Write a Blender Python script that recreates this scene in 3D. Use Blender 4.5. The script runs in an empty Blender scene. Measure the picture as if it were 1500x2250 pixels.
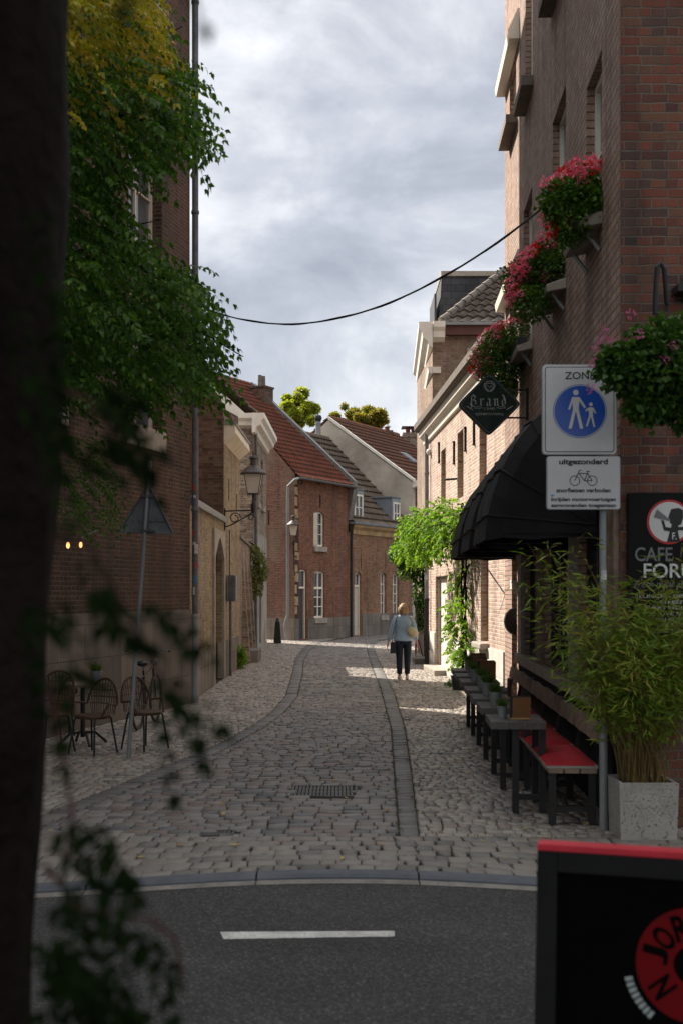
import bpy, bmesh, math, random
import numpy as np
from mathutils import Vector, Matrix
random.seed(7); np.random.seed(7)
R = math.radians
col = bpy.context.scene.collection
scn = bpy.context.scene
# ------------------------------------------------------------------ camera
F = 2500.0; H = 1.9
cd = bpy.data.cameras.new('camera'); cam = bpy.data.objects.new('camera', cd); col.objects.link(cam)
cam.location = (0, 0, H); cam.rotation_euler = (R(90), 0, 0)
cd.sensor_fit = 'VERTICAL'; cd.sensor_height = 36; cd.sensor_width = 24; cd.lens = F/2250*36
cd.shift_y = 175/2250; cd.clip_start = 0.05; cd.clip_end = 2000
cd.dof.use_dof = True; cd.dof.focus_distance = 21; cd.dof.aperture_fstop = 2.8
scn.camera = cam
# ------------------------------------------------------------------ sun and sky
SUN = Vector((-.68, .73, 0)).normalized() * math.cos(R(40)) + Vector((0, 0, math.sin(R(40))))
sl = bpy.data.lights.new('sun', 'SUN'); so = bpy.data.objects.new('sun', sl); col.objects.link(so)
sl.energy = 5.0; sl.angle = R(0.5); sl.color = (1, .9, .78)
so.rotation_euler = (-SUN).to_track_quat('-Z', 'Y').to_euler(); so.location = SUN*60
w = bpy.data.worlds.new('World'); scn.world = w; w.use_nodes = True
nt = w.node_tree; N = nt.nodes; L = nt.links; N.clear()
out = N.new('ShaderNodeOutputWorld'); bg = N.new('ShaderNodeBackground'); L.new(bg.outputs[0], out.inputs[0])
sky = N.new('ShaderNodeTexSky'); sky.sky_type = 'NISHITA'; sky.sun_disc = False
sky.sun_elevation = R(40); sky.sun_rotation = math.atan2(SUN.x, SUN.y)
tc = N.new('ShaderNodeTexCoord')
def wmap(sc, loc=(0, 0, 0)):
    m = N.new('ShaderNodeMapping'); m.inputs['Scale'].default_value = sc; m.inputs['Location'].default_value = loc
    L.new(tc.outputs['Generated'], m.inputs[0]); return m
def wnoise(m, s, d, r, dist=0):
    n = N.new('ShaderNodeTexNoise'); n.inputs['Scale'].default_value = s; n.inputs['Detail'].default_value = d
    n.inputs['Roughness'].default_value = r; n.inputs['Distortion'].default_value = dist
    L.new(m.outputs[0], n.inputs[0]); return n
n1 = wnoise(wmap((1, 1, 2.1), (3.1, .4, 1.57)), 2.6, 9, .55, .5)
n2 = wnoise(wmap((1, 1, 1.7), (7.7, 2.2, .3)), 7.5, 8, .6, .5)
ad = N.new('ShaderNodeMath'); ad.operation = 'MULTIPLY_ADD'; L.new(n2.outputs[0], ad.inputs[0]); ad.inputs[1].default_value = .44; L.new(n1.outputs[0], ad.inputs[2])
sx = N.new('ShaderNodeSeparateXYZ'); L.new(tc.outputs['Generated'], sx.inputs[0])
zr = N.new('ShaderNodeValToRGB'); L.new(sx.outputs[2], zr.inputs[0]); ze = zr.color_ramp.elements
ze[0].position = 0; ze[0].color = (.32, .32, .32, 1); ze[1].position = .9; ze[1].color = (1, 1, 1, 1); q_ = ze.new(.42); q_.color = (.22, .22, .22, 1); q_ = ze.new(.56); q_.color = (.42, .42, .42, 1)
el = N.new('ShaderNodeMath'); el.operation = 'MULTIPLY_ADD'; L.new(zr.outputs[0], el.inputs[0]); el.inputs[1].default_value = 1.0; L.new(ad.outputs[0], el.inputs[2])
el2 = N.new('ShaderNodeMath'); el2.operation = 'ADD'; L.new(el.outputs[0], el2.inputs[0]); el2.inputs[1].default_value = -.275
cr = N.new('ShaderNodeValToRGB'); L.new(el2.outputs[0], cr.inputs[0])
e = cr.color_ramp.elements
SKYG = .50
e[0].position = .545; e[0].color = (.385, .40, .45, 1)
e[1].position = .86; e[1].color = (.97, .97, .98, 1)
x = e.new(1.0); x.color = (1.45, 1.45, 1.45, 1)
x = e.new(.645); x.color = (.50, .52, .575, 1)
x = e.new(.735); x.color = (.66, .67, .71, 1)
# the overcast layer: cloud colour over the physical sky (background strength 0.1, clouds scaled to match)
mul = N.new('ShaderNodeVectorMath'); mul.operation = 'SCALE'; mul.inputs['Scale'].default_value = 10.0*SKYG; L.new(cr.outputs[0], mul.inputs[0])
mx = N.new('ShaderNodeMixRGB'); mx.inputs[0].default_value = .88; L.new(sky.outputs[0], mx.inputs[1]); L.new(mul.outputs[0], mx.inputs[2])
L.new(mx.outputs[0], bg.inputs[0]); bg.inputs[1].default_value = .1
vs = scn.view_settings; vs.view_transform = 'Standard'; vs.look = 'None'; vs.gamma = 1; vs.exposure = 1.05; vs.use_curve_mapping = False
scn.render.engine = 'CYCLES'; scn.cycles.use_denoising = True; scn.cycles.max_bounces = 8; scn.cycles.diffuse_bounces = 5
scn.cycles.sample_clamp_indirect = 6
try: scn.cycles.denoiser = 'OPENIMAGEDENOISE'
except Exception: pass
# ------------------------------------------------------------------ helpers
def tag(o, label=None, cat=None, group=None, kind=None):
    if label: o['label'] = label
    if cat: o['category'] = cat
    if group: o['group'] = group
    if kind: o['kind'] = kind
    return o
ORG = {}
def thing(name, label, cat, loc=(0, 0, 0), group=None):
    o = bpy.data.objects.new(name, None); col.objects.link(o); o.location = loc
    o.empty_display_size = .1; ORG[o.name] = Vector(loc)
    return tag(o, label, cat, group)
def link(name, me, parent=None):
    o = bpy.data.objects.new(name, me); col.objects.link(o)
    if parent is not None:
        o.parent = parent; ORG[o.name] = ORG.get(parent.name, Vector((0, 0, 0)))
    return o
def at(px, py, Y): return Vector(((px-750)/F*Y, Y, H-(py-1300)/F*Y))
def gnd(px, py):
    Y = H*F/(py-1300); return Vector(((px-750)/F*Y, Y, 0))
class MB:
    def __init__(s): s.v = []; s.f = []; s.m = []; s.cm = 0
    def add(s, pts, faces):
        k = len(s.v); s.v += [tuple(p) for p in pts]
        for f in faces: s.f.append([i+k for i in f]); s.m.append(s.cm)
        return s
    def quad(s, a, b, c, d): return s.add([a, b, c, d], [(0, 1, 2, 3)])
    def poly(s, pts): return s.add(pts, [tuple(range(len(pts)))])
    def box(s, x0, x1, y0, y1, z0, z1):
        return s.hexa([(x0, y0, z0), (x1, y0, z0), (x1, y1, z0), (x0, y1, z0), (x0, y0, z1), (x1, y0, z1), (x1, y1, z1), (x0, y1, z1)])
    def hexa(s, p):
        return s.add(p, [(3, 2, 1, 0), (4, 5, 6, 7), (0, 1, 5, 4), (1, 2, 6, 5), (2, 3, 7, 6), (3, 0, 4, 7)])
    def prism(s, pts, vec):
        n = len(pts); vec = Vector(vec); q = [Vector(p)+vec for p in pts]
        return s.add(list(pts)+q, [tuple(range(n))[::-1], tuple(range(n, 2*n))]+[(i, (i+1) % n, n+(i+1) % n, n+i) for i in range(n)])
    def tube(s, pts, r, n=8, caps=True):
        pts = [Vector(p) for p in pts]; rs = r if isinstance(r, (list, tuple)) else [r]*len(pts)
        k = len(s.v); prev = None
        for i, p in enumerate(pts):
            d = (pts[min(i+1, len(pts)-1)]-pts[max(i-1, 0)]).normalized()
            if prev is None:
                a = Vector((0, 0, 1)) if abs(d.z) < .9 else Vector((1, 0, 0)); e1 = d.cross(a).normalized()
            else:
                e1 = (prev-d*prev.dot(d)).normalized()
            prev = e1; e2 = d.cross(e1)
            for j in range(n):
                t = 2*math.pi*j/n; s.v.append(tuple(p+(e1*math.cos(t)+e2*math.sin(t))*rs[i]))
        for i in range(len(pts)-1):
            for j in range(n):
                a = k+i*n+j; b = k+i*n+(j+1) % n; s.f.append([a, b, b+n, a+n]); s.m.append(s.cm)
        if caps:
            s.f.append([k+j for j in range(n)][::-1]); s.m.append(s.cm)
            s.f.append([k+(len(pts)-1)*n+j for j in range(n)]); s.m.append(s.cm)
        return s
    def loft(s, rings, caps=True):
        k = len(s.v); n = len(rings[0])
        for r in rings: s.v += [tuple(p) for p in r]
        for i in range(len(rings)-1):
            for j in range(n):
                a = k+i*n+j; b = k+i*n+(j+1) % n; s.f.append([a, b, b+n, a+n]); s.m.append(s.cm)
        if caps:
            s.f.append([k+j for j in range(n)][::-1]); s.m.append(s.cm)
            s.f.append([k+(len(rings)-1)*n+j for j in range(n)]); s.m.append(s.cm)
        return s
    def lathe(s, prof, c=(0, 0, 0), n=16):
        return s.loft([[(c[0]+r*math.cos(2*math.pi*j/n), c[1]+r*math.sin(2*math.pi*j/n), c[2]+z) for j in range(n)] for r, z in prof])
    def ball(s, c, rx, ry=None, rz=None, n=10, m=7):
        ry = ry or rx; rz = rz or rx
        return s.loft([[(c[0]+rx*math.sin(math.pi*(i+.02)/(m+.04))*math.cos(2*math.pi*j/n), c[1]+ry*math.sin(math.pi*(i+.02)/(m+.04))*math.sin(2*math.pi*j/n), c[2]-rz*math.cos(math.pi*i/m)) for j in range(n)] for i in range(m+1)])
    def build(s, name, mat, parent=None, smooth=False, uv=True, bevel=0):
        me = bpy.data.meshes.new(name); off = ORG.get(parent.name, Vector((0, 0, 0))) if parent is not None else Vector((0, 0, 0))
        me.from_pydata([(p[0]-off.x, p[1]-off.y, p[2]-off.z) for p in s.v], [], s.f)
        mats = mat if isinstance(mat, (list, tuple)) else [mat]
        for m in mats: me.materials.append(m)
        if len(mats) > 1: me.polygons.foreach_set('material_index', s.m)
        me.update()
        if uv:
            ul = me.uv_layers.new(name='UVMap').data
            for p in me.polygons:
                n = p.normal
                if abs(n.z) > .85: tx, ty, tz = (1, 0, 0), (0, 1, 0), 0
                else:
                    l = math.hypot(n.x, n.y); t = (-n.y/l, n.x/l); tx = t
                for li in p.loop_indices:
                    vv = me.vertices[me.loops[li].vertex_index].co
                    X, Y, Z = vv.x+off.x, vv.y+off.y, vv.z+off.z
                    if abs(n.z) > .85: ul[li].uv = (X, Y)
                    else: ul[li].uv = (X*tx[0]+Y*tx[1], Z)
        if smooth:
            me.polygons.foreach_set('use_smooth', [True]*len(me.polygons))
        o = link(name, me, parent)
        if bevel:
            b = o.modifiers.new('edge', 'BEVEL'); b.width = bevel; b.segments = 2; b.limit_method = 'ANGLE'
        return o
def npmesh(name, V, Fc, mat, parent=None, mi=None, smooth=False):
    """V (n,3), Fc (m,4) numpy arrays"""
    off = ORG.get(parent.name, Vector((0, 0, 0))) if parent is not None else Vector((0, 0, 0))
    V = np.asarray(V, dtype=np.float32)-np.array(off, dtype=np.float32)
    k = Fc.shape[1]; me = bpy.data.meshes.new(name)
    me.vertices.add(len(V)); me.vertices.foreach_set('co', V.ravel())
    me.loops.add(Fc.size); me.loops.foreach_set('vertex_index', Fc.astype(np.int32).ravel())
    me.polygons.add(len(Fc)); me.polygons.foreach_set('loop_start', np.arange(0, Fc.size, k, dtype=np.int32))
    me.polygons.foreach_set('loop_total', np.full(len(Fc), k, dtype=np.int32))
    for m in (mat if isinstance(mat, (list, tuple)) else [mat]): me.materials.append(m)
    if mi is not None: me.polygons.foreach_set('material_index', np.asarray(mi, dtype=np.int32))
    if smooth: me.polygons.foreach_set('use_smooth', [True]*len(Fc))
    me.update(calc_edges=True); me.validate()
    return link(name, me, parent)
class Fr:
    """vertical wall plane from a to b; outward normal on the right hand of a->b"""
    def __init__(s, a, b):
        s.a = Vector((a[0], a[1], 0)); d = Vector((b[0]-a[0], b[1]-a[1], 0)); s.len = d.length; s.t = d.normalized(); s.n = Vector((s.t.y, -s.t.x, 0))
    def P(s, u, z, d=0): return s.a+s.t*u+s.n*d+Vector((0, 0, z))
    def u(s, px, d=0):
        k = (px-750)/F; a = s.a+s.n*d
        return (k*a.y-a.x)/(s.t.x-k*s.t.y)
    def z(s, px, py, d=0): return H-(py-1300)/F*s.P(s.u(px, d), 0, d).y
def obox(mb, fr, u0, u1, z0, z1, d0, d1):
    P = fr.P
    return mb.hexa([P(u0, z0, d1), P(u1, z0, d1), P(u1, z0, d0), P(u0, z0, d0), P(u0, z1, d1), P(u1, z1, d1), P(u1, z1, d0), P(u0, z1, d0)])
def wall(mb, fr, u0, u1, z0, z1, holes=(), depth=.12, d=0):
    us = sorted(set([u0, u1]+[h[0] for h in holes]+[h[1] for h in holes])); zs = sorted(set([z0, z1]+[h[2] for h in holes]+[h[3] for h in holes]))
    P = fr.P
    for i in range(len(us)-1):
        for j in range(len(zs)-1):
            cu = (us[i]+us[i+1])/2; cz = (zs[j]+zs[j+1])/2
            if any(h[0] < cu < h[1] and h[2] < cz < h[3] for h in holes): continue
            mb.quad(P(us[i], zs[j], d), P(us[i+1], zs[j], d), P(us[i+1], zs[j+1], d), P(us[i], zs[j+1], d))
    for h in holes:
        a, b, c, e = h[:4]; r = h[4] if len(h) > 4 else 0; q = d-depth
        k = 8 if r else 1
        pts = [(a+(b-a)*i/k, e-r*(2*i/k-1)**2) for i in range(k+1)]
        zs_ = pts[0][1]
        mb.quad(P(a, c, d), P(a, zs_, d), P(a, zs_, q), P(a, c, q)); mb.quad(P(b, c, q), P(b, zs_, q), P(b, zs_, d), P(b, c, d))
        if c > z0+.001: mb.quad(P(a, c, q), P(b, c, q), P(b, c, d), P(a, c, d))
        for i in range(k):
            (x0, y0), (x1, y1) = pts[i], pts[i+1]
            mb.quad(P(x0, y0, q), P(x0, y0, d), P(x1, y1, d), P(x1, y1, q))
            if r: mb.quad(P(x0, y0, d), P(x0, e, d), P(x1, e, d), P(x1, y1, d))
    return mb
def tiles(name, p0, p1, up, mat, parent, tw=.22, tl=.33, amp=.035, step=.055):
    """pantile roof: eave p0->p1, up = vector from eave to ridge (or a second pair for a skewed edge)"""
    p0, p1 = Vector(p0), Vector(p1); up0, up1 = (Vector(up[0]), Vector(up[1])) if len(up) == 2 else (Vector(up), Vector(up))
    W = (p1-p0).length; Lh = up0.length; nu = max(2, int(W/tw*6)); nv = int(Lh/tl)+1
    nrm = (p1-p0).cross(up0).normalized()
    if nrm.z < 0: nrm = -nrm
    V = []; rows = []
    for j in range(nv):
        for q in (0, 1):
            t = min(1, ((j+q)*tl-.0)/Lh)
            rows.append((t, step*(1-q)))
    for (t, h) in rows:
        for i in range(nu+1):
            s = i/nu; ph = s*W/tw
            f = ph-math.floor(ph); hh = amp*(math.sin(2*math.pi*f)+.35*math.sin(4*math.pi*f+.6))
            j = math.floor(ph); rr = random.Random(j*131+int(t*97)).uniform(-.003, .003)
            b = p0+(p1-p0)*s; V.append(b+(up0*(1-s)+up1*s)*t+nrm*(h+hh*.8+rr+.02))
    Fc = []
    for r in range(len(rows)-1):
        for i in range(nu):
            a = r*(nu+1)+i; Fc.append((a, a+1, a+nu+2, a+nu+1))
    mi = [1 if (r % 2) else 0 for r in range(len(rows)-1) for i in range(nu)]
    return npmesh(name, np.array([tuple(v) for v in V]), np.array(Fc), [mat, M['tile_gap_shade']], parent, mi)
# ------------------------------------------------------------------ materials
def newmat(name):
    m = bpy.data.materials.new(name); m.use_nodes = True; nt = m.node_tree
    return m, nt, nt.nodes['Principled BSDF']
def nd(nt, t, **k):
    n = nt.nodes.new(t)
    for a, b in k.items():
        if isinstance(b, bpy.types.NodeSocket): nt.links.new(b, n.inputs[a])
        else: setattr(n, a, b)
    return n
def mth(nt, op, a, b=None, c=None, clamp=False):
    n = nt.nodes.new('ShaderNodeMath'); n.operation = op; n.use_clamp = clamp
    for i, x in enumerate((a, b, c)):
        if x is None: continue
        if isinstance(x, (int, float)): n.inputs[i].default_value = x
        else: nt.links.new(x, n.inputs[i])
    return n.outputs[0]
def noise(nt, vec, scale, detail=4, rough=.55, dist=0, out=0):
    n = nt.nodes.new('ShaderNodeTexNoise'); n.inputs['Scale'].default_value = scale; n.inputs['Detail'].default_value = detail
    n.inputs['Roughness'].default_value = rough; n.inputs['Distortion'].default_value = dist
    if vec is not None: nt.links.new(vec, n.inputs[0])
    return n.outputs[out]
def ramp(nt, fac, stops, interp='LINEAR'):
    n = nt.nodes.new('ShaderNodeValToRGB'); nt.links.new(fac, n.inputs[0]); e = n.color_ramp.elements; n.color_ramp.interpolation = interp
    c4 = lambda c: (c[0], c[1], c[2], 1) if not isinstance(c, (int, float)) else (c, c, c, 1)
    e[0].position, e[0].color = stops[0][0], c4(stops[0][1]); e[1].position, e[1].color = stops[-1][0], c4(stops[-1][1])
    for p, c in stops[1:-1]:
        x = e.new(p); x.color = c4(c)
    return n.outputs[0]
def mix(nt, fac, a, b, mode='MIX'):
    n = nt.nodes.new('ShaderNodeMixRGB'); n.blend_type = mode
    for i, x in enumerate((fac, a, b)):
        if isinstance(x, (int, float)): n.inputs[i].default_value = x
        elif isinstance(x, tuple): n.inputs[i].default_value = (x[0], x[1], x[2], 1)
        else: nt.links.new(x, n.inputs[i])
    return n.outputs[0]
def bump(nt, h, strength, dist, bs):
    n = nt.nodes.new('ShaderNodeBump'); n.inputs['Strength'].default_value = strength; n.inputs['Distance'].default_value = dist
    nt.links.new(h, n.inputs['Height']); nt.links.new(n.outputs[0], bs.inputs['Normal']); return n
def mat_brick(name, cols, mortar, h=.068, Lb=.22, ms=.012, header=True, bmp=.8, dirt=.35, dirtcol=(.03, .025, .02), wob=.006, stain=1.2, mvar=.5, patch=None):
    m, nt, bs = newmat(name)
    tc = nt.nodes.new('ShaderNodeTexCoord'); uv = tc.outputs['UV']
    nz = noise(nt, uv, 9, 3, .6, 0, 1)
    off = nd(nt, 'ShaderNodeVectorMath', operation='SUBTRACT'); nt.links.new(nz, off.inputs[0]); off.inputs[1].default_value = (.5, .5, .5)
    sc = nd(nt, 'ShaderNodeVectorMath', operation='SCALE'); nt.links.new(off.outputs[0], sc.inputs[0]); sc.inputs['Scale'].default_value = wob*4
    ad = nd(nt, 'ShaderNodeVectorMath', operation='ADD'); nt.links.new(uv, ad.inputs[0]); nt.links.new(sc.outputs[0], ad.inputs[1])
    sp = nt.nodes.new('ShaderNodeSeparateXYZ'); nt.links.new(ad.outputs[0], sp.inputs[0]); U, V = sp.outputs[0], sp.outputs[1]
    vr = mth(nt, 'DIVIDE', V, h); row = mth(nt, 'FLOOR', vr); fv = mth(nt, 'FRACT', vr)
    odd = mth(nt, 'MODULO', mth(nt, 'ABSOLUTE', row), 2)
    wd = mth(nt, 'MULTIPLY_ADD', odd, -Lb*.5 if header else 0, Lb)
    uo = mth(nt, 'MULTIPLY_ADD', odd, .25 if header else .5, mth(nt, 'DIVIDE', U, wd))
    colm = mth(nt, 'FLOOR', uo); fu = mth(nt, 'FRACT', uo)
    du = mth(nt, 'MULTIPLY', mth(nt, 'MINIMUM', fu, mth(nt, 'SUBTRACT', 1, fu)), wd)
    dv = mth(nt, 'MULTIPLY', mth(nt, 'MINIMUM', fv, mth(nt, 'SUBTRACT', 1, fv)), h)
    dd = mth(nt, 'MINIMUM', du, dv)
    mk = mth(nt, 'DIVIDE', mth(nt, 'SUBTRACT', dd, ms*.35), ms*.35, clamp=True)
    cx = nt.nodes.new('ShaderNodeCombineXYZ'); nt.links.new(row, cx.inputs[0]); nt.links.new(colm, cx.inputs[1])
    wn = nt.nodes.new('ShaderNodeTexWhiteNoise'); nt.links.new(cx.outputs[0], wn.inputs[0])
    big = noise(nt, uv, stain, 5, .6)
    f = mth(nt, 'ADD', mth(nt, 'MULTIPLY', wn.outputs[0], .80), mth(nt, 'MULTIPLY', mth(nt, 'SUBTRACT', big, .38), .6), clamp=True)
    bc = ramp(nt, f, [(i/(len(cols)-1), c) for i, c in enumerate(cols)])
    fine = noise(nt, uv, 60, 4, .65)
    bc = mix(nt, .55, bc, ramp(nt, fine, [(.3, .45), (.7, 1.3)]), 'MULTIPLY')
    mn = ramp(nt, noise(nt, uv, 2.3, 4, .6), [(.35, tuple(c*(1-mvar) for c in mortar)), (.65, mortar)])
    c = mix(nt, mk, mn, bc)
    if patch:
        c = mix(nt, ramp(nt, noise(nt, uv, .55, 4, .6, .4), [(.5, 0.), (.62, patch[1])]), c, patch[0])
    mpg = nt.nodes.new('ShaderNodeMapping'); mpg.inputs['Scale'].default_value = (3.2, .28, 1); nt.links.new(uv, mpg.inputs[0])
    c = mix(nt, .8, c, ramp(nt, noise(nt, mpg.outputs[0], 1.0, 5, .62), [(.34, .58), (.52, 1.0), (.72, 1.12)]), 'MULTIPLY')
    dn = noise(nt, uv, .7, 6, .65, .3)
    c = mix(nt, ramp(nt, dn, [(.45, 0.), (.75, dirt)]), c, dirtcol)
    nt.links.new(c, bs.inputs['Base Color']); bs.inputs['Roughness'].default_value = .88
    hh = mth(nt, 'ADD', mth(nt, 'MULTIPLY', mk, 1.0), mth(nt, 'MULTIPLY', fine, .55))
    hh = mth(nt, 'ADD', hh, mth(nt, 'MULTIPLY', wn.outputs[0], .5))
    bump(nt, hh, bmp, .012, bs)
    return m
def mat_plain(name, c, rough=.7, var=.25, sc=3., bmp=.15, metal=0, fine=40, spec=.4, c2=None, bdist=.01, coat=0):
    m, nt, bs = newmat(name); tc = nt.nodes.new('ShaderNodeTexCoord'); ob = tc.outputs['Object']
    n = noise(nt, ob, sc, 6, .62); n2 = noise(nt, ob, fine, 4, .6)
    lo = c2 if c2 else tuple(x*(1-var) for x in c); hi = tuple(min(1, x*(1+var*.5)) for x in c)
    b = ramp(nt, n, [(.33, lo), (.66, hi)]); b = mix(nt, var, b, ramp(nt, n2, [(.3, .7), (.7, 1.15)]), 'MULTIPLY')
    nt.links.new(b, bs.inputs['Base Color']); bs.inputs['Metallic'].default_value = metal
    nt.links.new(ramp(nt, n2, [(.2, max(0, rough-.1)), (.8, min(1, rough+.1))]), bs.inputs['Roughness'])
    bs.inputs['Specular IOR Level'].default_value = spec
    if coat: bs.inputs['Coat Weight'].default_value = coat
    if bmp: bump(nt, n2, bmp, bdist, bs)
    return m
def mat_leaf(name, cols, trans=.35, rough=.45, spec=.3):
    m, nt, bs = newmat(name); g = nt.nodes.new('ShaderNodeNewGeometry'); tc = nt.nodes.new('ShaderNodeTexCoord')
    n = noise(nt, tc.outputs['Object'], 2.2, 3, .6)
    f = mth(nt, 'ADD', mth(nt, 'MULTIPLY', g.outputs['Random Per Island'], .6), mth(nt, 'MULTIPLY', mth(nt, 'SUBTRACT', n, .25), .8), clamp=True)
    c = ramp(nt, f, [(i/(len(cols)-1), x) for i, x in enumerate(cols)])
    nt.links.new(c, bs.inputs['Base Color']); bs.inputs['Roughness'].default_value = rough; bs.inputs['Specular IOR Level'].default_value = spec
    tr = nt.nodes.new('ShaderNodeBsdfTranslucent')
    nt.links.new(mix(nt, 1., c, (1.3, 1.5, .6), 'MULTIPLY'), tr.inputs[0])
    mx = nt.nodes.new('ShaderNodeMixShader'); mx.inputs[0].default_value = trans
    nt.links.new(bs.outputs[0], mx.inputs[1]); nt.links.new(tr.outputs[0], mx.inputs[2]); nt.links.new(mx.outputs[0], nt.nodes['Material Output'].inputs[0])
    return m
def mat_sett(name, cols, rough=.62):
    m, nt, bs = newmat(name); g = nt.nodes.new('ShaderNodeNewGeometry'); tc = nt.nodes.new('ShaderNodeTexCoord')
    n = noise(nt, tc.outputs['Object'], 1.1, 5, .6); n2 = noise(nt, tc.outputs['Object'], 45, 4, .65)
    f = mth(nt, 'ADD', mth(nt, 'MULTIPLY', g.outputs['Random Per Island'], .75), mth(nt, 'MULTIPLY', mth(nt, 'SUBTRACT', n, .3), .6), clamp=True)
    c = ramp(nt, f, [(i/(len(cols)-1), x) for i, x in enumerate(cols)])
    c = mix(nt, .6, c, ramp(nt, n2, [(.3, .6), (.7, 1.25)]), 'MULTIPLY')
    nt.links.new(c, bs.inputs['Base Color']); nt.links.new(ramp(nt, n2, [(.2, rough-.12), (.8, rough+.15)]), bs.inputs['Roughness'])
    bump(nt, n2, .35, .01, bs); return m
def mat_glass(name, c=(.015, .018, .02), rough=.06):
    m, nt, bs = newmat(name); tc = nt.nodes.new('ShaderNodeTexCoord')
    n = noise(nt, tc.outputs['Object'], 1.7, 3)
    nt.links.new(ramp(nt, n, [(.35, c), (.7, tuple(x*2.6 for x in c))]), bs.inputs['Base Color'])
    bs.inputs['Roughness'].default_value = rough; bs.inputs['Specular IOR Level'].default_value = .8
    bump(nt, n, .06, .05, bs); return m
M = {}
M['tile_gap_shade'] = mat_plain('tile_gap_shade', (.035, .025, .02), .95, .3, 3, 0)  # dark risers: row shadow under each tile lip painted into the colour
def mat_asphalt():
    m, nt, bs = newmat('asphalt'); tc = nt.nodes.new('ShaderNodeTexCoord'); ob = tc.outputs['Object']
    v = nt.nodes.new('ShaderNodeTexVoronoi'); v.inputs['Scale'].default_value = 95; nt.links.new(ob, v.inputs[0])
    sp = nt.nodes.new('ShaderNodeSeparateColor'); nt.links.new(v.outputs['Color'], sp.inputs[0])
    c = ramp(nt, sp.outputs[0], [(0, (.028, .027, .027)), (.55, (.050, .049, .048)), (.85, (.068, .066, .063)), (1, (.13, .125, .118))])
    c = mix(nt, .8, c, ramp(nt, noise(nt, ob, .9, 6, .65), [(.3, .72), (.7, 1.2)]), 'MULTIPLY')
    mp = nt.nodes.new('ShaderNodeMapping'); mp.inputs['Scale'].default_value = (.25, 2.2, 1); nt.links.new(ob, mp.inputs[0])
    c = mix(nt, .5, c, ramp(nt, noise(nt, mp.outputs[0], 1.2, 5, .6), [(.35, .8), (.65, 1.15)]), 'MULTIPLY')
    nt.links.new(c, bs.inputs['Base Color']); bs.inputs['Roughness'].default_value = .88; bs.inputs['Specular IOR Level'].default_value = .3
    bump(nt, v.outputs['Distance'], .6, .004, bs); return m
M['asphalt'] = mat_asphalt()
m_, nt_, bs_ = newmat('road_paint'); tc_ = nt_.nodes.new('ShaderNodeTexCoord'); ob_ = tc_.outputs['Object']
c_ = ramp(nt_, noise(nt_, ob_, 9, 5, .6), [(.3, (.44, .43, .40)), (.65, (.66, .65, .61))]); c_ = mix(nt_, ramp(nt_, noise(nt_, ob_, 70, 4, .7), [(.35, .75), (.46, 0.)]), c_, (.09, .088, .085))
nt_.links.new(c_, bs_.inputs['Base Color']); bs_.inputs['Roughness'].default_value = .75; M['paint'] = m_
M['kerb'] = mat_plain('kerb_stone', (.095, .103, .118), .7, .25, 4, .3, fine=60)
M['kerb_light'] = mat_plain('kerb_concrete', (.24, .225, .20), .85, .3, 6, .3, fine=70)
M['joint'] = mat_plain('joint_sand', (.040, .033, .026), .95, .5, 2, .6, fine=50, c2=(.026, .028, .016))
M['sett_road'] = mat_sett('sett_road', [(.075, .073, .075), (.135, .129, .126), (.215, .20, .182), (.165, .126, .108), (.30, .278, .245)])
M['sett_band'] = mat_sett('sett_band', [(.085, .082, .08), (.13, .123, .117), (.18, .168, .15)])
M['sett_walk'] = mat_sett('sett_walk', [(.115, .106, .098), (.22, .20, .18), (.34, .308, .27), (.25, .20, .165), (.44, .40, .35)])
M['sett_apron'] = mat_sett('sett_apron', [(.095, .089, .082), (.17, .157, .14), (.23, .21, .183), (.195, .165, .14), (.27, .245, .21)])
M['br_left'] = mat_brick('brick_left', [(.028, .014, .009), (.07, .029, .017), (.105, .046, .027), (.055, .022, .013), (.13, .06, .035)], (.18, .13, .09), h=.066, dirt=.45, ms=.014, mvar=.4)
M['br_gold'] = mat_brick('brick_golden', [(.18, .125, .075), (.30, .215, .13), (.40, .30, .185), (.25, .175, .105)], (.40, .32, .21), h=.06, dirt=.35, mvar=.3, wob=.008)
M['br_old'] = mat_brick('brick_old', [(.13, .07, .05), (.24, .15, .10), (.42, .35, .26), (.20, .11, .08), (.48, .42, .33)], (.40, .35, .28), h=.066, dirt=.45, wob=.009, ms=.016)
M['br_dark'] = mat_brick('brick_dark', [(.06, .035, .025), (.13, .065, .045), (.20, .12, .08), (.12, .065, .045)], (.16, .125, .09), h=.066, dirt=.5, wob=.009)
M['br_h4'] = mat_brick('brick_house', [(.13, .043, .025), (.21, .072, .038), (.30, .118, .064), (.17, .057, .031), (.27, .11, .066)], (.28, .20, .13), h=.066, dirt=.3, mvar=.35)
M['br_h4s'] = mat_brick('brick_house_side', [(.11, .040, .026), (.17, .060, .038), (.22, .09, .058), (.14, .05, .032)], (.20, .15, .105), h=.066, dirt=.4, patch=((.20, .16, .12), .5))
M['br_h5'] = mat_brick('brick_house_low', [(.18, .075, .038), (.28, .125, .062), (.37, .19, .105), (.23, .10, .052)], (.36, .27, .17), h=.066, dirt=.25, mvar=.3)
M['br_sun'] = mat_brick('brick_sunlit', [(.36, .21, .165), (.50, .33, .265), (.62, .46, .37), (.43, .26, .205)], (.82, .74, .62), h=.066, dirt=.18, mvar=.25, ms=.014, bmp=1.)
M['br_r2'] = mat_brick('brick_tall', [(.20, .115, .08), (.30, .19, .13), (.38, .27, .19), (.24, .13, .09)], (.36, .30, .24), h=.066, dirt=.35, patch=((.42, .35, .25), .4))
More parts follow.
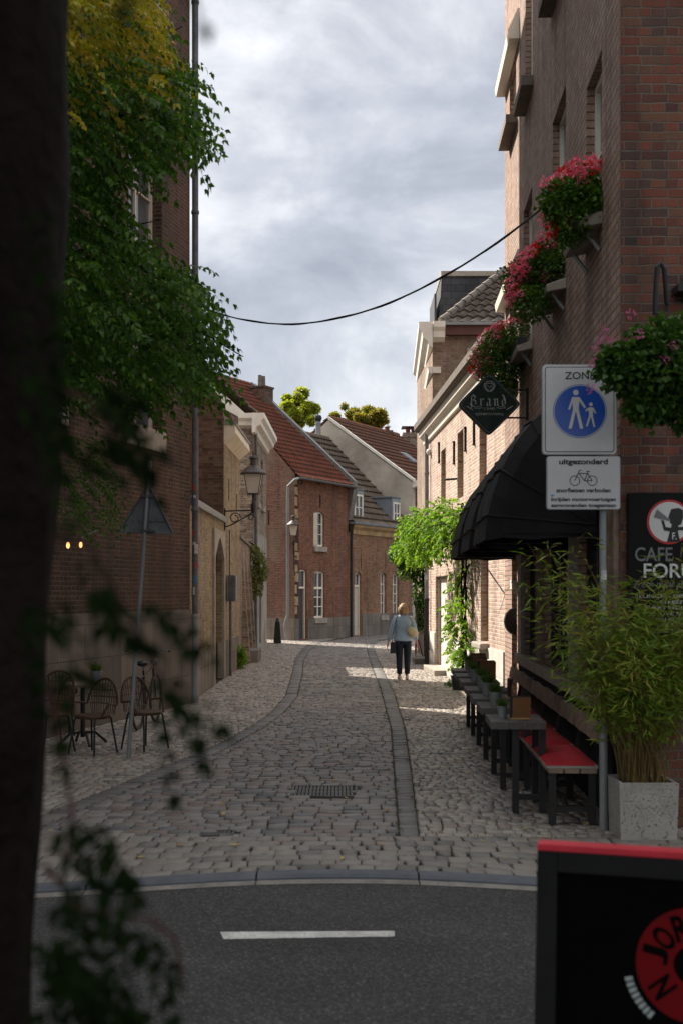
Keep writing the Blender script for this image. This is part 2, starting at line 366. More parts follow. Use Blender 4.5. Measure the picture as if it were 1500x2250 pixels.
M['br_cafe'] = mat_brick('brick_cafe', [(.31, .195, .145), (.42, .275, .21), (.48, .345, .27), (.36, .225, .17)], (.17, .12, .09), h=.077, dirt=.25, mvar=.3, bmp=1.)
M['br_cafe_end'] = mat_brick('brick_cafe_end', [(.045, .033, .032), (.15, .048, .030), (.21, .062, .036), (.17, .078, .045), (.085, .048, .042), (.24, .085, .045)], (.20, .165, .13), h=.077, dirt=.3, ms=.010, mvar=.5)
M['plinth'] = mat_brick('plinth_blocks', [(.15, .13, .11), (.20, .172, .145), (.24, .205, .17)], (.12, .10, .085), h=.48, Lb=.75, ms=.012, header=False, bmp=.4, dirt=.5)
M['plinth_w'] = mat_brick('plinth_white', [(.62, .58, .52), (.70, .66, .60), (.76, .72, .66)], (.50, .46, .40), h=.45, Lb=.7, ms=.01, header=False, bmp=.4, dirt=.25, dirtcol=(.3, .26, .2))
M['plaster'] = mat_plain('plaster_grey', (.54, .485, .40), .9, .3, .6, .25, fine=30, c2=(.34, .30, .245))
M['plaster_l'] = mat_plain('plaster_light', (.34, .31, .27), .9, .3, 1.1, .2, fine=30)
M['white'] = mat_plain('white_paint', (.84, .79, .69), .55, .12, 3, .08, spec=.4)
M['cream'] = mat_plain('cream_paint', (.72, .65, .53), .6, .15, 3, .08)
M['cornice_y'] = mat_plain('ochre_cornice', (.50, .33, .15), .8, .3, 2.5, .2, c2=(.32, .22, .12))
M['greyp'] = mat_plain('grey_frame', (.30, .28, .245), .6, .15, 3, .08)
M['stone'] = mat_plain('sill_stone', (.36, .32, .27), .85, .25, 5, .2)
M['stone_d'] = mat_plain('sill_stone_dark', (.17, .145, .12), .85, .3, 5, .25)
M['zinc'] = mat_plain('zinc', (.27, .285, .29), .5, .2, 3, .05, metal=.35)
M['dormer'] = mat_plain('dormer_zinc', (.19, .215, .245), .65, .2, 2, .05, metal=.05)
M['pipe'] = mat_plain('grey_pipe', (.13, .135, .145), .5, .35, 5, .1, metal=.2)
M['pipe_d'] = mat_plain('black_pipe', (.03, .028, .028), .5, .3, 5, .1)
M['black'] = mat_plain('black_metal', (.014, .014, .015), .45, .2, 6, .05)
M['blackw'] = mat_plain('black_wood', (.018, .017, .017), .65, .3, 9, .15)
M['tile_red'] = mat_plain('tile_red', (.24, .075, .042), .75, .3, 2.2, .3, fine=9, c2=(.14, .045, .028))
M['tile_brown'] = mat_plain('tile_brown', (.21, .16, .12), .85, .3, 2.2, .3, fine=9, c2=(.13, .10, .075))
M['tile_rust'] = mat_plain('tile_rust', (.24, .10, .055), .8, .3, 2, .3, fine=9, c2=(.15, .065, .04))
M['tile_grey'] = mat_plain('tile_grey', (.20, .17, .145), .85, .4, 5, .3, fine=14, c2=(.09, .08, .07))
M['concrete'] = mat_plain('concrete', (.20, .18, .155), .9, .35, 4, .35)
M['slate'] = mat_brick('slate', [(.035, .038, .046), (.055, .058, .068), (.075, .078, .088)], (.015, .015, .018), h=.19, Lb=.26, ms=.008, header=False, bmp=.7, dirt=.1)
M['glass'] = mat_glass('window_glass')
M['glass_sky'] = mat_glass('window_glass_clear', (.05, .055, .06), .03)
M['dark'] = mat_plain('dark_void', (.008, .007, .007), .9, .1, 3, 0)
M['door_g'] = mat_plain('door_grey', (.055, .057, .065), .5, .15, 3, .05)
M['door_w'] = mat_plain('door_cream', (.55, .50, .43), .55, .12, 3, .05)
M['wood'] = mat_plain('weathered_wood', (.24, .17, .125), .8, .45, 6, .5, fine=35)
M['tablew'] = mat_plain('table_wood', (.105, .095, .088), .75, .4, 8, .4, fine=40)
M['cable'] = mat_plain('cable_rubber', (.012, .010, .018), .6, .1, 3, 0)
# ================================================================== GROUND
def sheet(name, pts, mat, z):
    mb = MB(); mb.poly([(x, y, z) for x, y in pts]); return tag(mb.build(name, mat), kind='structure')
sheet('ground', [(-400, -60), (400, -60), (400, 700), (-400, 700)], M['joint'], -.13)
sheet('road', [(-40, -25), (40, -25), (40, 7.95), (-40, 7.95)], M['asphalt'], -.03)
def kerbY(x): return 7.7-.6*(1-math.exp(-x*x/4))
xs = [-14+i*.25 for i in range(113)]
mb = MB()
for i in range(len(xs)-1):
    a, b = xs[i], xs[i+1]; A, B = kerbY(a), kerbY(b)
    mb.quad((a, A+.02, -.018), (b, B+.02, -.018), (b, 60, -.018), (a, 60, -.018))
tag(mb.build('pavement', M['joint']), kind='structure')
# kerb stones: bevelled top and face, a pale gutter strip at the foot
mb = MB(); mg = MB(); k = -.566-13*1.08
while k < 14:
    ln = 1.08; pts = [k+ln*i/4 for i in range(5)]
    for i in range(4):
        a, b = pts[i]+(.006 if i == 0 else 0), pts[i+1]-(.006 if i == 3 else 0); A, B = kerbY(a), kerbY(b)
        prof = [(.0, -.06), (.006, -.012), (.030, .006), (.13, .010), (.13, -.06)]
        for (d0, z0), (d1, z1) in zip(prof[:-1], prof[1:]):
            mb.quad((a, A-.08+d0, z0), (b, B-.08+d0, z0), (b, B-.08+d1, z1), (a, A-.08+d1, z1))
        mg.quad((a, A-.185, -.026), (b, B-.185, -.026), (b, B-.079, -.024), (a, A-.079, -.024))
    k += ln
tag(mb.build('kerb', M['kerb']), kind='structure'); tag(mg.build('gutter_strip', M['kerb_light']), kind='structure')
# centre-line dash
a = gnd(487, 2057); s = (F/(2057-1300)); 
def onroad(px, py):
    Y = (H+.03)*F/(py-1300); return ((px-750)/F*Y, Y)
p = [onroad(484, 2049), onroad(866, 2047), onroad(866, 2059), onroad(492, 2065)]
mb = MB(); rr = random.Random(3); n = 40; top = []; bot = []
for i in range(n+1):
    t = i/n; top.append((p[0][0]+(p[1][0]-p[0][0])*t, p[0][1]+(p[1][1]-p[0][1])*t+rr.uniform(-.003, .003), -.0258)); bot.append((p[3][0]+(p[2][0]-p[3][0])*t, p[3][1]+(p[2][1]-p[3][1])*t+rr.uniform(-.003, .003), -.0258))
for i in range(n): mb.quad(bot[i], bot[i+1], top[i+1], top[i])
tag(mb.build('road_marking', M['paint']), kind='structure')
def interp(tab):
    ys = [t[0] for t in tab]; v = [t[1] for t in tab]
    return lambda y: float(np.interp(y, ys, v))
XLo = interp([(8.8, -2.75), (10.5, -2.35), (12.5, -1.9), (14, -1.56), (16, -1.27), (18, -1.1), (20.6, -1.02), (26, -1.13), (31.7, -1.3), (38, -1.3), (40, -1.24), (42, -1.05), (44, -.7), (60, 3)])
XLi = interp([(8.8, -2.52), (10.5, -2.13), (12.2, -1.70), (14, -1.37), (16, -1.08), (18, -.90), (20.6, -.80), (26, -.90), (31.7, -1.06), (38, -1.02), (40, -.95), (42, -.74), (44, -.4), (60, 3.3)])
XRi = interp([(8.8, .45), (12, .56), (15.8, .69), (22.6, .77), (31.7, .79), (36.5, .82), (39, .86), (41, .95), (43, 1.15), (45, 1.5), (60, 8)])
XRo = interp([(8.8, .60), (12, .735), (15.8, .88), (21.6, .99), (29.7, 1.02), (36, 1.06), (39, 1.10), (41, 1.2), (43, 1.42), (45, 1.8), (60, 9)])
def XW(y):   # left wall line
    if y < 19.4: return -2.58-.27*(19.4-y)
    return float(np.interp(y, [19.4, 29.3, 37, 42.6, 42.61, 60], [-2.6, -2.55, -2.86, -2.8, -12, -12]))
def XE(y):   # right wall line
    return float(np.interp(y, [7, 9.15, 9.16, 18.8, 29.8, 36, 60], [7, 7, 2.3, 2.72, 2.3, 2.7, 9]))
HOLES = [(-.52, .15, 10.55, 11.13), (-1.08, -.88, 8.88, 9.04)]
def setts(name, y0, y1, xl, xr, rh, ln, mat, gap=.009, dome=.012, jit=.07, yf=None, tilt=.004, keep=None):
    V = []; Fc = []; r = random.Random(hash(name) % 1000 if False else sum(map(ord, name))); y = y0; ri = 0
    while y < y1:
        h = rh*r.uniform(.93, 1.07); yc = y+h/2
        x = xl(yc)-r.random()*(ln[0] if ln[0] < .4 else 0); xe = xr(yc); ph = r.uniform(0, 6)
        while x < xe:
            w_ = r.uniform(*ln); a = max(x, xl(yc)); b = min(x+w_, xe); x += w_
            if b-a < min(ln[0]*.35, .06): continue
            mx = (a+b)/2
            if abs(mx) > .46*yc+1.2: continue
            yo = (yf(mx) if yf else 0)+.012*math.sin(mx*2.1+ph*.15)
            if keep and not keep(mx, yc+yo): continue
            if any(hx[0] < mx < hx[1] and hx[2]-.03 < yc+yo < hx[3]+.03 for hx in HOLES): continue
            zc = r.uniform(-.004, .004); j = lambda s: r.uniform(-jit, jit)*s
            cs = [(a+gap/2+j(.03), y+gap/2+yo+j(h*.7)), (b-gap/2+j(.03), y+gap/2+yo+j(h*.7)), (b-gap/2+j(.03), y+h-gap/2+yo+j(h*.7)), (a+gap/2+j(.03), y+h-gap/2+yo+j(h*.7))]
            cx = sum(c[0] for c in cs)/4; cy = sum(c[1] for c in cs)/4; k = len(V)
            dx, dy = r.uniform(-tilt, tilt), r.uniform(-tilt, tilt)
            for c in cs: V.append((c[0], c[1], -.04))
            for q, c in enumerate(cs): V.append((c[0], c[1], -.004+zc+(dx if q in (1, 2) else -dx)+(dy if q > 1 else -dy)))
            for q, c in enumerate(cs):
                f = .93; V.append((cx+(c[0]-cx)*f, cy+(c[1]-cy)*(f-.05), dome+zc+(dx if q in (1, 2) else -dx)+(dy if q > 1 else -dy)))
            for q in range(4):
                n2 = (q+1) % 4; Fc.append((k+q, k+n2, k+4+n2, k+4+q)); Fc.append((k+4+q, k+4+n2, k+8+n2, k+8+q))
            Fc.append((k+8, k+9, k+10, k+11))
        y += h; ri += 1
    o = npmesh(name, np.array(V), np.array(Fc), mat); tag(o, kind='structure'); return o
setts('roadway', 8.82, 52, lambda y: XLi(y)+.005, lambda y: XRi(y)-.005, .135, (.12, .22), M['sett_road'], jit=.13, dome=.002, gap=.011)
setts('gutter_band_left', 8.82, 44, XLo, XLi, .155, (.5, .6), M['sett_band'], gap=.009, dome=.003, jit=.05)
setts('gutter_band_right', 8.82, 44, XRi, XRo, .155, (.5, .6), M['sett_band'], gap=.009, dome=.003, jit=.05)
setts('pavement_setts_left', 8.82, 46, XW, lambda y: XLo(y)-.004, .12, (.075, .14), M['sett_walk'], jit=.2, gap=.010, dome=.003)
setts('pavement_setts_right', 8.82, 46, lambda y: XRo(y)+.004, XE, .115, (.075, .135), M['sett_walk'], jit=.2, gap=.010, dome=.003)
def apron():
    V = []; Fc = []; r = random.Random(5)
    rows = 7
    for k in range(rows):
        x = -5.5-r.random()*.1
        while x < 5.5:
            w_ = r.uniform(.10, .20); a = x; b = x+w_; x += w_
            def yy(xx, s): 
                k0 = kerbY(xx)+.06; return k0+(8.815-k0)*s
            s0, s1 = k/rows, (k+1)/rows; g = .005
            if any(hx[0] < (a+b)/2 < hx[1] and yy(a, s1) > hx[2]-.02 for hx in HOLES) and False: continue
            j = lambda: r.uniform(-.016, .016)
            cs = [(a+g+j(), yy(a, s0)+g+j()), (b-g+j(), yy(b, s0)+g+j()), (b-g+j(), yy(b, s1)-g+j()), (a+g+j(), yy(a, s1)-g+j())]
            cx = sum(c[0] for c in cs)/4; cy = sum(c[1] for c in cs)/4; q0 = len(V); z = r.uniform(-.004, .004)
            for c in cs: V.append((c[0], c[1], -.04))
            for c in cs: V.append((c[0], c[1], -.002+z+r.uniform(-.003, .003)))
            for c in cs: V.append((cx+(c[0]-cx)*.92, cy+(c[1]-cy)*.88, .005+z+r.uniform(-.003, .003)))
            for q in range(4):
                n2 = (q+1) % 4; Fc.append((q0+q, q0+n2, q0+4+n2, q0+4+q)); Fc.append((q0+4+q, q0+4+n2, q0+8+n2, q0+8+q))
            Fc.append((q0+8, q0+9, q0+10, q0+11))
    tag(npmesh('apron_setts', np.array(V), np.array(Fc), M['sett_apron']), kind='structure')
apron()
# joint growth: grass and moss tufts in the joints along the bands
M['moss'] = mat_leaf('joint_grass', [(.05, .07, .02), (.10, .13, .03), (.16, .16, .05)], .2, .7)
def tufts(name, n, seed):
    r = random.Random(seed); V = []; Fc = []
    for _ in range(n):
        q = r.random()
        y = 9+ (r.random()**1.3)*22
        if q < .35: x = XRi(y)+r.uniform(-.02, .02)
        elif q < .6: x = XRo(y)+r.uniform(-.02, .02)
        elif q < .75: x = XLi(y)+r.uniform(-.02, .02)
        elif q < .9: x = r.uniform(XRo(y), XE(y)-.1); y = 17.5+abs(r.gauss(0, 3))
        else: x = r.uniform(-2.5, 2); y = r.uniform(8.7, 8.95)
        for b in range(3):
            a = r.uniform(0, 6.28); l = r.uniform(.006, .014); wd = .004; bx, by = x+r.uniform(-.02, .02), y+r.uniform(-.02, .02); k = len(V)
            V += [(bx-wd*math.sin(a), by+wd*math.cos(a), 0), (bx+wd*math.sin(a), by-wd*math.cos(a), 0), (bx+l*.5*math.cos(a), by+l*.5*math.sin(a), l*.9+.008), (bx+l*math.cos(a), by+l*math.sin(a), l+.008)]
            Fc.append((k, k+1, k+2, k+3))
    tag(npmesh(name, np.array(V), np.array(Fc), M['moss']), 'small grass and moss growing in the joints of the setts', 'grass', kind='stuff')
tufts('joint_grass', 330, 4)
# fallen leaves
M['fallen'] = mat_leaf('fallen_leaf', [(.45, .26, .04), (.55, .40, .10), (.32, .15, .05), (.40, .36, .12)], .1, .7)
V = []; Fc = []; r = random.Random(11)
for _ in range(170):
    y = 8.0+r.random()**1.5*22; x = r.uniform(XW(max(y, 9)), XE(max(y, 9.2)))
    if r.random() < .3: x = r.uniform(.9, 2.2)
    a = r.uniform(0, 6.28); l = r.uniform(.02, .045); z = .018; k = len(V); c, s_ = math.cos(a), math.sin(a)
    for (u, v_, dz) in ((-l, 0, .004), (0, -l*.45, 0), (l, 0, .010), (0, l*.45, .003)): V.append((x+u*c-v_*s_, y+u*s_+v_*c, z+dz))
    Fc.append((k, k+1, k+2, k+3))
tag(npmesh('fallen_leaves', np.array(V), np.array(Fc), M['fallen']), 'yellow fallen leaves scattered over the setts', 'leaves', kind='stuff')
V = []; Fc = []; r = random.Random(17)
for _ in range(900):
    x = r.uniform(-3.2, 3.2); y = kerbY(x)-.1-abs(r.gauss(0, .06)); z = -.024 if y > kerbY(x)-.185 else -.028; q = r.uniform(.002, .006); k = len(V); a = r.uniform(0, 6.28)
    for j in range(4): V.append((x+q*math.cos(a+j*1.57)*r.uniform(.6, 1.3), y+q*math.sin(a+j*1.57)*r.uniform(.6, 1.3), z+.001))
    V.append((x, y, z+q*.8))
    for j in range(4): Fc.append((k+j, k+(j+1) % 4, k+4, k+4))
M['grit'] = mat_leaf('grit', [(.10, .08, .06), (.22, .19, .15), (.30, .20, .08)], 0, .9)
me_ = bpy.data.meshes.new('gutter_grit'); me_.from_pydata(V, [], [f[:3] for f in Fc]); me_.materials.append(M['grit']); tag(link('gutter_grit', me_), 'fine grit and crumbs lying along the kerb', 'grit', kind='stuff')
# drain grates
def grate(label, x0, x1, y0, y1, rows, n):
    t = thing('drain_grate', label, 'drain grate', ((x0+x1)/2, (y0+y1)/2, 0))
    mb = MB(); f = .02; z0, z1 = -.03, .006
    mb.box(x0, x1, y0, y0+f, z0, z1); mb.box(x0, x1, y1-f, y1, z0, z1); mb.box(x0, x0+f, y0+f, y1-f, z0, z1); mb.box(x1-f, x1, y0+f, y1-f, z0, z1)
    mb.build('frame', M['iron'], t, bevel=.003)
    mb = MB(); g = (x1-x0-2*f)/n; dy = (y1-y0-2*f)/rows
    for i in range(1, n): mb.box(x0+f+i*g-g*.34, x0+f+i*g+g*.34, y0+f, y1-f, z0, z1-.004)
    for j in range(1, rows): mb.box(x0+f, x1-f, y0+f+j*dy-.012, y0+f+j*dy+.012, z0, z1-.002)
    mb.build('bars', M['iron'], t)
    mb = MB(); mb.quad((x0, y0, -.0165), (x1, y0, -.0165), (x1, y1, -.0165), (x0, y1, -.0165)); mb.build('pit', M['dark'], t)
M['iron'] = mat_plain('cast_iron', (.10, .095, .09), .6, .4, 8, .4, fine=50, metal=.4)
grate('large rectangular iron grate in the middle of the sett roadway', -.52, .15, 10.55, 11.13, 3, 18)
grate('small iron gully grate beside the pale sett apron', -1.11, -.84, 8.86, 9.06, 2, 8)

# ================================================================== BUILDING PIECES
def window(parent, fr, u0, u1, z0, z1, dep=.1, cols=2, rows=(), bar=.05, mb_=.022, mat=None, glass=None, transom=None, name='window', rows2=None, label=None):
    """frame in the opening; rows = heights (fractions) of horizontal bars"""
    m = MB(); mat = mat or M['white']; g = glass or M['glass']; f = bar
    d0, d1 = -dep-.03, -dep+.03
    obox(m, fr, u0, u0+f, z0, z1, d0, d1); obox(m, fr, u1-f, u1, z0, z1, d0, d1)
    obox(m, fr, u0+f, u1-f, z0, z0+f, d0, d1); obox(m, fr, u0+f, u1-f, z1-f, z1, d0, d1)
    W_ = u1-u0-2*f; Hh = z1-z0-2*f
    vb = [u0+f+W_*i/cols for i in range(1, cols)]
    for i, v in enumerate(vb):
        b = mb_*1.5 if (cols == 2) else mb_
        obox(m, fr, v-b/2, v+b/2, z0+f, z1-f, d0+.004, d1-.004)
    for q in rows:
        z = z0+f+Hh*q; b = mb_
        segs = [u0+f]+vb+[u1-f]
        for a, c in zip(segs[:-1], segs[1:]):
            e = mb_*.75
            obox(m, fr, a+(e if a != u0+f else 0), c-(e if c != u1-f else 0), z-b/2, z+b/2, d0+.008, d1-.008)
    if transom:
        z = z0+Hh*transom; obox(m, fr, u0+f, u1-f, z-.045, z+.045, d0-.01, d1+.02)
    o = m.build(name, mat, parent)
    if label: o['label'] = label
    p = MB(); obox(p, fr, u0+.01, u1-.01, z0+.01, z1-.01, d0-.02, -dep-.012); p.build('pane', g, o)
    return o
def pipe(parent, pts, r, mat, name='drainpipe', collars=()):
    mb = MB(); mb.tube(pts, r, 12)
    for c in collars:
        a = Vector(c); mb.lathe([(r*1.18, -.03), (r*1.25, -.02), (r*1.25, .02), (r*1.18, .03)], a, 12)
    return mb.build(name, mat, parent, smooth=False)
def anchor(parent, fr, u, z0, z1):
    m = MB(); obox(m, fr, u-.02, u+.02, z0, z1, .003, .04); obox(m, fr, u-.045, u+.045, z0-.03, z0, .003, .045); obox(m, fr, u-.045, u+.045, z1, z1+.03, .003, .045); m.build('wall_anchor', M['black'], parent)
def closed(mb, fr, u0, u1, z0, z1, depth):
    """sides, back and top behind a front skin"""
    P = fr.P
    mb.quad(P(u1, z0, 0), P(u1, z0, -depth), P(u1, z1, -depth), P(u1, z1, 0)); mb.quad(P(u0, z0, -depth), P(u0, z0, 0), P(u0, z1, 0), P(u0, z1, -depth))
    mb.quad(P(u1, z0, -depth), P(u0, z0, -depth), P(u0, z1, -depth), P(u1, z1, -depth)); mb.quad(P(u0, z1, 0), P(u1, z1, 0), P(u1, z1, -depth), P(u0, z1, -depth))

# ------------------------------------------------------------------ L1 tall brick building on the left
L1b = (-2.58, 19.4); L1a = (-2.58-.27*12.4, 7.0); f1 = Fr(L1a, L1b)
t = thing('brick_building', 'tall dark brick building behind the leafy tree with a long grey drainpipe at its corner', 'building', (L1b[0], L1b[1], 0))
ua, ub = f1.u(283), f1.u(357)
z_s = f1.z(277, 925)
holes = [(ua, ub, z_s, z_s+2.1), (ua, ub, 7.05, 9.3), (ua, ub, 11.2, 13.2), (ua-3.2, ub-3.2, z_s, z_s+2.1), (ua-3.2, ub-3.2, 7.05, 9.3)]
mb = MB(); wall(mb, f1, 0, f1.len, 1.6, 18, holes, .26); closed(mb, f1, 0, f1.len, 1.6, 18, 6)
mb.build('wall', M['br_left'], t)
mb = MB(); wall(mb, f1, 0, f1.len+.0, -.05, 1.6, (), 0, .03); obox(mb, f1, 0, f1.len, 1.597, 1.60, 0, .03)
mb.build('plinth', M['plinth'], t)
for i, h in enumerate(holes):
    window(t, f1, h[0], h[1], h[2], h[3], .2, 2, (.5,), .06, mat=M['cream'], glass=M['glass_sky'] if i < 3 else M['glass'])
    m = MB(); obox(m, f1, h[0]-.06, h[1]+.06, h[2]-.33, h[2]+.0, .002, .05); m.build('sill', M['stone'], t, bevel=.006)
m = MB(); obox(m, f1, ua-.0, ub, z_s-.0, z_s+.01, -.2, -.0)
# unseen wing, added to cast shade on the walls across the street
mb = MB(); mb.box(-9, -3.5, 19.4, 23.35, -.05, 17.5); mb.build('added_shade_wing', M['br_left'], t)
px_ = lambda z: Vector((-2.50, 19.5, z))
pp = pipe(t, [(-2.50, 19.50, 0), (-2.50, 19.50, 1.5)], .062, M['zinc'], 'drainpipe_foot', [(-2.5, 19.5, 1.48)])
pp = pipe(t, [(-2.50, 19.50, 1.5), (-2.50, 19.50, 18)], .055, M['pipe'], 'drainpipe', [(-2.5, 19.5, z) for z in (3.3, 5.1, 8.4, 9.6, 12)])
r = random.Random(4)
M['st_r'] = mat_plain('sticker_red', (.45, .06, .05), .5, .3, 20, 0); M['st_w'] = mat_plain('sticker_white', (.55, .54, .52), .5, .4, 25, 0); M['st_b'] = mat_plain('sticker_blue', (.05, .20, .40), .5, .3, 20, 0)
def stickers(parent, x, y, rad, zs, mats, face=-math.pi/2, width=1.2):
    for z, hgt, mt in zip(*[zs[i::2] for i in (0, 1)], mats):
        m = MB(); a0 = face+r.uniform(-.5, .5); n = 5; w2 = width*r.uniform(.6, 1)
        for i in range(n):
            a, b = a0-w2/2+w2*i/n, a0-w2/2+w2*(i+1)/n; q = rad+.003
            m.quad((x+q*math.cos(a), y+q*math.sin(a), z), (x+q*math.cos(b), y+q*math.sin(b), z), (x+q*math.cos(b), y+q*math.sin(b), z+hgt), (x+q*math.cos(a), y+q*math.sin(a), z+hgt))
        m.build('sticker', M[mt], parent)
stickers(pp, -2.5, 19.5, .055, [3.62, .12, 3.5, .05, 2.85, .12, 2.55, .16, 2.3, .1, 2.05, .12, 1.85, .13, 2.7, .05], ['st_r', 'st_w', 'st_r', 'st_w', 'st_r', 'st_b', 'st_w', 'st_w'])
# ------------------------------------------------------------------ garden wall with the pointed doorway
fg = Fr((-2.62, 19.6), (-2.6, 25.2))
t = thing('garden_wall', 'high golden brick garden wall with grey coping and dark pointed doorway', 'wall', (-2.6, 22, 0))
u0, u1 = fg.u(469), fg.u(489)
mb = MB(); wall(mb, fg, 0, fg.len, .78, 3.42, [(u0, u1, .78, 3.05, .45)], .22); closed(mb, fg, 0, fg.len, .78, 3.42, .3)
mb.build('wall', M['br_gold'], t)
mb = MB(); obox(mb, fg, 0, u0-.06, -.05, .78, -.3, .035); obox(mb, fg, u1+.06, fg.len-.005, -.05, .78, -.3, .035); mb.build('plinth', M['plinth'], t, bevel=.008)
mb = MB(); obox(mb, fg, -.0, fg.len-.01, 3.42, 3.55, -.36, .07); mb.build('coping', M['zinc'], t, bevel=.01)
mb = MB(); obox(mb, fg, u0-.17, u0-.003, 0, 3.2, -.1, .05); obox(mb, fg, u1+.003, u1+.17, 0, 3.2, -.1, .05)
k = 8; c = (u0+u1)/2; hw = (u1-u0)/2
pts = [(u0+(u1-u0)*i/k, 3.05-.45*abs(2*i/k-1)**1.3) for i in range(k+1)]
for (a, za), (b, zb) in zip(pts[:-1], pts[1:]):
    mb.hexa([fg.P(a, za, .05), fg.P(b, zb, .05), fg.P(b, zb, -.1), fg.P(a, za, -.1), fg.P(a, 3.2, .05), fg.P(b, 3.2, .05), fg.P(b, 3.2, -.1), fg.P(a, 3.2, -.1)])
mb.build('door_surround', M['stone'], t)
mb = MB(); n = 7
for i in range(n):
    a, b = u0+(u1-u0)*i/n, u0+(u1-u0)*(i+1)/n; obox(mb, fg, a+.004, b-.004, .02, 3.04, -.24, -.20)
d = mb.build('door', M['door_g'], t)
m = MB(); m.ball(fg.P(u1-.15, 1.05, -.17), .03); m.build('handle', M['iron'], d, smooth=True)
# meter box on a thin pipe
t2 = thing('meter_box', 'small grey metal cabinet on a thin pipe beside the pointed doorway', 'cabinet', fg.P(u1+.35, 0, .1))
mb = MB(); ux = fg.u(497); obox(mb, fg, ux-.14, ux+.2, 2.0-.32, 2.0+.27, .05, .22); b_ = mb.build('cabinet', M['pipe'], t2, bevel=.01)
m = MB(); obox(m, fg, ux-.11, ux+.17, 1.71, 2.24, .222, .235); m.build('cabinet_door', M['zinc'], b_)
pipe(t2, [fg.P(ux+.03, 0, .1), fg.P(ux+.03, 1.68, .1)], .03, M['pipe'], 'pipe'); pipe(t2, [fg.P(ux, 2.27, .08), fg.P(ux, 3.3, .08)], .012, M['black'], 'conduit')

# ------------------------------------------------------------------ H2 narrow golden house
f2 = Fr((-2.6, 25.2), (-2.555, 28.6))
t = thing('golden_house', 'narrow golden brick house with boxed white gutter behind the garden wall', 'house', (-2.6, 27, 0))
mb = MB(); wall(mb, f2, 0, f2.len, .8, 5.5, [(.9, 1.15, 4.0, 4.5), (2.6, 2.85, 3.9, 4.3)], .1); mb.build('front_wall', M['br_gold'], t)
mb = MB(); obox(mb, f2, 0, f2.len, -.05, .8, -.2, .03); mb.build('plinth', M['plinth'], t)
for h in ((.9, 1.15, 4.0, 4.5), (2.6, 2.85, 3.9, 4.3)):
    m = MB(); obox(m, f2, h[0], h[1], h[2], h[3], -.14, -.1); m.build('vent', M['dark'], t)
prof = [(-2.6, -.05), (-2.6, 5.75), (-2.64, 6.05), (-2.75, 6.3), (-3.0, 6.5), (-4.6, 7.9), (-6.6, 6.4), (-6.6, -.05)]
mb = MB(); mb.prism([(x, 25.2, z) for x, z in prof], (0, .35, 0)); mb.build('side_wall', M['br_dark'], t)
mb = MB(); mb.prism([(x, 28.3, z) for x, z in prof], (0, .29, 0)); mb.build('gable_wall', M['br_dark'], t)
tiles('roof', (-2.6, 25.56, 5.56), (-2.55, 28.3, 5.85), (-2.05, 0, 2.0), M['tile_brown'], t)
tiles('rear_roof', (-6.6, 28.3, 6.0), (-6.6, 25.56, 6.0), (2.0, 0, 2.0), M['tile_brown'], t)
mb = MB(); P = f2.P
prof = [(.0, 5.20), (.26, 5.42), (.24, 5.60), (.0, 5.60)]
mb.prism([P(.02, z, d) for d, z in prof], f2.t*(f2.len-.0)); mb.build('box_gutter', M['cream'], t)
mb = MB(); obox(mb, f2, .0, f2.len+.04, 5.602, 5.63, -.02, .28); mb.build('gutter_lid', M['zinc'], t)
# ------------------------------------------------------------------ second garden wall with ivy
fg2 = Fr((-2.56, 28.62), (-2.86, 36.98))
t = thing('old_wall', 'leaning old wall of pale mottled brick beyond the golden house', 'wall', (-2.7, 33, 0))
mb = MB(); wall(mb, fg2, 0, fg2.len, -.05, 3.25); closed(mb, fg2, 0, fg2.len, -.05, 3.25, .3)
for u in (1.3, 3.4, 5.4): mb.prism([fg2.P(u, 0, 0), fg2.P(u, 0, .22), fg2.P(u, 2.9, .0)], fg2.t*.4)
mb.build('wall', M['br_old'], t)
mb = MB(); obox(mb, fg2, 0, fg2.len, 3.25, 3.33, -.33, .05); mb.build('coping', M['concrete'], t)
t2 = thing('stone_block', 'low square grey stone block at the foot of the old wall', 'stone block', (-2.45, 31, 0))
mb = MB(); mb.box(-2.62, -2.22, 30.4, 31.6, 0, .33); mb.build('block', M['concrete'], t2, bevel=.02)
# ------------------------------------------------------------------ H3 house with big white cornice
f3 = Fr((-2.87, 37.0), (-2.8, 42.5))
t = thing('corniced_house', 'mottled brick house with heavy white cornice before the street bends', 'house', (-2.85, 39.5, 0))
hs = [(1.3, 2.1, 4.9, 6.6, .1), (3.2, 4.0, 4.9, 6.6, .1)]
mb = MB(); wall(mb, f3, 0, f3.len, 3.9, 7.3, hs, .14); mb.build('front_wall', M['br_old'], t)
for h in hs: window(t, f3, *h[:4], dep=.1, mat=M['cream'], rows=(.33, .66)); m = MB(); obox(m, f3, h[0]-.08, h[1]+.08, h[2]-.16, h[2], .002, .1); m.build('sill', M['stone'], t)
mb = MB(); wall(mb, f3, 0, f3.len, -.05, 3.9, [(2.2, 3.1, .1, 2.4)], .12, .02); obox(mb, f3, 0, f3.len, 3.88, 3.9, -.0, .02); mb.build('rendered_base', M['plaster_l'], t)
m = MB(); obox(m, f3, 2.2, 3.1, .1, 2.4, -.14, -.08); m.build('door', M['door_g'], t)
xr = -2.87; side = [(xr, -.05), (xr, 7.35), (-3.45, 7.85), (-6.4, 10.5), (-9.4, 7.8), (-9.4, -.05)]
mb = MB(); mb.prism([(x, 37.0, z) for x, z in side], (0, .3, 0)); mb.build('side_wall', M['br_old'], t)
mb = MB(); mb.prism([(x, 42.2, z) for x, z in side], (0, .3, 0)); mb.build('gable_wall', M['br_old'], t)
mb = MB(); mb.prism([(-3.02, 36.93, 7.60), (-3.2, 36.93, 7.5), (-4.6, 36.93, 8.3), (-4.6, 36.93, 9.05)], (0, .07, 0))
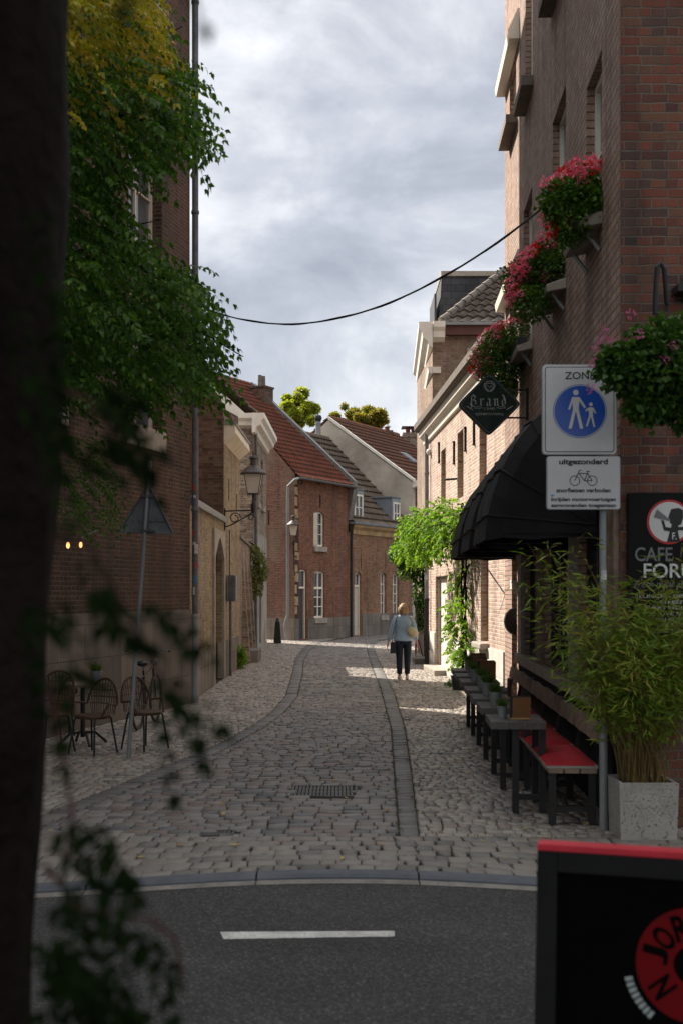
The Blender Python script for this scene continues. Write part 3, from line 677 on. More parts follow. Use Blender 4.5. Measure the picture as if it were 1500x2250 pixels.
mb.build('bargeboard', M['white'], t)
tiles('roof', (-2.8, 37.0, 7.72), (-2.75, 42.5, 7.72), (-3.6, 0, 3.2), M['tile_brown'], t)
tiles('rear_roof', (-9.6, 42.5, 7.72), (-9.6, 37.0, 7.72), (3.2, 0, 3.2), M['tile_brown'], t)
mb = MB()
prof = [(0, 7.02), (.10, 7.05), (.13, 7.2), (.28, 7.28), (.30, 7.4), (.40, 7.5), (.40, 7.66), (0, 7.66)]
mb.prism([f3.P(-.38, z, d) for d, z in prof], f3.t*(f3.len+.4))
prof2 = [(0, 7.2), (.22, 7.28), (.24, 7.4), (.34, 7.5), (.34, 7.66), (0, 7.66)]
mb.prism([(-3.32, 37-d, z) for d, z in prof2], (.45, 0, 0)); mb.build('cornice', M['white'], t)
pipe(t, [f3.P(.25, 0, .08), f3.P(.25, 7.1, .08)], .05, M['pipe'])
# ------------------------------------------------------------------ H4 red brick house at the bend
M['quoin'] = mat_plain('quoin_stone', (.40, .30, .18), .85, .45, 5, .3, c2=(.24, .15, .09))
T4 = Vector((.5, .866, 0)); B4 = Vector((-.866, .5, 0)); K = Vector((-1.8, 44, 0))
E4 = K+T4*4.17; f4 = Fr(K[:2], E4[:2]); S4 = Vector((-.68, .733, 0)); f4s = Fr((K+S4*10)[:2], K[:2])
t = thing('red_brick_house', 'red brick house at the bend with steep red tiled roof and pale quoins', 'house', K)
def hu(f, a, b): return f.u(a), f.u(b)
w1 = (*hu(f4, 689, 712), f4.z(700, 1201), f4.z(700, 1124), .1)
w2 = (*hu(f4, 690, 713), f4.z(700, 1358), f4.z(700, 1255), .05)
dr = (*hu(f4, 657, 674), .05, f4.z(665, 1251), .06)
mb = MB(); wall(mb, f4, 0, f4.len, -.05, 6.5, [w1, w2, dr], .16); mb.build('front_wall', M['br_h4'], t)
gp = [(0, -.05), (0, 6.45), (5.24, 10.95), (10.4, 6.5), (10.4, -.05)]
mb = MB(); mb.prism([K+S4*d+Vector((0, 0, z)) for d, z in gp], T4*.3); mb.prism([E4+B4*d+Vector((0, 0, z)) for d, z in ((0.02, -.05), (0.02, 6.4), (5, 10.9), (10, 6.4), (10, -.05))], -T4*.3); mb.build('side_wall', M['br_h4s'], t)
mb = MB(); obox(mb, f4, 0, dr[0]-.05, -.05, .85, .0, .035); obox(mb, f4, dr[1]+.05, f4.len, -.05, .85, .0, .035); obox(mb, f4s, 0, f4s.len+.0, -.05, .85, .0, .03); mb.build('plinth', M['plinth'], t)
rq = random.Random(6)
for i in range(13):
    z = 1.0+i*.42+rq.uniform(-.05, .05)
    if rq.random() < .22: continue
    mb = MB(); obox(mb, f4, -.0, (.22 if i % 2 else .13)+rq.uniform(0, .08), z, z+rq.uniform(.27, .36), .002, .012); mb.build('quoin', M['quoin'], t)

window(t, f4, *w1[:4], dep=.1, cols=2, rows=(.33, .66), bar=.08, label='white window with its half shutter closed')
m = MB(); uc = (w1[0]+w1[1])/2; obox(m, f4, w1[0]+.04, w1[0]+(w1[1]-w1[0])*.45, w1[2]+.06, w1[3]-.08, -.06, -.03)
for i in range(24): zz = w1[2]+.1+i*(w1[3]-w1[2]-.22)/24; obox(m, f4, w1[0]+.07, w1[0]+(w1[1]-w1[0])*.42, zz, zz+.03, -.03, -.018)
m.build('shutter', M['cream'], t)
window(t, f4, *w2[:4], dep=.1, cols=2, rows=(.22, .44), bar=.08, mb_=.035, transom=.70)
for w_ in (w1, w2): m = MB(); obox(m, f4, w_[0]-.05, w_[1]+.12, w_[2]-.2, w_[2], .002, .09); m.build('sill', M['stone'], t)
zt = dr[3]-.75
m = MB(); obox(m, f4, dr[0]+.06, dr[1]-.06, .05, zt, -.2, -.14); d_ = m.build('door', M['door_g'], t)
m = MB(); m.ball(f4.P(dr[0]+.14, 1.1, -.1), .03); m.build('handle', M['iron'], d_)
window(t, f4, dr[0], dr[1], zt, dr[3], .1, 1, (), .07, name='fanlight')
m = MB(); obox(m, f4, dr[0], dr[0]+.06, .05, zt, -.15, -.07); obox(m, f4, dr[1]-.06, dr[1], .05, zt, -.15, -.07); m.build('door_frame', M['cream'], t)
for px in (663, 700, 740): anchor(t, f4, f4.u(px), f4.z(px, 1063), f4.z(px, 1056))
anchor(t, f4, f4.u(703), f4.z(703, 1112), f4.z(703, 1090)); anchor(t, f4s, f4s.u(591), 4.6, 5.1)
up = B4*5+Vector((0, 0, 4.45))
tiles('roof', K-T4*.15-B4*.25+Vector((0, 0, 6.30)), E4-B4*.25+Vector((0, 0, 6.30)), (S4*5.24+B4*.25+Vector((0, 0, 4.67)), up+B4*.25+Vector((0, 0, .22))), M['tile_red'], t)
tiles('rear_roof', E4+B4*10+Vector((0, 0, 6.5)), K+S4*10.4+Vector((0, 0, 6.5)), (-B4*5+Vector((0, 0, 4.45)), -S4*5.16+Vector((0, 0, 4.45))), M['tile_red'], t)
mb = MB()
for i in range(13):
    a = K+T4*.75+B4*5+Vector((0, 0, 11.04))+T4*(i*.27); mb.tube([a, a+T4*.28], [.10, .085], 8)
mb.build('ridge_tiles', M['tile_red'], t)
# gutter with its bent grey downpipe
g0 = K-T4*.2-B4*.3+Vector((0, 0, 6.32)); g1 = E4+T4*.2-B4*.3+Vector((0, 0, 6.30))
mb = MB()
n = 8; P_ = []
for e_ in (g0, g1): P_.append([e_-B4*(.07*math.cos(math.pi*i/n))+Vector((0, 0, -.075*math.sin(math.pi*i/n))) for i in range(n+1)])
for i in range(n): mb.quad(P_[0][i], P_[1][i], P_[1][i+1], P_[0][i+1])
L_ = (g1-g0).length
for i in range(10):
    c = g0+(g1-g0)*(i+.5)/10; mb.tube([c-B4*(.082*math.cos(math.pi*j/n))+Vector((0, 0, -.09*math.sin(math.pi*j/n))) for j in range(n+1)], .012, 5)
mb.build('gutter', M['zinc'], t)
dp = at(632, 1060, 43.75)
pts = [g0+Vector((0, 0, -.08))]+[Vector((x, y, z)) for x, y, z in [(g0.x-.12, g0.y-.1, 6.2), (dp.x+.02, dp.y, 5.95), (dp.x, dp.y, 5.6), (dp.x, dp.y, 1.0), (dp.x-.12, dp.y-.02, .6), (dp.x-.05, dp.y-.02, .05)]]
pipe(t, pts, .055, M['zinc'], 'drainpipe')
# chimney
c = K+T4*3.95+B4*4.2
mb = MB(); fc = Fr((c-T4*.28)[:2], (c+T4*.28)[:2])
mb.prism([c+T4*a+B4*b+Vector((0, 0, 9.6)) for a, b in ((-.36, -.36), (.36, -.36), (.36, .36), (-.36, .36))], (0, 0, 1.12)); mb.prism([c+T4*a+B4*b+Vector((0, 0, 10.724)) for a, b in ((-.4, -.4), (.4, -.4), (.4, .4), (-.4, .4))], (0, 0, .08))
ch = mb.build('chimney', M['br_dark'], t)
for s_ in (-.13, .13):
    m = MB(); m.lathe([(.10, 0), (.085, .5)], c+T4*s_+Vector((0, 0, 10.8)), 10); m.build('chimney_pot', M['stone_d'], ch)
# fire wall strip between H4 and H5
mb = MB(); o_ = E4+Vector((0, 0, 6.1))
mb.prism([o_-B4*.25+Vector((0, 0, 0)), o_-B4*.25+Vector((0, 0, .42)), o_+B4*4.9+Vector((0, 0, 5.0)), o_+B4*4.9+Vector((0, 0, 3.0)), o_+B4*.6+Vector((0, 0, -1.2)), o_+Vector((0, 0, -1.2))], T4*.34); mb.build('parapet', M['concrete'], t)
mb = MB(); mb.prism([o_-B4*.27+Vector((0, 0, .42)), o_-B4*.27+Vector((0, 0, .46)), o_+B4*4.9+Vector((0, 0, 5.04)), o_+B4*4.9+Vector((0, 0, 5.0))], T4*.1); mb.build('flashing', M['zinc'], t)
# ------------------------------------------------------------------ H5 low house with two dormers
Z = lambda z: Vector((0, 0, z))
E5 = E4+T4*5.97; f5 = Fr(E4[:2], E5[:2])
t = thing('dormer_house', 'low brick house with ochre cornice, brown roof and two blue-grey dormers', 'house', E4)
d5 = (*hu(f5, 778, 793), .05, f5.z(785, 1258), .09)
v1 = (*hu(f5, 835, 848), f5.z(841, 1352), f5.z(841, 1258), .09); v2 = (*hu(f5, 862, 876), f5.z(869, 1351), f5.z(869, 1260), .09)
mb = MB(); wall(mb, f5, .0, f5.len, -.05, 4.4, [d5, v1, v2], .2, 0); closed(mb, f5, 0, f5.len, -.05, 4.4, 9); mb.build('front_wall', M['br_h5'], t)
mb = MB(); obox(mb, f5, .02, d5[0]-.05, -.05, .95, .0, .03); obox(mb, f5, d5[1]+.05, f5.len, -.05, .95, .0, .03); mb.build('plinth', M['plinth'], t)
window(t, f5, *v1[:4], dep=.14, cols=2, rows=(.27, .51, .75), bar=.08, mb_=.032); window(t, f5, *v2[:4], dep=.14, cols=2, rows=(.27, .51, .75), bar=.08, mb_=.032)
for v_ in (v1, v2): m = MB(); obox(m, f5, v_[0]-.04, v_[1]+.1, v_[2]-.22, v_[2], .002, .08); m.build('sill', M['stone'], t)
zt = d5[3]-.6
m = MB(); obox(m, f5, d5[0]+.07, d5[1]-.07, .05, zt, -.2, -.13); d_ = m.build('door', M['door_w'], t)
m = MB(); obox(m, f5, d5[0]+.16, d5[1]-.16, .3, .9, -.13, -.11); obox(m, f5, d5[0]+.16, d5[1]-.16, 1.1, zt-.25, -.13, -.11); m.build('door_panel', M['door_w'], d_)
m = MB(); obox(m, f5, d5[0], d5[0]+.07, .05, zt, -.18, -.08); obox(m, f5, d5[1]-.07, d5[1], .05, zt, -.18, -.08); m.build('door_frame', M['cream'], t)
window(t, f5, d5[0], d5[1], zt, d5[3], .12, 2, (), .07, name='fanlight')
prof = [(0, 4.30), (.05, 4.33), (.08, 4.5), (.2, 4.62), (.22, 4.74), (0, 4.74)]
mb = MB(); mb.prism([f5.P(.16, z, d) for d, z in prof], T4*(f5.len-.2)); mb.build('cornice', M['cornice_y'], t)
mb = MB(); obox(mb, f5, .05, f5.len-.04, 4.743, 4.83, .0, .29); mb.build('gutter', M['dormer'], t)
tiles('roof', E4+T4*.34-B4*.15+Z(4.72), E5-B4*.15+Z(4.72), B4*4.65+Z(4.55), M['tile_brown'], t, tw=.24, tl=.42, amp=.03, step=.085)
mb = MB(); mb.prism([E4+T4*.3+B4*4.5+Z(9.2), E4+T4*.3+B4*9+Z(4.7), E4+T4*.3+B4*9+Z(4.2), E4+T4*.3+B4*4.4+Z(9)], T4*(f5.len-.3)); mb.build('rear_roof', M['tile_brown'], t)
mb = MB()
for i in range(20):
    a = E4+T4*(.35+i*.28)+B4*4.5+Z(9.3); mb.tube([a, a+T4*.29], [.11, .09], 8)
mb.build('ridge_tiles', M['tile_brown'], t)
pipe(t, [f5.P(.02, 4.72, .18), f5.P(.12, 4.3, .1), f5.P(.14, 4.1, .08), f5.P(.14, 0, .08)], .055, M['pipe_d'], 'drainpipe')
for px in (792, 846): 
    mb = MB(); u_ = f5.u(px); z_ = f5.z(px, 1226); mb.tube([f5.P(u_, z_-.5, .012), f5.P(u_+.03, z_-.2, .012), f5.P(u_-.02, z_+.05, .012), f5.P(u_, z_+.4, .012)], [.012, .014, .01, .006], 5); mb.build('wall_anchor', M['black'], t)
fd = Fr((E4+B4*.25)[:2], (E5+B4*.25)[:2])
for (a, b, zt_) in ((772, 796, 6.26), (858, 877, 6.16)):
    u0, u1 = fd.u(a), fd.u(b)
    mb = MB(); P = fd.P; dep = 1.55
    mb.hexa([P(u0, 4.85, -.0), P(u1, 4.85, -.0), P(u1, 4.85, -dep), P(u0, 4.85, -dep), P(u0, zt_, 0), P(u1, zt_, 0), P(u1, zt_, -dep), P(u0, zt_, -dep)])
    obox(mb, fd, u0-.06, u1+.06, zt_+.002, zt_+.06, -dep, .06)
    dm = mb.build('dormer', M['dormer'], t)
    m = MB(); s_ = .11; obox(m, fd, u0+.02, u0+s_, 4.9, zt_-.03, .003, .05); obox(m, fd, u1-s_, u1-.02, 4.9, zt_-.03, .003, .05); obox(m, fd, u0+s_, u1-s_, zt_-.2, zt_-.03, .003, .05); m.build('dormer_cladding', M['zinc'], dm)
    wo = window(dm, fd, u0+s_, u1-s_, 4.95, zt_-.2, -.06, 2, (.5,), .075, .035)
# ------------------------------------------------------------------ H6 rendered gable, red roof
E6 = E5+T4*7.5; f6 = Fr(E5[:2], E6[:2])
t = thing('gable_house', 'tall house with bare grey rendered gable and rust red tiled roof', 'house', E5)
gp = [(0, -.05), (0, 7.0), (4.5, 10.2), (9, 7.0), (9, -.05)]
mb = MB(); mb.prism([E5+B4*d+Z(z) for d, z in gp], T4*.3); mb.build('gable_wall', M['plaster'], t)
mb = MB(); wall(mb, f6, .3, f6.len, -.05, 7.0, [(1.5, 2.4, 3.6, 5.2), (4, 4.9, 3.6, 5.2), (1.5, 2.4, .9, 2.6)], .15); closed(mb, f6, .3, f6.len, -.05, 7, 9); mb.build('front_wall', M['br_h4'], t)
for h in ((1.5, 2.4, 3.6, 5.2), (4, 4.9, 3.6, 5.2), (1.5, 2.4, .9, 2.6)): window(t, f6, *h, dep=.1, rows=(.5,))
mb = MB(); mb.prism([E5-T4*.06-B4*.12+Z(6.98), E5-T4*.06-B4*.12+Z(7.12), E5-T4*.06+B4*4.5+Z(10.38), E5-T4*.06+B4*4.5+Z(10.24)], T4*.16)
mb.build('verge_trim', M['white'], t)
tiles('roof', E5+T4*.1-B4*.2+Z(6.98), E6-B4*.2+Z(6.98), B4*4.7+Z(3.32), M['tile_rust'], t, tw=.24, tl=.42, amp=.03, step=.08)
tiles('rear_roof', E6+B4*9+Z(7.0), E5+B4*9+Z(7.0), -B4*4.5+Z(3.3), M['tile_rust'], t)
mb = MB()
for i in range(26):
    a = E5+T4*(.1+i*.28)+B4*4.5+Z(10.36); mb.tube([a, a+T4*.29], [.11, .09], 8)
mb.build('ridge_tiles', M['tile_rust'], t)
mb = MB(); mb.prism([f6.P(.02, z, d) for d, z in ((0, 6.72), (.2, 6.78), (.3, 6.9), (.3, 7.05), (0, 7.05))], T4*7.4); mb.build('cornice', M['white'], t)
pipe(t, [f6.P(.6, 0, .08), f6.P(.6, 6.7, .08)], .05, M['pipe_d'])
# skylight
c0 = E5+T4*3.6+B4*1.6+Z(6.98+1.2+.12); us = (B4*4.7+Z(3.32)).normalized(); nr = T4.cross(us)
nr = nr if nr.z > 0 else -nr
mb = MB(); mb.prism([c0-T4*.35, c0+T4*.35, c0+T4*.35+us*.9, c0-T4*.35+us*.9], nr*.08); sk = mb.build('skylight', M['zinc'], t)
m = MB(); m.prism([c0-T4*.27+us*.08+nr*.083, c0+T4*.27+us*.08+nr*.083, c0+T4*.27+us*.8+nr*.083, c0-T4*.27+us*.8+nr*.083], nr*.01); m.build('pane', M['glass_sky'], sk)
# metal flue at the H5/H6 roof
t = thing('flue_pipe', 'round metal flue with black wind cowl above the brown ridge', 'flue', at(699, 955, 54.6))
c = at(699, 955, 54.6); mb = MB(); mb.lathe([(.13, -1.0), (.13, .62)], c, 14); mb.lathe([(.15, .5), (.15, .56)], c, 14); mb.build('pipe', M['zinc'], t, smooth=False)
mb = MB(); mb.lathe([(.10, .60), (.15, .66), (.17, .78), (.14, .90), (.05, .96)], c, 12)
for j in range(8):
    a = j*math.pi/4; mb.tube([c+Vector((.17*math.cos(a)*s1, .17*math.sin(a)*s1, z1)) for s1, z1 in ((.7, .64), (1.05, .78), (.75, .93))], .012, 4)
mb.build('cowl', M['black'], t)
# ------------------------------------------------------------------ houses behind with chimneys
def chim(label, px0, px1, ytop, ybot, Y, capkind, mt):
    a = at(px0, ytop, Y); b = at(px1, ybot, Y); t = thing('chimney', label, 'chimney', ((a.x+b.x)/2, Y, b.z))
    mb = MB(); mb.box(a.x, b.x, Y, Y+.8, b.z-3, a.z); mb.box(a.x-.03, b.x+.03, Y-.03, Y+.83, a.z-.25, a.z-.12); mb.build('stack', mt, t)
    m = MB(); w_ = b.x-a.x; cx = (a.x+b.x)/2
    if capkind: 
        m.box(cx-w_*.28, cx-w_*.02, Y+.25, Y+.55, a.z, a.z+.28); m.box(cx+w_*.06, cx+w_*.3, Y+.25, Y+.55, a.z, a.z+.28); m.build('chimney_pot', M['tile_red'], t)
        m = MB(); m.box(a.x-.05, b.x+.05, Y-.1, Y+.9, a.z+.282, a.z+.33); m.build('cap', M['iron'], t)
    else:
        m.lathe([(.12, 0), (.12, .2)], (cx, Y+.4, a.z), 10); m.build('chimney_pot', M['tile_red'], t); m = MB(); m.lathe([(.22, .22), (.02, .36)], (cx, Y+.4, a.z), 10); m.build('cap', M['zinc'], t)
chim('brick chimney stack under a flat slab cap behind the rust red roof', 884, 919, 950, 1005, 62, True, M['br_r2'])
chim('squat old chimney stack with small conical zinc cap behind the rust red roof', 838, 863, 945, 975, 60, False, M['br_dark'])
t = thing('rear_house', 'distant house with grey tiled roof behind the rust red roof', 'house', (4.5, 63, 0))
a = at(820, 968, 63); b = at(960, 1010, 63)
mb = MB(); mb.box(1.6, 7.5, 63.4, 72, -.05, a.z-.8); mb.build('wall', M['br_h4'], t)
tiles('roof', (1.4, 63.2, a.z-1.9), (7.6, 63.2, b.z-1.6), (Vector((0, 3, 2.1)), Vector((0, 3, 1.9))), M['tile_grey'], t)
# ================================================================== RIGHT SIDE
# ------------------------------------------------------------------ R1 sunlit house
r1 = Fr((2.2, 29.8), (2.69, 18.8))
t = thing('sunlit_house', 'low sunlit pale brick house with long white cornice and white plinth', 'house', (2.45, 24, 0))
U = lambda a, b: (r1.u(a), r1.u(b))
up_ = [(*U(968, 978), 3.93, 5.2), (*U(1004, 1017), 3.86, 5.25), (*U(1052, 1068), 3.87, 5.1)]
door = (*U(956, 981), .12, r1.z(966, 1266)); gw = (*U(1055, 1072), .98, 2.75)
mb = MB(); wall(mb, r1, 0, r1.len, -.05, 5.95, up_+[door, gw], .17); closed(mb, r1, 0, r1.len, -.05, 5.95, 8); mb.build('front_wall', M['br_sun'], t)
for h in up_: window(t, r1, *h, dep=.15, cols=2, rows=(.5,), bar=.07, mat=M['cornice_y'])
window(t, r1, *gw, dep=.15, cols=2, rows=(.33, .66), bar=.07, mat=M['cornice_y'])
m = MB(); obox(m, r1, gw[0]-.08, gw[1]+.08, .86, .978, .002, .17); m.build('sill', M['stone'], t, bevel=.03)
mb = MB(); obox(mb, r1, 1.0, door[0]-.05, -.05, .9, .0, .03); obox(mb, r1, door[1]+.05, gw[0]-.0, -.05, .9, 0, .03); obox(mb, r1, gw[0], gw[1], -.05, .855, 0, .029); obox(mb, r1, gw[1], r1.len, -.05, .9, 0, .03)
mb.build('plinth', M['plinth_w'], t)
m = MB(); obox(m, r1, door[0]+.09, door[1]-.09, .12, 2.2, -.17, -.12); d_ = m.build('door', M['white'], t)
m = MB(); m.tube([r1.P(door[1]-.2, 1.05, -.1), r1.P(door[1]-.2, 1.05, -.02), r1.P(door[1]-.32, 1.05, -.02)], .012, 6); m.build('handle', M['zinc'], d_)
m = MB(); obox(m, r1, door[0], door[0]+.09, .12, door[3], -.17, -.06); obox(m, r1, door[1]-.09, door[1], .12, door[3], -.17, -.06); obox(m, r1, door[0]+.09, door[1]-.09, 2.2, door[3], -.17, -.06); m.build('door_frame', M['greyp'], t)
m = MB(); obox(m, r1, door[0]-.1, door[1]+.1, -.05, .12, 0, .3); m.build('doorstep', M['stone'], t, bevel=.01)
P = r1.P
mb = MB(); prof = [(0, 5.72), (.06, 5.74), (.08, 5.86), (.17, 5.93), (.19, 6.06), (0, 6.06)]
mb.prism([P(-.05, z, d) for d, z in prof], r1.t*(r1.len+.03)); mb.build('cornice', M['white'], t)
mb = MB(); prof = [(0.0, 6.065), (.24, 6.065), (.30, 6.12), (.31, 6.26), (.28, 6.26), (.26, 6.15), (0, 6.15)]
mb.prism([P(-.08, z, d) for d, z in prof], r1.t*(r1.len+.05)); mb.build('gutter', M['stone_d'], t)
tiles('roof', P(0, 6.1, .1), P(r1.len, 6.1, .1), (3.6, .15, 2.6), M['tile_grey'], t)
for px in (965, 998, 1023, 1042): u_ = r1.u(px); z_ = r1.z(px, {965: 995, 998: 995, 1023: 965, 1042: 950}[px]); anchor(t, r1, u_, z_-.22, z_+.22)
m = MB(); m.tube([r1.P(r1.u(1003), 4.3, .0), r1.P(r1.u(1003), 4.28, .25)], .025, 6); m.build('hook', M['black'], t)
pp = pipe(t, [P(.95, 5.9, .1), P(.95, 5.6, .09), P(.95, 1.7, .09)], .05, M['zinc'], 'drainpipe', [P(.95, z, .09) for z in (4.9, 3.5)])
stickers(pp, P(.95, 0, .09).x, P(.95, 0, .09).y, .05, [2.9, .1, 2.5, .06, 2.2, .12], ['st_w', 'st_r', 'st_w'])
pipe(t, [P(.95, 1.7, .09), P(.95, 0, .09)], .056, M['pipe_d'], 'drainpipe_foot', [P(.95, 1.7, .09), P(.95, .45, .09)])
# camera on the corner
c = at(943, 993, 28.7)
t2 = thing('security_camera', 'small white dome camera on the sunlit brick wall under the cornice', 'camera', c)
m = MB(); m.ball(c, .085, .085, .085); m.build('housing', M['white'], t2, smooth=True); m = MB(); m.box(c.x+.02, c.x+.24, c.y-.04, c.y+.04, c.z+.06, c.z+.12); m.build('bracket', M['white'], t2)
t2 = thing('stone_step', 'grey stone step against the drainpipe corner of the sunlit house', 'step', (2.05, 29.6, 0))
m = MB(); m.box(1.9, 2.25, 29.6, 30.6, 0, .16); m.build('step', M['concrete'], t2, bevel=.01)
# ------------------------------------------------------------------ R2 tall house
r2 = Fr((2.62, 36.0), (2.38, 29.95)); r2s = Fr((2.38, 29.9), (9, 29.9))
t = thing('tall_house', 'tall narrow brick house with big cream cornice and slate dormer box', 'house', (2.4, 30, 0))
hs = [(2.2, 2.9, 6.0, 7.3), (4.2, 4.9, 6.0, 7.3), (2.2, 2.9, 3.4, 5.2), (4.2, 4.9, 3.4, 5.2), (2.0, 3.0, .1, 2.6)]
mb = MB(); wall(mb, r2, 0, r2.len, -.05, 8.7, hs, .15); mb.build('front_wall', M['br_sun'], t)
for h in hs[:4]: window(t, r2, *h, dep=.1, rows=(.5,))
m = MB(); obox(m, r2, *hs[4], -.14, -.08); m.build('door', mat_plain('door_green', (.03, .06, .045), .5, .2), t)
mb = MB(); wall(mb, r2s, 0, r2s.len, -.05, 8.7, [(1.13, 1.28, 7.12, 7.3)], .15); closed(mb, r2s, 0, r2s.len, -.05, 8.7, 6); mb.build('side_wall', M['br_r2'], t)
mb = MB(); obox(mb, r2s, .55, 2.0, 7.42, 7.5, .002, .06); obox(mb, r2s, .55, 1.8, 6.85, 6.95, .002, .05); mb.build('ledge', M['stone_d'], t)
mb = MB(); obox(mb, r2s, .9, 1.3, 7.75, 8.3, .002, .03); mb.build('stone_patch', M['stone'], t)
m = MB(); obox(m, r2s, 1.13, 1.28, 7.12, 7.3, -.14, -.1); m.build('vent', M['dark'], t)
prof = [(0, 8.28), (.10, 8.32), (.13, 8.45), (.25, 8.55), (.28, 8.7), (.36, 8.8), (.36, 8.95), (0, 8.95)]
mb = MB(); mb.prism([r2.P(-.05, z, d) for d, z in prof], r2.t*(r2.len+.3)); 
prof = [(0, 8.45), (.18, 8.55), (.2, 8.7), (.27, 8.8), (.27, 8.95), (0, 8.95)]
mb.prism([(2.385, 29.895-d, z) for d, z in prof], (.31, 0, 0)); mb.build('cornice', M['white'], t)
mb = MB(); mb.prism([r2.P(0, z, d) for d, z in ((0, 7.62), (.10, 7.66), (.12, 7.8), (0, 7.8))], r2.t*(r2.len+.1)); obox(mb, r2s, .003, .22, 7.64, 7.8, 0, .05); mb.build('string_course', M['white'], t)
mb = MB(); obox(mb, r2s, .32, 6.6, 8.62, 8.86, .002, .16); mb.build('fascia', mat_plain('fascia_brown', (.12, .045, .035), .6, .2), t)
mb = MB(); obox(mb, r2s, .31, 6.6, 8.862, 8.94, .0, .24); mb.build('gutter', M['zinc'], t)
# hip roof: plane facing the street end, with ridge tiles up the hip
tiles('roof', (2.5, 29.75, 8.9), (8.5, 29.75, 8.9), (Vector((3.2, 3.2, 3.1)), Vector((0, 3.2, 3.1))), M['tile_grey'], t, tw=.28, tl=.36, amp=.045, step=.045)
mb = MB(); mb.quad((2.36, 29.9, 8.9), (2.36, 36, 8.9), (5.6, 33.0, 12), (5.6, 33, 12)); mb.build('side_slope', M['tile_grey'], t)
mb = MB(); a = Vector((2.62, 29.85, 9.0)); dv = Vector((1, 1, .97)).normalized()
for i in range(13): mb.tube([a+dv*(i*.36), a+dv*(i*.36+.38)], [.125, .10], 10)
mb.build('ridge_tiles', M['tile_grey'], t)
sb = Fr((2.72, 32.4), (7, 32.4))
mb = MB(); mb.prism([(2.72, 32.4, 8.7), (7, 32.4, 8.7), (7, 32.4, 10.88), (2.84, 32.4, 10.88)], (0, 2, 0)); dm = mb.build('dormer', M['slate'], t)
mb = MB(); obox(mb, sb, .1, 4.4, 10.883, 11.02, -2, .05); mb.build('coping', M['stone'], dm)
mb = MB(); mb.box(2.64, 2.70, 32.45, 34.2, 8.9, 10.4); mb.build('dormer_window', M['door_g'], dm)
m = MB(); obox(m, sb, 1.66, 1.78, 10.65, 10.76, .003, .04); m.build('vent', M['white'], dm)
# ------------------------------------------------------------------ cafe building (A) and the tall part beyond (B)
fb = Fr((2.69, 18.8), (2.607, 16.62)); fa = Fr((2.605, 16.6), (2.25, 9.2)); fe = Fr((2.25, 9.2), (8.5, 9.2))
t = thing('narrow_building', 'narrow tall brick building with white window hoods beside the cafe', 'building', (2.65, 17.7, 0))
hs = [(.75, 1.65, 9.05, 10.0), (.75, 1.65, 5.15, 6.45), (1.05, 1.75, .05, 2.5)]
mb = MB(); wall(mb, fb, 0, fb.len, -.05, 16, hs, .14); closed(mb, fb, 0, fb.len, -.05, 16, 7); mb.build('front_wall', M['br_cafe'], t)
for h in hs[:2]:
    window(t, fb, *h, dep=.1, rows=(.5,)); m = MB(); obox(m, fb, h[0]-.1, h[1]+.12, h[2]-.12, h[2]-.0, .002, .17); m.build('sill', M['stone_d'], t)
    m = MB(); P = fb.P; z0 = h[3]+.05
    m.prism([P(.05, z0, 0), P(.05, z0, .15), P(.05, z0+.12, .17), P(.05, z0+.45, .02), P(.05, z0+.45, 0)], fb.t*2.0); m.build('window_hood', M['white'], t)
m = MB(); obox(m, fb, *hs[2], -.13, -.08); m.build('door', M['door_g'], t)
t = thing('cafe_building', 'dark brick corner cafe building with red patched end wall and flowers on its sills', 'building', (2.25, 9.2, 0))
ua = lambda a, b: (fa.u(a), fa.u(b))
W1 = (*ua(1287, 1321), 5.25, 6.68); W2 = (*ua(1213, 1242), 5.25, 7.32); W3 = (*ua(1149, 1168), 5.25, 7.3)
Wu = [(W1[0], W1[1], 8.72, 10.6), (W2[0], W2[1], 8.72, 10.6), (fa.u(1153.5), fa.u(1169.5), 8.72, 10.6)]
sf = [(.55, 2.2, 1.02, 3.0), (2.75, 4.9, 1.02, 3.0), (5.35, 7.0, 1.02, 3.0)]
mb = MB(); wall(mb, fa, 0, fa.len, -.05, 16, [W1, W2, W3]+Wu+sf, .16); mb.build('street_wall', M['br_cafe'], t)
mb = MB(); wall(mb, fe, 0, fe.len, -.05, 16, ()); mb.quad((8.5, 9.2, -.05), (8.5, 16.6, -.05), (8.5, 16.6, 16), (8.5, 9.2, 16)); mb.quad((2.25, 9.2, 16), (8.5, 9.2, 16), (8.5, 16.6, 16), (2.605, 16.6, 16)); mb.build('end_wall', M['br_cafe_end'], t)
for w_ in [W1, W2, W3]+Wu: window(t, fa, *w_, dep=.11, cols=2, rows=(.5,), bar=.07)
for w_ in [W1, W2, W3]: 
    m = MB(); P = fa.P; a, b = w_[0]-.06, w_[1]+.06
    m.prism([P(a, 5.13, 0), P(a, 5.09, .20), P(a, 5.17, .215), P(a, 5.245, 0)], fa.t*(b-a)); m.build('sill', M['stone'], t, bevel=.01)
    for q_ in (a+.12, b-.12): m = MB(); m.tube([P(q_, 4.93, .01), P(q_, 5.10, .13)], .02, 6); m.build('sill_bracket', M['zinc'], t)
for w_ in Wu: m = MB(); obox(m, fa, w_[0]-.08, w_[1]+.08, w_[2]-.13, w_[2], .002, .16); m.build('sill', M['stone_d'], t)
for h in sf:
    window(t, fa, *h, dep=.1, cols=3, bar=.09, mb_=.07, mat=M['black'], name='shop_window')
for i, (a, b) in enumerate(((.1, .5), (2.25, 2.7), (4.95, 5.3), (7.05, fa.len-.02))):
    m = MB(); obox(m, fa, a, b, 1.02, 3.0, .002, .05); m.build('pilaster', M['wood'] if i % 2 else M['greyp'], t)
m = MB()
for i in range(6): obox(m, fa, .1+i*1.2, .1+i*1.2+1.19, .88, 1.015, .002, .10)
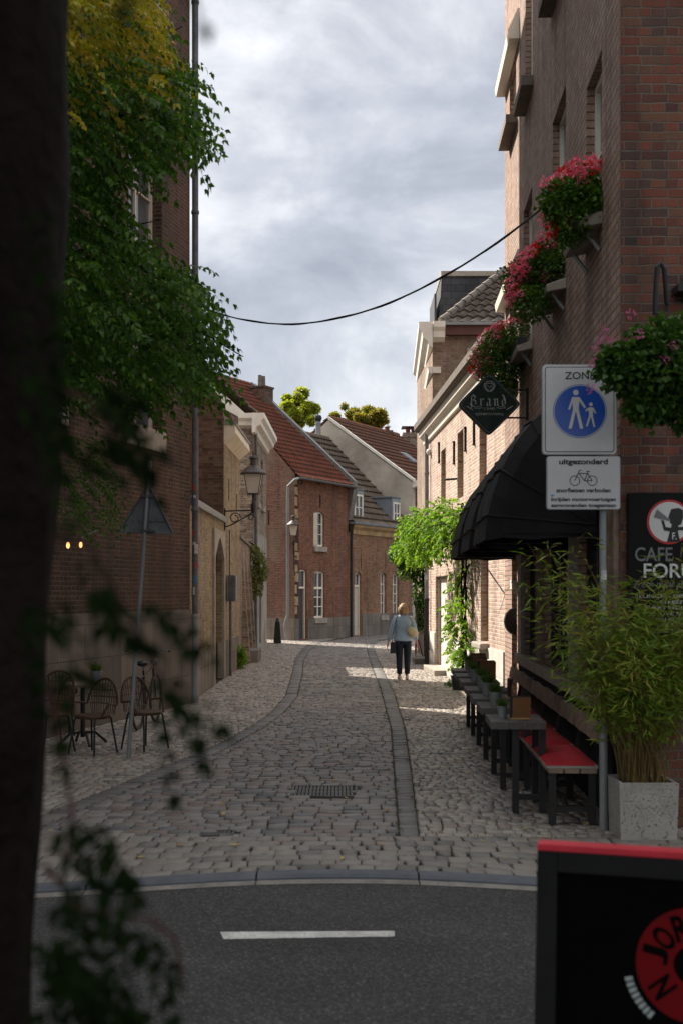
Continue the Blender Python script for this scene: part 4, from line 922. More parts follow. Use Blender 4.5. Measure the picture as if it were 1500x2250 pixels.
m.build('stone_ledge', M['stone'], t, bevel=.012)
m = MB(); obox(m, fa, .1, 7.3, -.05, .855, .002, .04); m.build('base', M['dark'], t)
m = MB(); obox(m, fa, 5.5, 5.9, 1.02, 1.2, .08, .2)
# half round plate and small box
c = at(1133, 1365, 17.2); t2 = thing('wall_plate', 'black half-round plate standing out from the wall beyond the awnings', 'wall sign', c)
m = MB(); pts = [(c.x+.0, c.y, c.z-.2)]+[(c.x-.17*math.sin(math.pi*i/14), c.y, c.z-.2*math.cos(math.pi*i/14)) for i in range(1, 14)]+[(c.x, c.y, c.z+.2)]
m.prism(pts, (0, .03, 0)); m.build('plate', M['black'], t2)
m = MB(); m.box(c.x, 2.66, c.y, c.y+.03, c.z-.03, c.z+.03); m.build('bracket', M['black'], t2)
m = MB(); pts2 = [(x-.012 if 0 < i < 14 else x, y-.004, z) for i, (x, y, z) in enumerate(pts)]
for p_, q_ in zip(pts2[1:-2], pts2[2:-1]): m.tube([p_, q_], .008, 5)
m.build('rim', M['zinc'], t2)
c = at(1129, 1285, 17.0); t2 = thing('alarm_box', 'small white box on the wall above the half-round plate', 'box', c)
m = MB(); m.box(c.x-.055, c.x+.03, c.y-.1, c.y+.1, c.z-.07, c.z+.07); m.build('box', M['white'], t2, bevel=.01); m = MB(); m.box(c.x+.03, 2.64, c.y-.03, c.y+.03, c.z-.03, c.z+.03); m.build('bracket', M['black'], t2)
# ------------------------------------------------------------------ awnings
M['awning'] = mat_plain('awning_fabric', (.014, .014, .015), .8, .35, 2, .5, fine=9, bdist=.02, spec=.25)
PR = [(0, 3.74), (.22, 3.71), (.42, 3.61), (.60, 3.46), (.76, 3.26), (.88, 3.02), (.95, 2.80), (.985, 2.60), (.99, 2.42)]
def awning(label, ya, yb):
    """ya far, yb near"""
    u0, u1 = (16.6-ya)/fa.t.y*-1, (16.6-yb)/fa.t.y*-1
    P = fa.P; t = thing('awning', label, 'awning', P((u0+u1)/2, 2.4, .5), 'black dome awnings over the cafe windows')
    def sect(u, s, sag=0): return [P(u, 2.42+(z-2.42)*s, d*s if s < 1 else d-sag*math.sin(i/8*math.pi)) for i, (d, z) in enumerate(PR)]
    mb = MB(); us = [(u0, .86), (u0+.16, 1)]+[(u0+.16+(u1-u0-.32)*i/6, 1) for i in range(1, 6)]+[(u1-.16, 1), (u1, .86)]
    secs = [sect(u, s, .04*math.sin(i*1.1)**2) for i, (u, s) in enumerate(us)]
    for A, B in zip(secs[:-1], secs[1:]):
        for i in range(len(A)-1): mb.quad(A[i], B[i], B[i+1], A[i+1])
    for S, u in ((secs[0], u0), (secs[-1], u1)):
        mb.poly([P(u, 2.40, 0.01)]+S) if u == u1 else mb.poly(([P(u, 2.40, .01)]+S)[::-1])
    mb.build('canopy', M['awning'], t)
    m = MB()
    for k in (3, 5, 7):
        path = [P(u0, 2.5, .02), secs[0][k]]+[s[k] for s in secs[1:-1]]+[secs[-1][k], P(u1, 2.5, .02)]
        path = [p+fa.n*.004+Vector((0, 0, .004)) for p in path]; m.tube(path, .011, 6)
    m.build('ribs', M['awning'], t)
    m = MB(); z1 = 2.428; S = [P(u0, 0, .01), P(u0, 0, .85), P(u0+.16, 0, .992), P(u1-.16, 0, .992), P(u1, 0, .85), P(u1, 0, .01)]
    pts = []
    for a, b in zip(S[:-1], S[1:]):
        n = max(2, int((b-a).length/.12))
        for i in range(n): pts.append(a+(b-a)*i/n)
    pts.append(S[-1])
    for i, (a, b) in enumerate(zip(pts[:-1], pts[1:])):
        wv = lambda k: .012*math.sin(k*1.7)
        m.quad(a+Vector((0, 0, 2.38+wv(i))), b+Vector((0, 0, 2.38+wv(i+1))), b+Vector((0, 0, z1)), a+Vector((0, 0, z1)))
    m.build('valance', M['awning'], t)
    m = MB(); m.tube([P(u0+.02, 2.42, .05), P(u0+.02, 2.42, .8), P(u0+.18, 2.42, .95), P(u1-.18, 2.42, .95), P(u1-.02, 2.42, .8), P(u1-.02, 2.42, .05)], .014, 6); m.build('frame', M['iron'], t)
awning('black dome awning nearest the round traffic sign, the largest of the three', 12.2, 10.25)
awning('black dome awning in the middle between two others', 14.55, 12.6)
awning('black dome awning furthest along the street beside the climbing plant', 17.2, 14.95)
# ------------------------------------------------------------------ hanging brewery sign
def text(body, cx, cz, y, width, size, mat, parent, name='lettering', bold=0., align='CENTER', rot=0, shear=0, hgt=None):
    c = bpy.data.curves.new('txt', 'FONT'); c.body = body; c.size = size; c.align_x = align; c.align_y = 'CENTER'; c.offset = bold*size; c.shear = shear; c.resolution_u = 4
    o = bpy.data.objects.new('txt', c); col.objects.link(o); dg = bpy.context.evaluated_depsgraph_get()
    me = bpy.data.meshes.new_from_object(o.evaluated_get(dg)); bpy.data.objects.remove(o); bpy.data.curves.remove(c)
    xs_ = [v.co.x for v in me.vertices]; ys_ = [v.co.y for v in me.vertices]; w0 = max(xs_)-min(xs_); mx_ = (max(xs_)+min(xs_))/2; my = (max(ys_)+min(ys_))/2 if hgt else 0
    s = width/w0 if width else 1; sy = (hgt/(max(ys_)-min(ys_))) if hgt else 1
    off = ORG.get(parent.name, Vector((0, 0, 0))); cr_, sr = math.cos(rot), math.sin(rot)
    for v in me.vertices:
        x, z = (v.co.x-mx_)*s, (v.co.y-my)*sy
        v.co = (cx+x*cr_-z*sr-off.x, y-off.y, cz+x*sr+z*cr_-off.z)
    me.name = name; me.materials.clear(); me.materials.append(mat); me.update()
    # normals towards the viewer
    if me.polygons and me.polygons[0].normal.y > 0: me.flip_normals()
    return link(name, me, parent)
M['txt_b'] = mat_plain('sign_black', (.012, .012, .012), .5, .1, 3, 0); M['txt_w'] = mat_plain('sign_white', (.62, .62, .6), .5, .1, 3, 0); M['txt_g'] = mat_plain('sign_grey', (.16, .16, .165), .5, .1, 3, 0)
M['sgreen'] = mat_plain('sign_green', (.005, .022, .015), .3, .2, 3, 0, spec=.5)
M['pale'] = mat_plain('sign_pale', (.36, .40, .38), .5, .15, 3, 0)
SY = 15.6; c = at(1073, 889, SY); hd = 70/F*SY
t = thing('brewery_sign', 'dark green diamond sign reading Brand hanging on a bracket over the awnings', 'sign', c)
def dia(mb, s, y0, y1, rc=.12):
    pts = []
    for k in range(4):
        a = k*math.pi/2; p = Vector((math.sin(a), 0, math.cos(a)))*s; q = Vector((math.sin(a+math.pi/2), 0, math.cos(a+math.pi/2)))*s; o = Vector((math.sin(a-math.pi/2), 0, math.cos(a-math.pi/2)))*s
        A = p+(o-p)*rc; B = p+(q-p)*rc
        for i in range(5): tt = i/4; pts.append(A*(1-tt)**2+p*2*tt*(1-tt)+B*tt*tt)
    mb.prism([Vector((c.x+p.x, y0, c.z+p.z)) for p in pts], (0, y1-y0, 0))
m = MB(); dia(m, hd, SY-.05, SY+.05); m.build('casing', M['black'], t)
m = MB(); dia(m, hd*.955, SY-.056, SY-.0505); m.build('rim', M['pale'] if False else mat_plain('rim_grey', (.10, .12, .11), .4, .1), t)
m = MB(); dia(m, hd*.915, SY-.060, SY-.0565); fc_ = m.build('face', M['sgreen'], t)
px2 = SY/F
def nib(m, path, w_=(.0, .0), cnt=[0]):
    for (x0, z0), (x1, z1) in zip(path[:-1], path[1:]):
        cnt[0] += 1; y = SY-.0615-.00002*(cnt[0] % 40); nx, nz = w_
        a = (c.x+x0-nx, y, c.z+z0-nz); b = (c.x+x0+nx, y, c.z+z0+nz); d = (c.x+x1+nx, y, c.z+z1+nz); e_ = (c.x+x1-nx, y, c.z+z1-nz); m.quad(a, b, d, e_)
def bl(letter, x, z0, s):
    G = {'B': [[(.1, .0), (.1, 1.35)], [(-.02, 1.25), (.25, 1.5), (.5, 1.35), (.62, 1.15), (.45, .9), (.2, .8)], [(.3, .85), (.68, .65), (.68, .2), (.35, -.05), (.05, .1)], [(-.1, .3), (.1, .05), (.1, -.3)]],
         'r': [[(0, .95), (.12, .85), (.12, .1), (.25, 0)], [(.15, .8), (.35, .98), (.5, .82)]],
         'a': [[(.02, .85), (.2, .97), (.42, .85), (.42, .12), (.52, 0)], [(.42, .6), (.08, .42), (.05, .15), (.2, 0), (.42, .15)]],
         'n': [[(0, .95), (.12, .85), (.12, .1), (.22, 0)], [(.15, .8), (.35, .98), (.48, .85), (.48, .1), (.6, 0)]],
         'd': [[(.45, .75), (.2, .9), (.06, .7), (.06, .2), (.22, 0), (.45, .2), (.45, .8), (.2, 1.4), (.05, 1.5)]]}[letter]
    m = MB()
    for p in G: nib(m, [(x+a*s, z0+b*s) for a, b in p], (.072*s, .05*s))
    return m
s = 16*px2; x = -41*px2; z0 = -3*px2+6*px2-0*px2-.0
zb = (889-884)*px2-9*px2
mm = MB()
for ch_, adv in zip('Brand', (.98, .72, .78, .84, .6)):
    q = bl(ch_, x, zb, s); mm.add(q.v, q.f); x += adv*s*1.28
mm.build('lettering', M['pale'], fc_)
text('BIERBROUWERIJ', c.x, c.z-23*px2, SY-.0625, 60*px2, 8*px2, M['pale'], fc_, hgt=6.5*px2)
text('1340', c.x, c.z-10.5*px2, SY-.0625, 23*px2, 7*px2, M['pale'], fc_, hgt=5*px2)
text('NEDERLANDS BESTE', c.x, c.z-3*px2, SY-.0625, 48*px2, 3*px2, M['txt_g'], fc_, hgt=2*px2) if False else None
m = MB(); cc = Vector((c.x, SY-.0618, c.z+37*px2))
for pts in ([(-8, 8), (8, 8), (8, -2), (0, -10), (-8, -2)],):
    q = [Vector((cc.x+a*px2, cc.y, cc.z+b*px2)) for a, b in pts]
    for i in range(5): m.tube([q[i], q[(i+1) % 5]], 1.0*px2, 4)
m.tube([cc+Vector((-5*px2, 0, 4*px2)), cc+Vector((0, 0, -2*px2)), cc+Vector((5*px2, 0, 4*px2))], .9*px2, 4)
for s_ in (-1, 1):
    m.tube([cc+Vector((s_*10*px2, 0, 9*px2)), cc+Vector((s_*12*px2, 0, 3*px2)), cc+Vector((s_*9*px2, 0, -5*px2)), cc+Vector((s_*2*px2, 0, -11*px2))], 1.1*px2, 4)
m.tube([cc+Vector((-8*px2, 0, 11*px2)), cc+Vector((0, 0, 13*px2)), cc+Vector((8*px2, 0, 11*px2))], .9*px2, 4)
m.build('crest', M['pale'], fc_)
m = MB()
for s_ in (-1, 1):
    b0 = Vector((c.x+s_*43*px2, SY-.0618, c.z-9*px2))
    for k in range(4): m.tube([b0+Vector((s_*(-6+k*2.5)*px2, 0, (k*1.7-4)*px2)), b0+Vector((s_*(0+k*2.5)*px2, 0, (k*1.7-1)*px2))], .9*px2, 4)
    m.tube([b0+Vector((-s_*8*px2, 0, 0)), b0+Vector((-s_*24*px2, 0, -1*px2))], .6*px2, 4); m.tube([b0+Vector((-s_*8*px2, 0, 2.5*px2)), b0+Vector((-s_*20*px2, 0, 3*px2)), b0+Vector((-s_*28*px2, 0, 0))], .45*px2, 4)
m.build('ornament', M['pale'], fc_)
m = MB(); xr_ = 2.25+.048*(SY-9.2)+.003
for zz in (857, 918): 
    a = at(1073+70-abs(zz-889)-3, zz, SY); m.tube([a, (xr_, SY, a.z)], .014, 6)
m.tube([(xr_-.02, SY, at(0, 852, SY).z), (xr_-.02, SY, at(0, 924, SY).z)], .018, 6); m.build('bracket', M['black'], t)
# ------------------------------------------------------------------ traffic sign on its pole
SGY = 9.0; q = SGY/F
def rrect(mb, x0, x1, z0, z1, r_, y0, y1, n=5):
    pts = []
    for (cx, cz, a0) in ((x1-r_, z0+r_, -90), (x1-r_, z1-r_, 0), (x0+r_, z1-r_, 90), (x0+r_, z0+r_, 180)):
        for i in range(n+1): a = R(a0+90*i/n); pts.append((cx+r_*math.cos(a), y0, cz+r_*math.sin(a)))
    mb.prism(pts[::-1], (0, y1-y0, 0)) if False else mb.prism(pts, (0, y1-y0, 0))
t = thing('traffic_sign', 'grey pole carrying a white pedestrian zone sign above a white bicycle exception plate', 'traffic sign', (2.085, 9.06, 0))
pl = MB(); pl.tube([(2.085, 9.07, 0), (2.085, 9.07, 1.25)], .033, 14); pl.tube([(2.085, 9.07, 1.25), (2.08, 9.07, 1.42)], [.037, .028], 14, False); pl.tube([(2.08, 9.07, 1.4), (2.077, 9.07, 3.72)], .027, 14)
pp = pl.build('pole', M['zinc'], t)
stickers(pp, 2.08, 9.07, .027, [1.98, .09, 1.7, .08, 1.55, .06], ['st_w', 'st_w', 'st_b'], width=2)
stickers(pp, 2.085, 9.07, .037, [1.3, .07, 1.1, .06], ['st_w', 'st_b'], width=2)
A = at(1189, 1000, SGY); B = at(1352, 802, SGY)
M['splate'] = mat_plain('sign_plate', (.50, .50, .50), .35, .08, 4, 0, spec=.5); M['sblue'] = mat_plain('sign_blue', (.012, .07, .36), .35, .08, 4, 0, spec=.5)
M['sedge'] = mat_plain('sign_edge', (.33, .34, .35), .45, .1, 5, 0, metal=.3)
m = MB(); rrect(m, A.x, B.x, A.z, B.z, .03, 8.975, 9.01); pn = m.build('zone_panel', M['sedge'], t, label if False else None) if False else m.build('zone_panel', M['sedge'], t)
m = MB(); rrect(m, A.x+.006, B.x-.006, A.z+.006, B.z-.006, .027, 8.972, 8.9749); m.build('face', M['splate'], pn)
m = MB(); rrect(m, A.x+.02, B.x-.02, A.z+.02, B.z-.02, .022, 8.9705, 8.9718); m.build('border', M['txt_b'], pn)
m = MB(); rrect(m, A.x+.026, B.x-.026, A.z+.026, B.z-.026, .018, 8.9690, 8.9703); m.build('inner_face', M['splate'], pn)
zc = at(1271, 905, SGY)
def disc(mb, cx, cz, r0, r1, y, n=40, a0=0, a1=360):
    for i in range(n):
        a, b = R(a0+(a1-a0)*i/n), R(a0+(a1-a0)*(i+1)/n)
        if r0 <= 0: mb.poly([(cx, y, cz), (cx+r1*math.cos(a), y, cz+r1*math.sin(a)), (cx+r1*math.cos(b), y, cz+r1*math.sin(b))])
        else: mb.quad((cx+r0*math.cos(a), y, cz+r0*math.sin(a)), (cx+r1*math.cos(a), y, cz+r1*math.sin(a)), (cx+r1*math.cos(b), y, cz+r1*math.sin(b)), (cx+r0*math.cos(b), y, cz+r0*math.sin(b)))
m = MB(); disc(m, zc.x, zc.z, 0, 59*q, 8.9680); bd = m.build('blue_disc', M['sblue'], pn)
m = MB(); disc(m, zc.x, zc.z, 56*q, 57.5*q, 8.9670); m.build('ring', M['splate'], bd)
def figure(cx, cz, s, parent, child=False):
    m = MB(); y = 8.9665
    def pg(pts, k): m.poly([(cx+a*s, y-.0002*k, cz+b*s) for a, b in pts])
    disc(m, cx, cz+41*s, 0, 6.2*s, y, 16)
    pg([(-8, 31), (8, 31), (6, 3), (-6, 3)], 1)
    if not child:
        pg([(-8, 31), (-6, 22), (-13, 3), (-17, 4)], 2); pg([(8, 31), (6, 24), (19, 6), (22, 9)], 3)
        pg([(-6, 5), (1, 5), (-9, -38), (-16, -38)], 4); pg([(-1, 5), (6, 5), (16, -38), (9, -38)], 5)
    else:
        pg([(-8, 31), (-6, 24), (-17, 16), (-19, 21)], 2); pg([(8, 31), (6, 24), (14, 10), (18, 12)], 3)
        pg([(-6, 5), (1, 5), (-11, -32), (-17, -32)], 4); pg([(-1, 5), (6, 5), (14, -34), (8, -34)], 5)
    return m.build('pedestrian', M['splate'], parent)
figure(zc.x-9*q, zc.z-0*q, q, bd); figure(zc.x+24*q, zc.z-12*q, q*.66, bd, True)
text('ZONE', at(1271, 0, SGY).x, at(0, 827, SGY).z, 8.9675, 66*q, .05, M['txt_b'], pn, bold=.012, hgt=16*q)
A = at(1199, 1120, SGY); B = at(1360, 1003, SGY)
m = MB(); rrect(m, A.x, B.x, A.z, B.z, .022, 8.975, 9.01); p2 = m.build('exception_plate', M['sedge'], t)
m = MB(); rrect(m, A.x+.006, B.x-.006, A.z+.006, B.z-.006, .019, 8.972, 8.9749); m.build('face', M['splate'], p2)
cx = at(1279, 0, SGY).x; Zp = lambda py: at(0, py, SGY).z
text('uitgezonderd', cx, Zp(1017), 8.9705, 107*q, .05, M['txt_b'], p2, bold=.035, hgt=16*q)
text('snorfietsen verboden', cx+0*q, Zp(1078), 8.9705, 119*q, .04, M['txt_b'], p2, bold=.03, hgt=10*q)
text('inrijden motorvoertuigen', cx, Zp(1099), 8.9705, 142*q, .04, M['txt_b'], p2, bold=.03, hgt=11.5*q)
text('aanwonenden toegestaan', cx, Zp(1112), 8.9705, 142*q, .04, M['txt_b'], p2, bold=.03, hgt=11*q)
m = MB(); y = 8.9705; w1_ = (cx-19*q, Zp(1057)); w2_ = (cx+19*q, Zp(1057))
for w_ in (w1_, w2_): disc(m, w_[0], w_[1], 9.8*q, 11.4*q, y, 24)
def ln(a, b, k, wd=.9):
    a = Vector((a[0], 0, a[1])); b = Vector((b[0], 0, b[1])); d = (b-a).normalized(); n = Vector((-d.z, 0, d.x))*wd*q; yy_ = Vector((0, y-.0001*k, 0))
    m.quad(a-n+yy_, b-n+yy_, b+n+yy_, a+n+yy_)
bb = (cx+2*q, Zp(1057)); hd_ = (cx-10*q, Zp(1041)); st = (cx+9*q, Zp(1041))
for i, (a, b) in enumerate([(w1_, (cx-9*q, Zp(1034.5))), ((cx-9*q, Zp(1034.5)), (cx-4*q, Zp(1034))), (hd_, bb), (hd_, st), (bb, (cx+10.5*q, Zp(1037))), (bb, w2_), (w2_, st), ((cx+6*q, Zp(1036.5)), (cx+14*q, Zp(1036.5)))]): ln(a, b, i+1)
m.build('bicycle_symbol', M['txt_b'], p2)
m = MB(); disc(m, at(1211, 0, SGY).x, Zp(1088), 0, 4*q, 8.9704, 12, 180, 360); m.build('sticker', M['st_b'], p2)
# ------------------------------------------------------------------ triangular sign seen from behind, on a leaning pole
TY = 13.0; tq = TY/F
t = thing('triangle_sign', 'back of a grey triangular sign on a leaning thin grey pole by the chairs', 'traffic sign', (-2.43, TY, 0))
m = MB(); m.tube([(-2.43, TY, 0), at(330, 1013, TY)], .024, 10); m.build('pole', M['zinc'], t)
ap = [at(328, 1064, TY+.03), at(262, 1169, TY+.03), at(381, 1173, TY+.03)]
m = MB(); m.prism(ap, (0, .012, 0)); tp = m.build('plate', M['pipe'], t)
m = MB()
for a, b in zip(ap, ap[1:]+ap[:1]): m.tube([a-Vector((0, .01, 0)), b-Vector((0, .01, 0))], .012, 6)
m.build('rim', M['pipe'], tp)
m = MB()
for py, w_ in ((1091, 14), (1167, 16)): a = at(325, py, TY+.02); m.box(a.x-w_*tq, a.x+w_*tq, TY-.03, TY+.027, a.z-.012, a.z+.012)
m.build('clamp', M['iron'], t)
text('W. van den Heuvel', at(332, 0, TY).x, at(0, 1146, TY).z, TY+.026, 62*tq, .04, M['txt_b'], tp, bold=.01, hgt=6*tq)
m = MB(); c_ = at(289, 1146, TY); disc(m, c_.x, c_.z, 3.6*tq, 4.6*tq, TY+.025, 16, -90, 150); m.build('logo', M['txt_b'], tp)
# ------------------------------------------------------------------ cafe poster board on the end wall
PY = 9.17; A = at(1378, 1500, PY); B = at(1622, 1083, PY); pq = PY/F
t = thing('cafe_board', 'tall black cafe menu board with round red logo fixed to the end wall', 'sign board', (A.x, PY, A.z))
m = MB(); m.box(A.x, B.x, PY-.01, PY+.02, A.z, B.z); bo = m.build('board', mat_plain('board_black', (.006, .006, .006), .6, .2, 4, 0, spec=.15), t, bevel=.003)
cc = at(1468, 1147, PY); y = PY-.012
m = MB(); disc(m, cc.x, cc.z, 0, 49*pq, y, 48); lg = m.build('logo_ring', mat_plain('logo_red', (.45, .015, .02), .4, .1, 3, 0), bo)
m = MB(); disc(m, cc.x, cc.z, 0, 44*pq, y-.0015, 48); m.build('logo_ground', M['txt_w'], lg)
m = MB(); yy2 = y-.003
def pg(pts, k=0): m.poly([(at(a, 0, PY).x, yy2-.0003*k, at(0, b, PY).z) for a, b in pts])
pg([(1466, 1136), (1472, 1119), (1488, 1116), (1498, 1121), (1499, 1136), (1494, 1152), (1482, 1158), (1470, 1150)][::-1], 0)
pg([(1474, 1152), (1488, 1152), (1487, 1168), (1492, 1191), (1463, 1191), (1469, 1167)][::-1], 1)
pg([(1450, 1143), (1456, 1144), (1460, 1158), (1472, 1160), (1472, 1168), (1456, 1166)][::-1], 2); pg([(1486, 1158), (1500, 1158), (1509, 1166), (1505, 1171), (1496, 1165), (1486, 1166)][::-1], 3)
m.build('megaphone_figure', M['txt_b'], lg)
m = MB(); pg([(1434, 1137), (1441, 1119), (1472, 1144), (1466, 1145)][::-1], 4); m.build('megaphone', M['txt_g'], lg)
text('F.', at(1479, 0, PY).x, at(0, 1178, PY).z, y-.005, 9*pq, .05, M['txt_w'], lg, bold=.01, hgt=15*pq)
text('CAFE', at(1434, 0, PY).x, at(0, 1218, PY).z, y-.002, 82*pq, .1, M['txt_g'], bo, bold=.012, hgt=31*pq)
text('FORUM', at(1484, 0, PY).x, at(0, 1254, PY).z, y-.002, 144*pq, .1, M['txt_w'], bo, bold=.012, hgt=32*pq)
text('Fresh meat at all times', at(1480, 0, PY).x, at(0, 1283, PY).z, y-.002, 180*pq, .06, M['txt_g'], bo, shear=.4, hgt=15*pq)
for i, (s_, w_) in enumerate((('LUNCH - DINNER - BAR', 185), ('STREETFOOD', 94), ('EVERY MONDAY LIVE', 158), ('LIVE SPORTS', 95), ('ON BIG SCREEN', 118), ('CRAFTBEERS', 96), ('12 BEERS ON TAP', 120))):
    text(s_, at(1495, 0, PY).x, at(0, 1310+i*12.7, PY).z, y-.002, w_*pq, .05, M['txt_w'], bo, bold=.015, hgt=7.5*pq)
# ------------------------------------------------------------------ overhead cable
def catenary(a, b, sag, n=40):
    return [a+(b-a)*(i/n)-Vector((0, 0, sag*4*(i/n)*(1-i/n))) for i in range(n+1)]
a = f1.P(f1.u(402), f1.z(402, 655), .02); b = fa.P(fa.u(1204), fa.z(1204, 449), .02)
m = MB(); m.tube(catenary(a, b, .86), .012, 6); m.tube([p+Vector((0, .018*math.sin(i*.6), .014*math.cos(i*.6))) for i, p in enumerate(catenary(a, b, .86))], .007, 5)
tag(m.build('overhead_cable', M['cable']), 'black twisted cable sagging across the street between two buildings', 'cable')
# ------------------------------------------------------------------ wall lanterns
def lantern(label, root, wallpt, s, brk):
    """root = centre of the lantern foot"""
    t = thing('wall_lantern', label, 'street lamp', root, 'old copper wall lanterns')
    x, y, z = root; a = .19*s; b = .31*s; hh = .5*s
    m = MB()
    for k in range(4):
        an = math.pi/4+k*math.pi/2; m.tube([(x+a*math.cos(an), y+a*math.sin(an), z), (x+b*math.cos(an), y+b*math.sin(an), z+hh)], .011*s, 5)
    for rr_, zz in ((a, 0), (b, hh)):
        p = [(x+rr_*math.cos(math.pi/4+k*math.pi/2), y+rr_*math.sin(math.pi/4+k*math.pi/2), z+zz) for k in range(4)]
        for i in range(4): m.tube([p[i], p[(i+1) % 4]], .013*s, 5)
    m.build('cage', M['copper'], t)
    g = MB(); a2, b2 = a*.97, b*.97; lo = [(x+a2*math.cos(math.pi/4+k*math.pi/2), y+a2*math.sin(math.pi/4+k*math.pi/2), z+.01) for k in range(4)]; hi = [(x+b2*math.cos(math.pi/4+k*math.pi/2), y+b2*math.sin(math.pi/4+k*math.pi/2), z+hh-.01) for k in range(4)]
    for i in range(4): g.quad(lo[i], lo[(i+1) % 4], hi[(i+1) % 4], hi[i])
    g.build('glass', M['frost'], t)
    m = MB(); m.lathe([(.335*s, 0), (.33*s, .03*s), (.26*s, .09*s), (.15*s, .19*s), (.085*s, .23*s), (.075*s, .38*s), (.12*s, .40*s), (.10*s, .45*s), (.03*s, .48*s), (.015*s, .6*s), (.004*s, .68*s)], (x, y, z+hh), 18); m.build('roof', M['copper'], t)
    m = MB(); m.lathe([(.03*s, 0), (.03*s, -.2*s), (.075*s, -.28*s), (.06*s, -.42*s), (.02*s, -.5*s), (.008*s, -.6*s)], (x, y, z), 12); m.build('stem', M['black'], t, smooth=True)
    m = MB(); brk(m); m.build('bracket', M['black'], t)
M['copper'] = mat_plain('weathered_copper', (.075, .062, .055), .5, .35, 5, .1, metal=.3)
m_, nt_, bs_ = newmat('lantern_glass'); bs_.inputs['Base Color'].default_value = (.80, .74, .64, 1); bs_.inputs['Roughness'].default_value = .3; bs_.inputs['Alpha'].default_value = .8; bs_.inputs['Transmission Weight'].default_value = .2; M['frost'] = m_
rt = at(557, 1085, 25.0); wx = -2.6
def brk1(m):
    z = rt.z-.36; y = rt.y
    m.tube([(wx, y+.3, z), (rt.x, y, z)], .018, 6)
    for (cx, r_, n_) in ((.25, .13, 14), (.62, .08, 12)):
        pts = [(wx+cx+r_*(1-i/n_*.6)*math.cos(i*.62), y+.3-(cx)*.45, z-.16+r_*(1-i/n_*.6)*math.sin(i*.62)) for i in range(n_)]; m.tube(pts, .014, 5)
    m.tube([(wx, y+.3, z-.35), (wx+.12, y+.25, z-.33), (wx+.35, y+.15, z-.22), (wx+.6, y+.05, z-.08), (wx+.68, y, z)], .015, 5); m.box(wx-.0, wx+.03, y+.27, y+.33, z-.42, z+.06)
lantern('large copper wall lantern on a scrolled black bracket at the golden house', rt, wx, .86, brk1)
rt2 = at(645, 1177, 43.4)
def brk2(m):
    m.tube([rt2-Vector((0, 0, .5)), rt2+Vector((.02, .25, -.75)), rt2+Vector((.1, .6, -.8))], .025, 6); m.tube([rt2-Vector((0, 0, .3)), rt2-Vector((0, 0, .55))], .03, 6)
    m.tube([rt2+Vector((-.0, .3, -.75)), rt2+Vector((.0, .35, -1.2)), rt2+Vector((.05, .5, -1.5))], .02, 5)
lantern('smaller wall lantern in front of the pale quoins of the red brick house', rt2, 0, .80, brk2)
# ------------------------------------------------------------------ bollard
c = gnd(610, 1414); t = thing('bollard', 'black tapered bollard with knob in front of the red brick house', 'bollard', c)
m = MB(); m.loft([[(c.x+w_*a, c.y+w_*b, z) for a, b in ((-1, -1), (1, -1), (1, 1), (-1, 1))] for w_, z in ((.14, 0), (.085, .78))]); m.build('post', M['black'], t, bevel=.01)
m = MB(); m.lathe([(.10, .78), (.10, .80), (.05, .82), (.06, .87), (.045, .92), (.01, .94)], c, 12); m.build('knob', M['black'], t, smooth=True)
# ================================================================== VEGETATION
def rot_basis(d, roll):
    d = d/np.linalg.norm(d, axis=-1, keepdims=True); up = np.zeros_like(d); up[..., 2] = 1
    bad = np.abs(d[..., 2]) > .95; up[bad] = (1, 0, 0)
    s = np.cross(d, up); s /= np.linalg.norm(s, axis=-1, keepdims=True); n = np.cross(s, d)
    c, q = np.cos(roll)[..., None], np.sin(roll)[..., None]
    return d, s*c+n*q, n*c-s*q
def leaves(name, pts, dirs, size, mat, parent, wr=.5, fold=.25, mi=None, rs=None):
    """two-quad folded leaves; pts (n,3), dirs (n,3), size (n,)"""
    rs = rs or np.random; n = len(pts); d, s, u = rot_basis(dirs, rs.uniform(-1.1, 1.1, n)); L_ = size[:, None]; W_ = L_*wr
    base = pts; tip = pts+d*L_-u*L_*.12; m1 = pts+d*L_*.45+u*L_*.03
    a = pts+d*L_*.42+s*W_*.5+u*W_*fold; b = pts+d*L_*.42-s*W_*.5+u*W_*fold
    V = np.stack([base, a, tip, m1, b], 1).reshape(-1, 3); k = np.arange(n)[:, None]*5
    Fc = np.concatenate([k+np.array([[0, 1, 2, 3]]), k+np.array([[0, 3, 2, 4]])], 0)
    m2 = None if mi is None else np.concatenate([mi, mi])
    return npmesh(name, V, Fc, mat, parent, m2)
def fronds(bases, dirs, length, npair, lsize, rs, droop=.5, wr=.45):
    """pinnate leaves -> leaf points, dirs, sizes and rachis curves"""
    P_, D_, S_, I_ = [], [], [], []
    for fi, (b, d, L_) in enumerate(zip(bases, dirs, length)):
        d = d/np.linalg.norm(d); s = np.cross(d, (0, 0, 1)); ns = np.linalg.norm(s); s = s/ns if ns > .05 else np.array([1., 0, 0])
        ph = rs.uniform(-.9, .9); upv = np.cross(s, d); s = s*math.cos(ph)+upv*math.sin(ph)
        for i in range(npair):
            t = (i+1.2)/(npair+.8); p = b+d*L_*t+np.array([0, 0, -1])*droop*L_*t*t
            tang = d+np.array([0, 0, -1])*2*droop*t; tang /= np.linalg.norm(tang)
            for q in (-1, 1):
                P_.append(p); D_.append(s*q*.85+tang*.55+np.array([0, 0, -.35])+rs.normal(0, .12, 3)); S_.append(lsize*rs.uniform(.8, 1.15)*(1-.25*abs(t-.5))); I_.append(fi)
        P_.append(p); D_.append(tang); S_.append(lsize); I_.append(fi)
    return np.array(P_), np.array(D_), np.array(S_), np.array(I_)
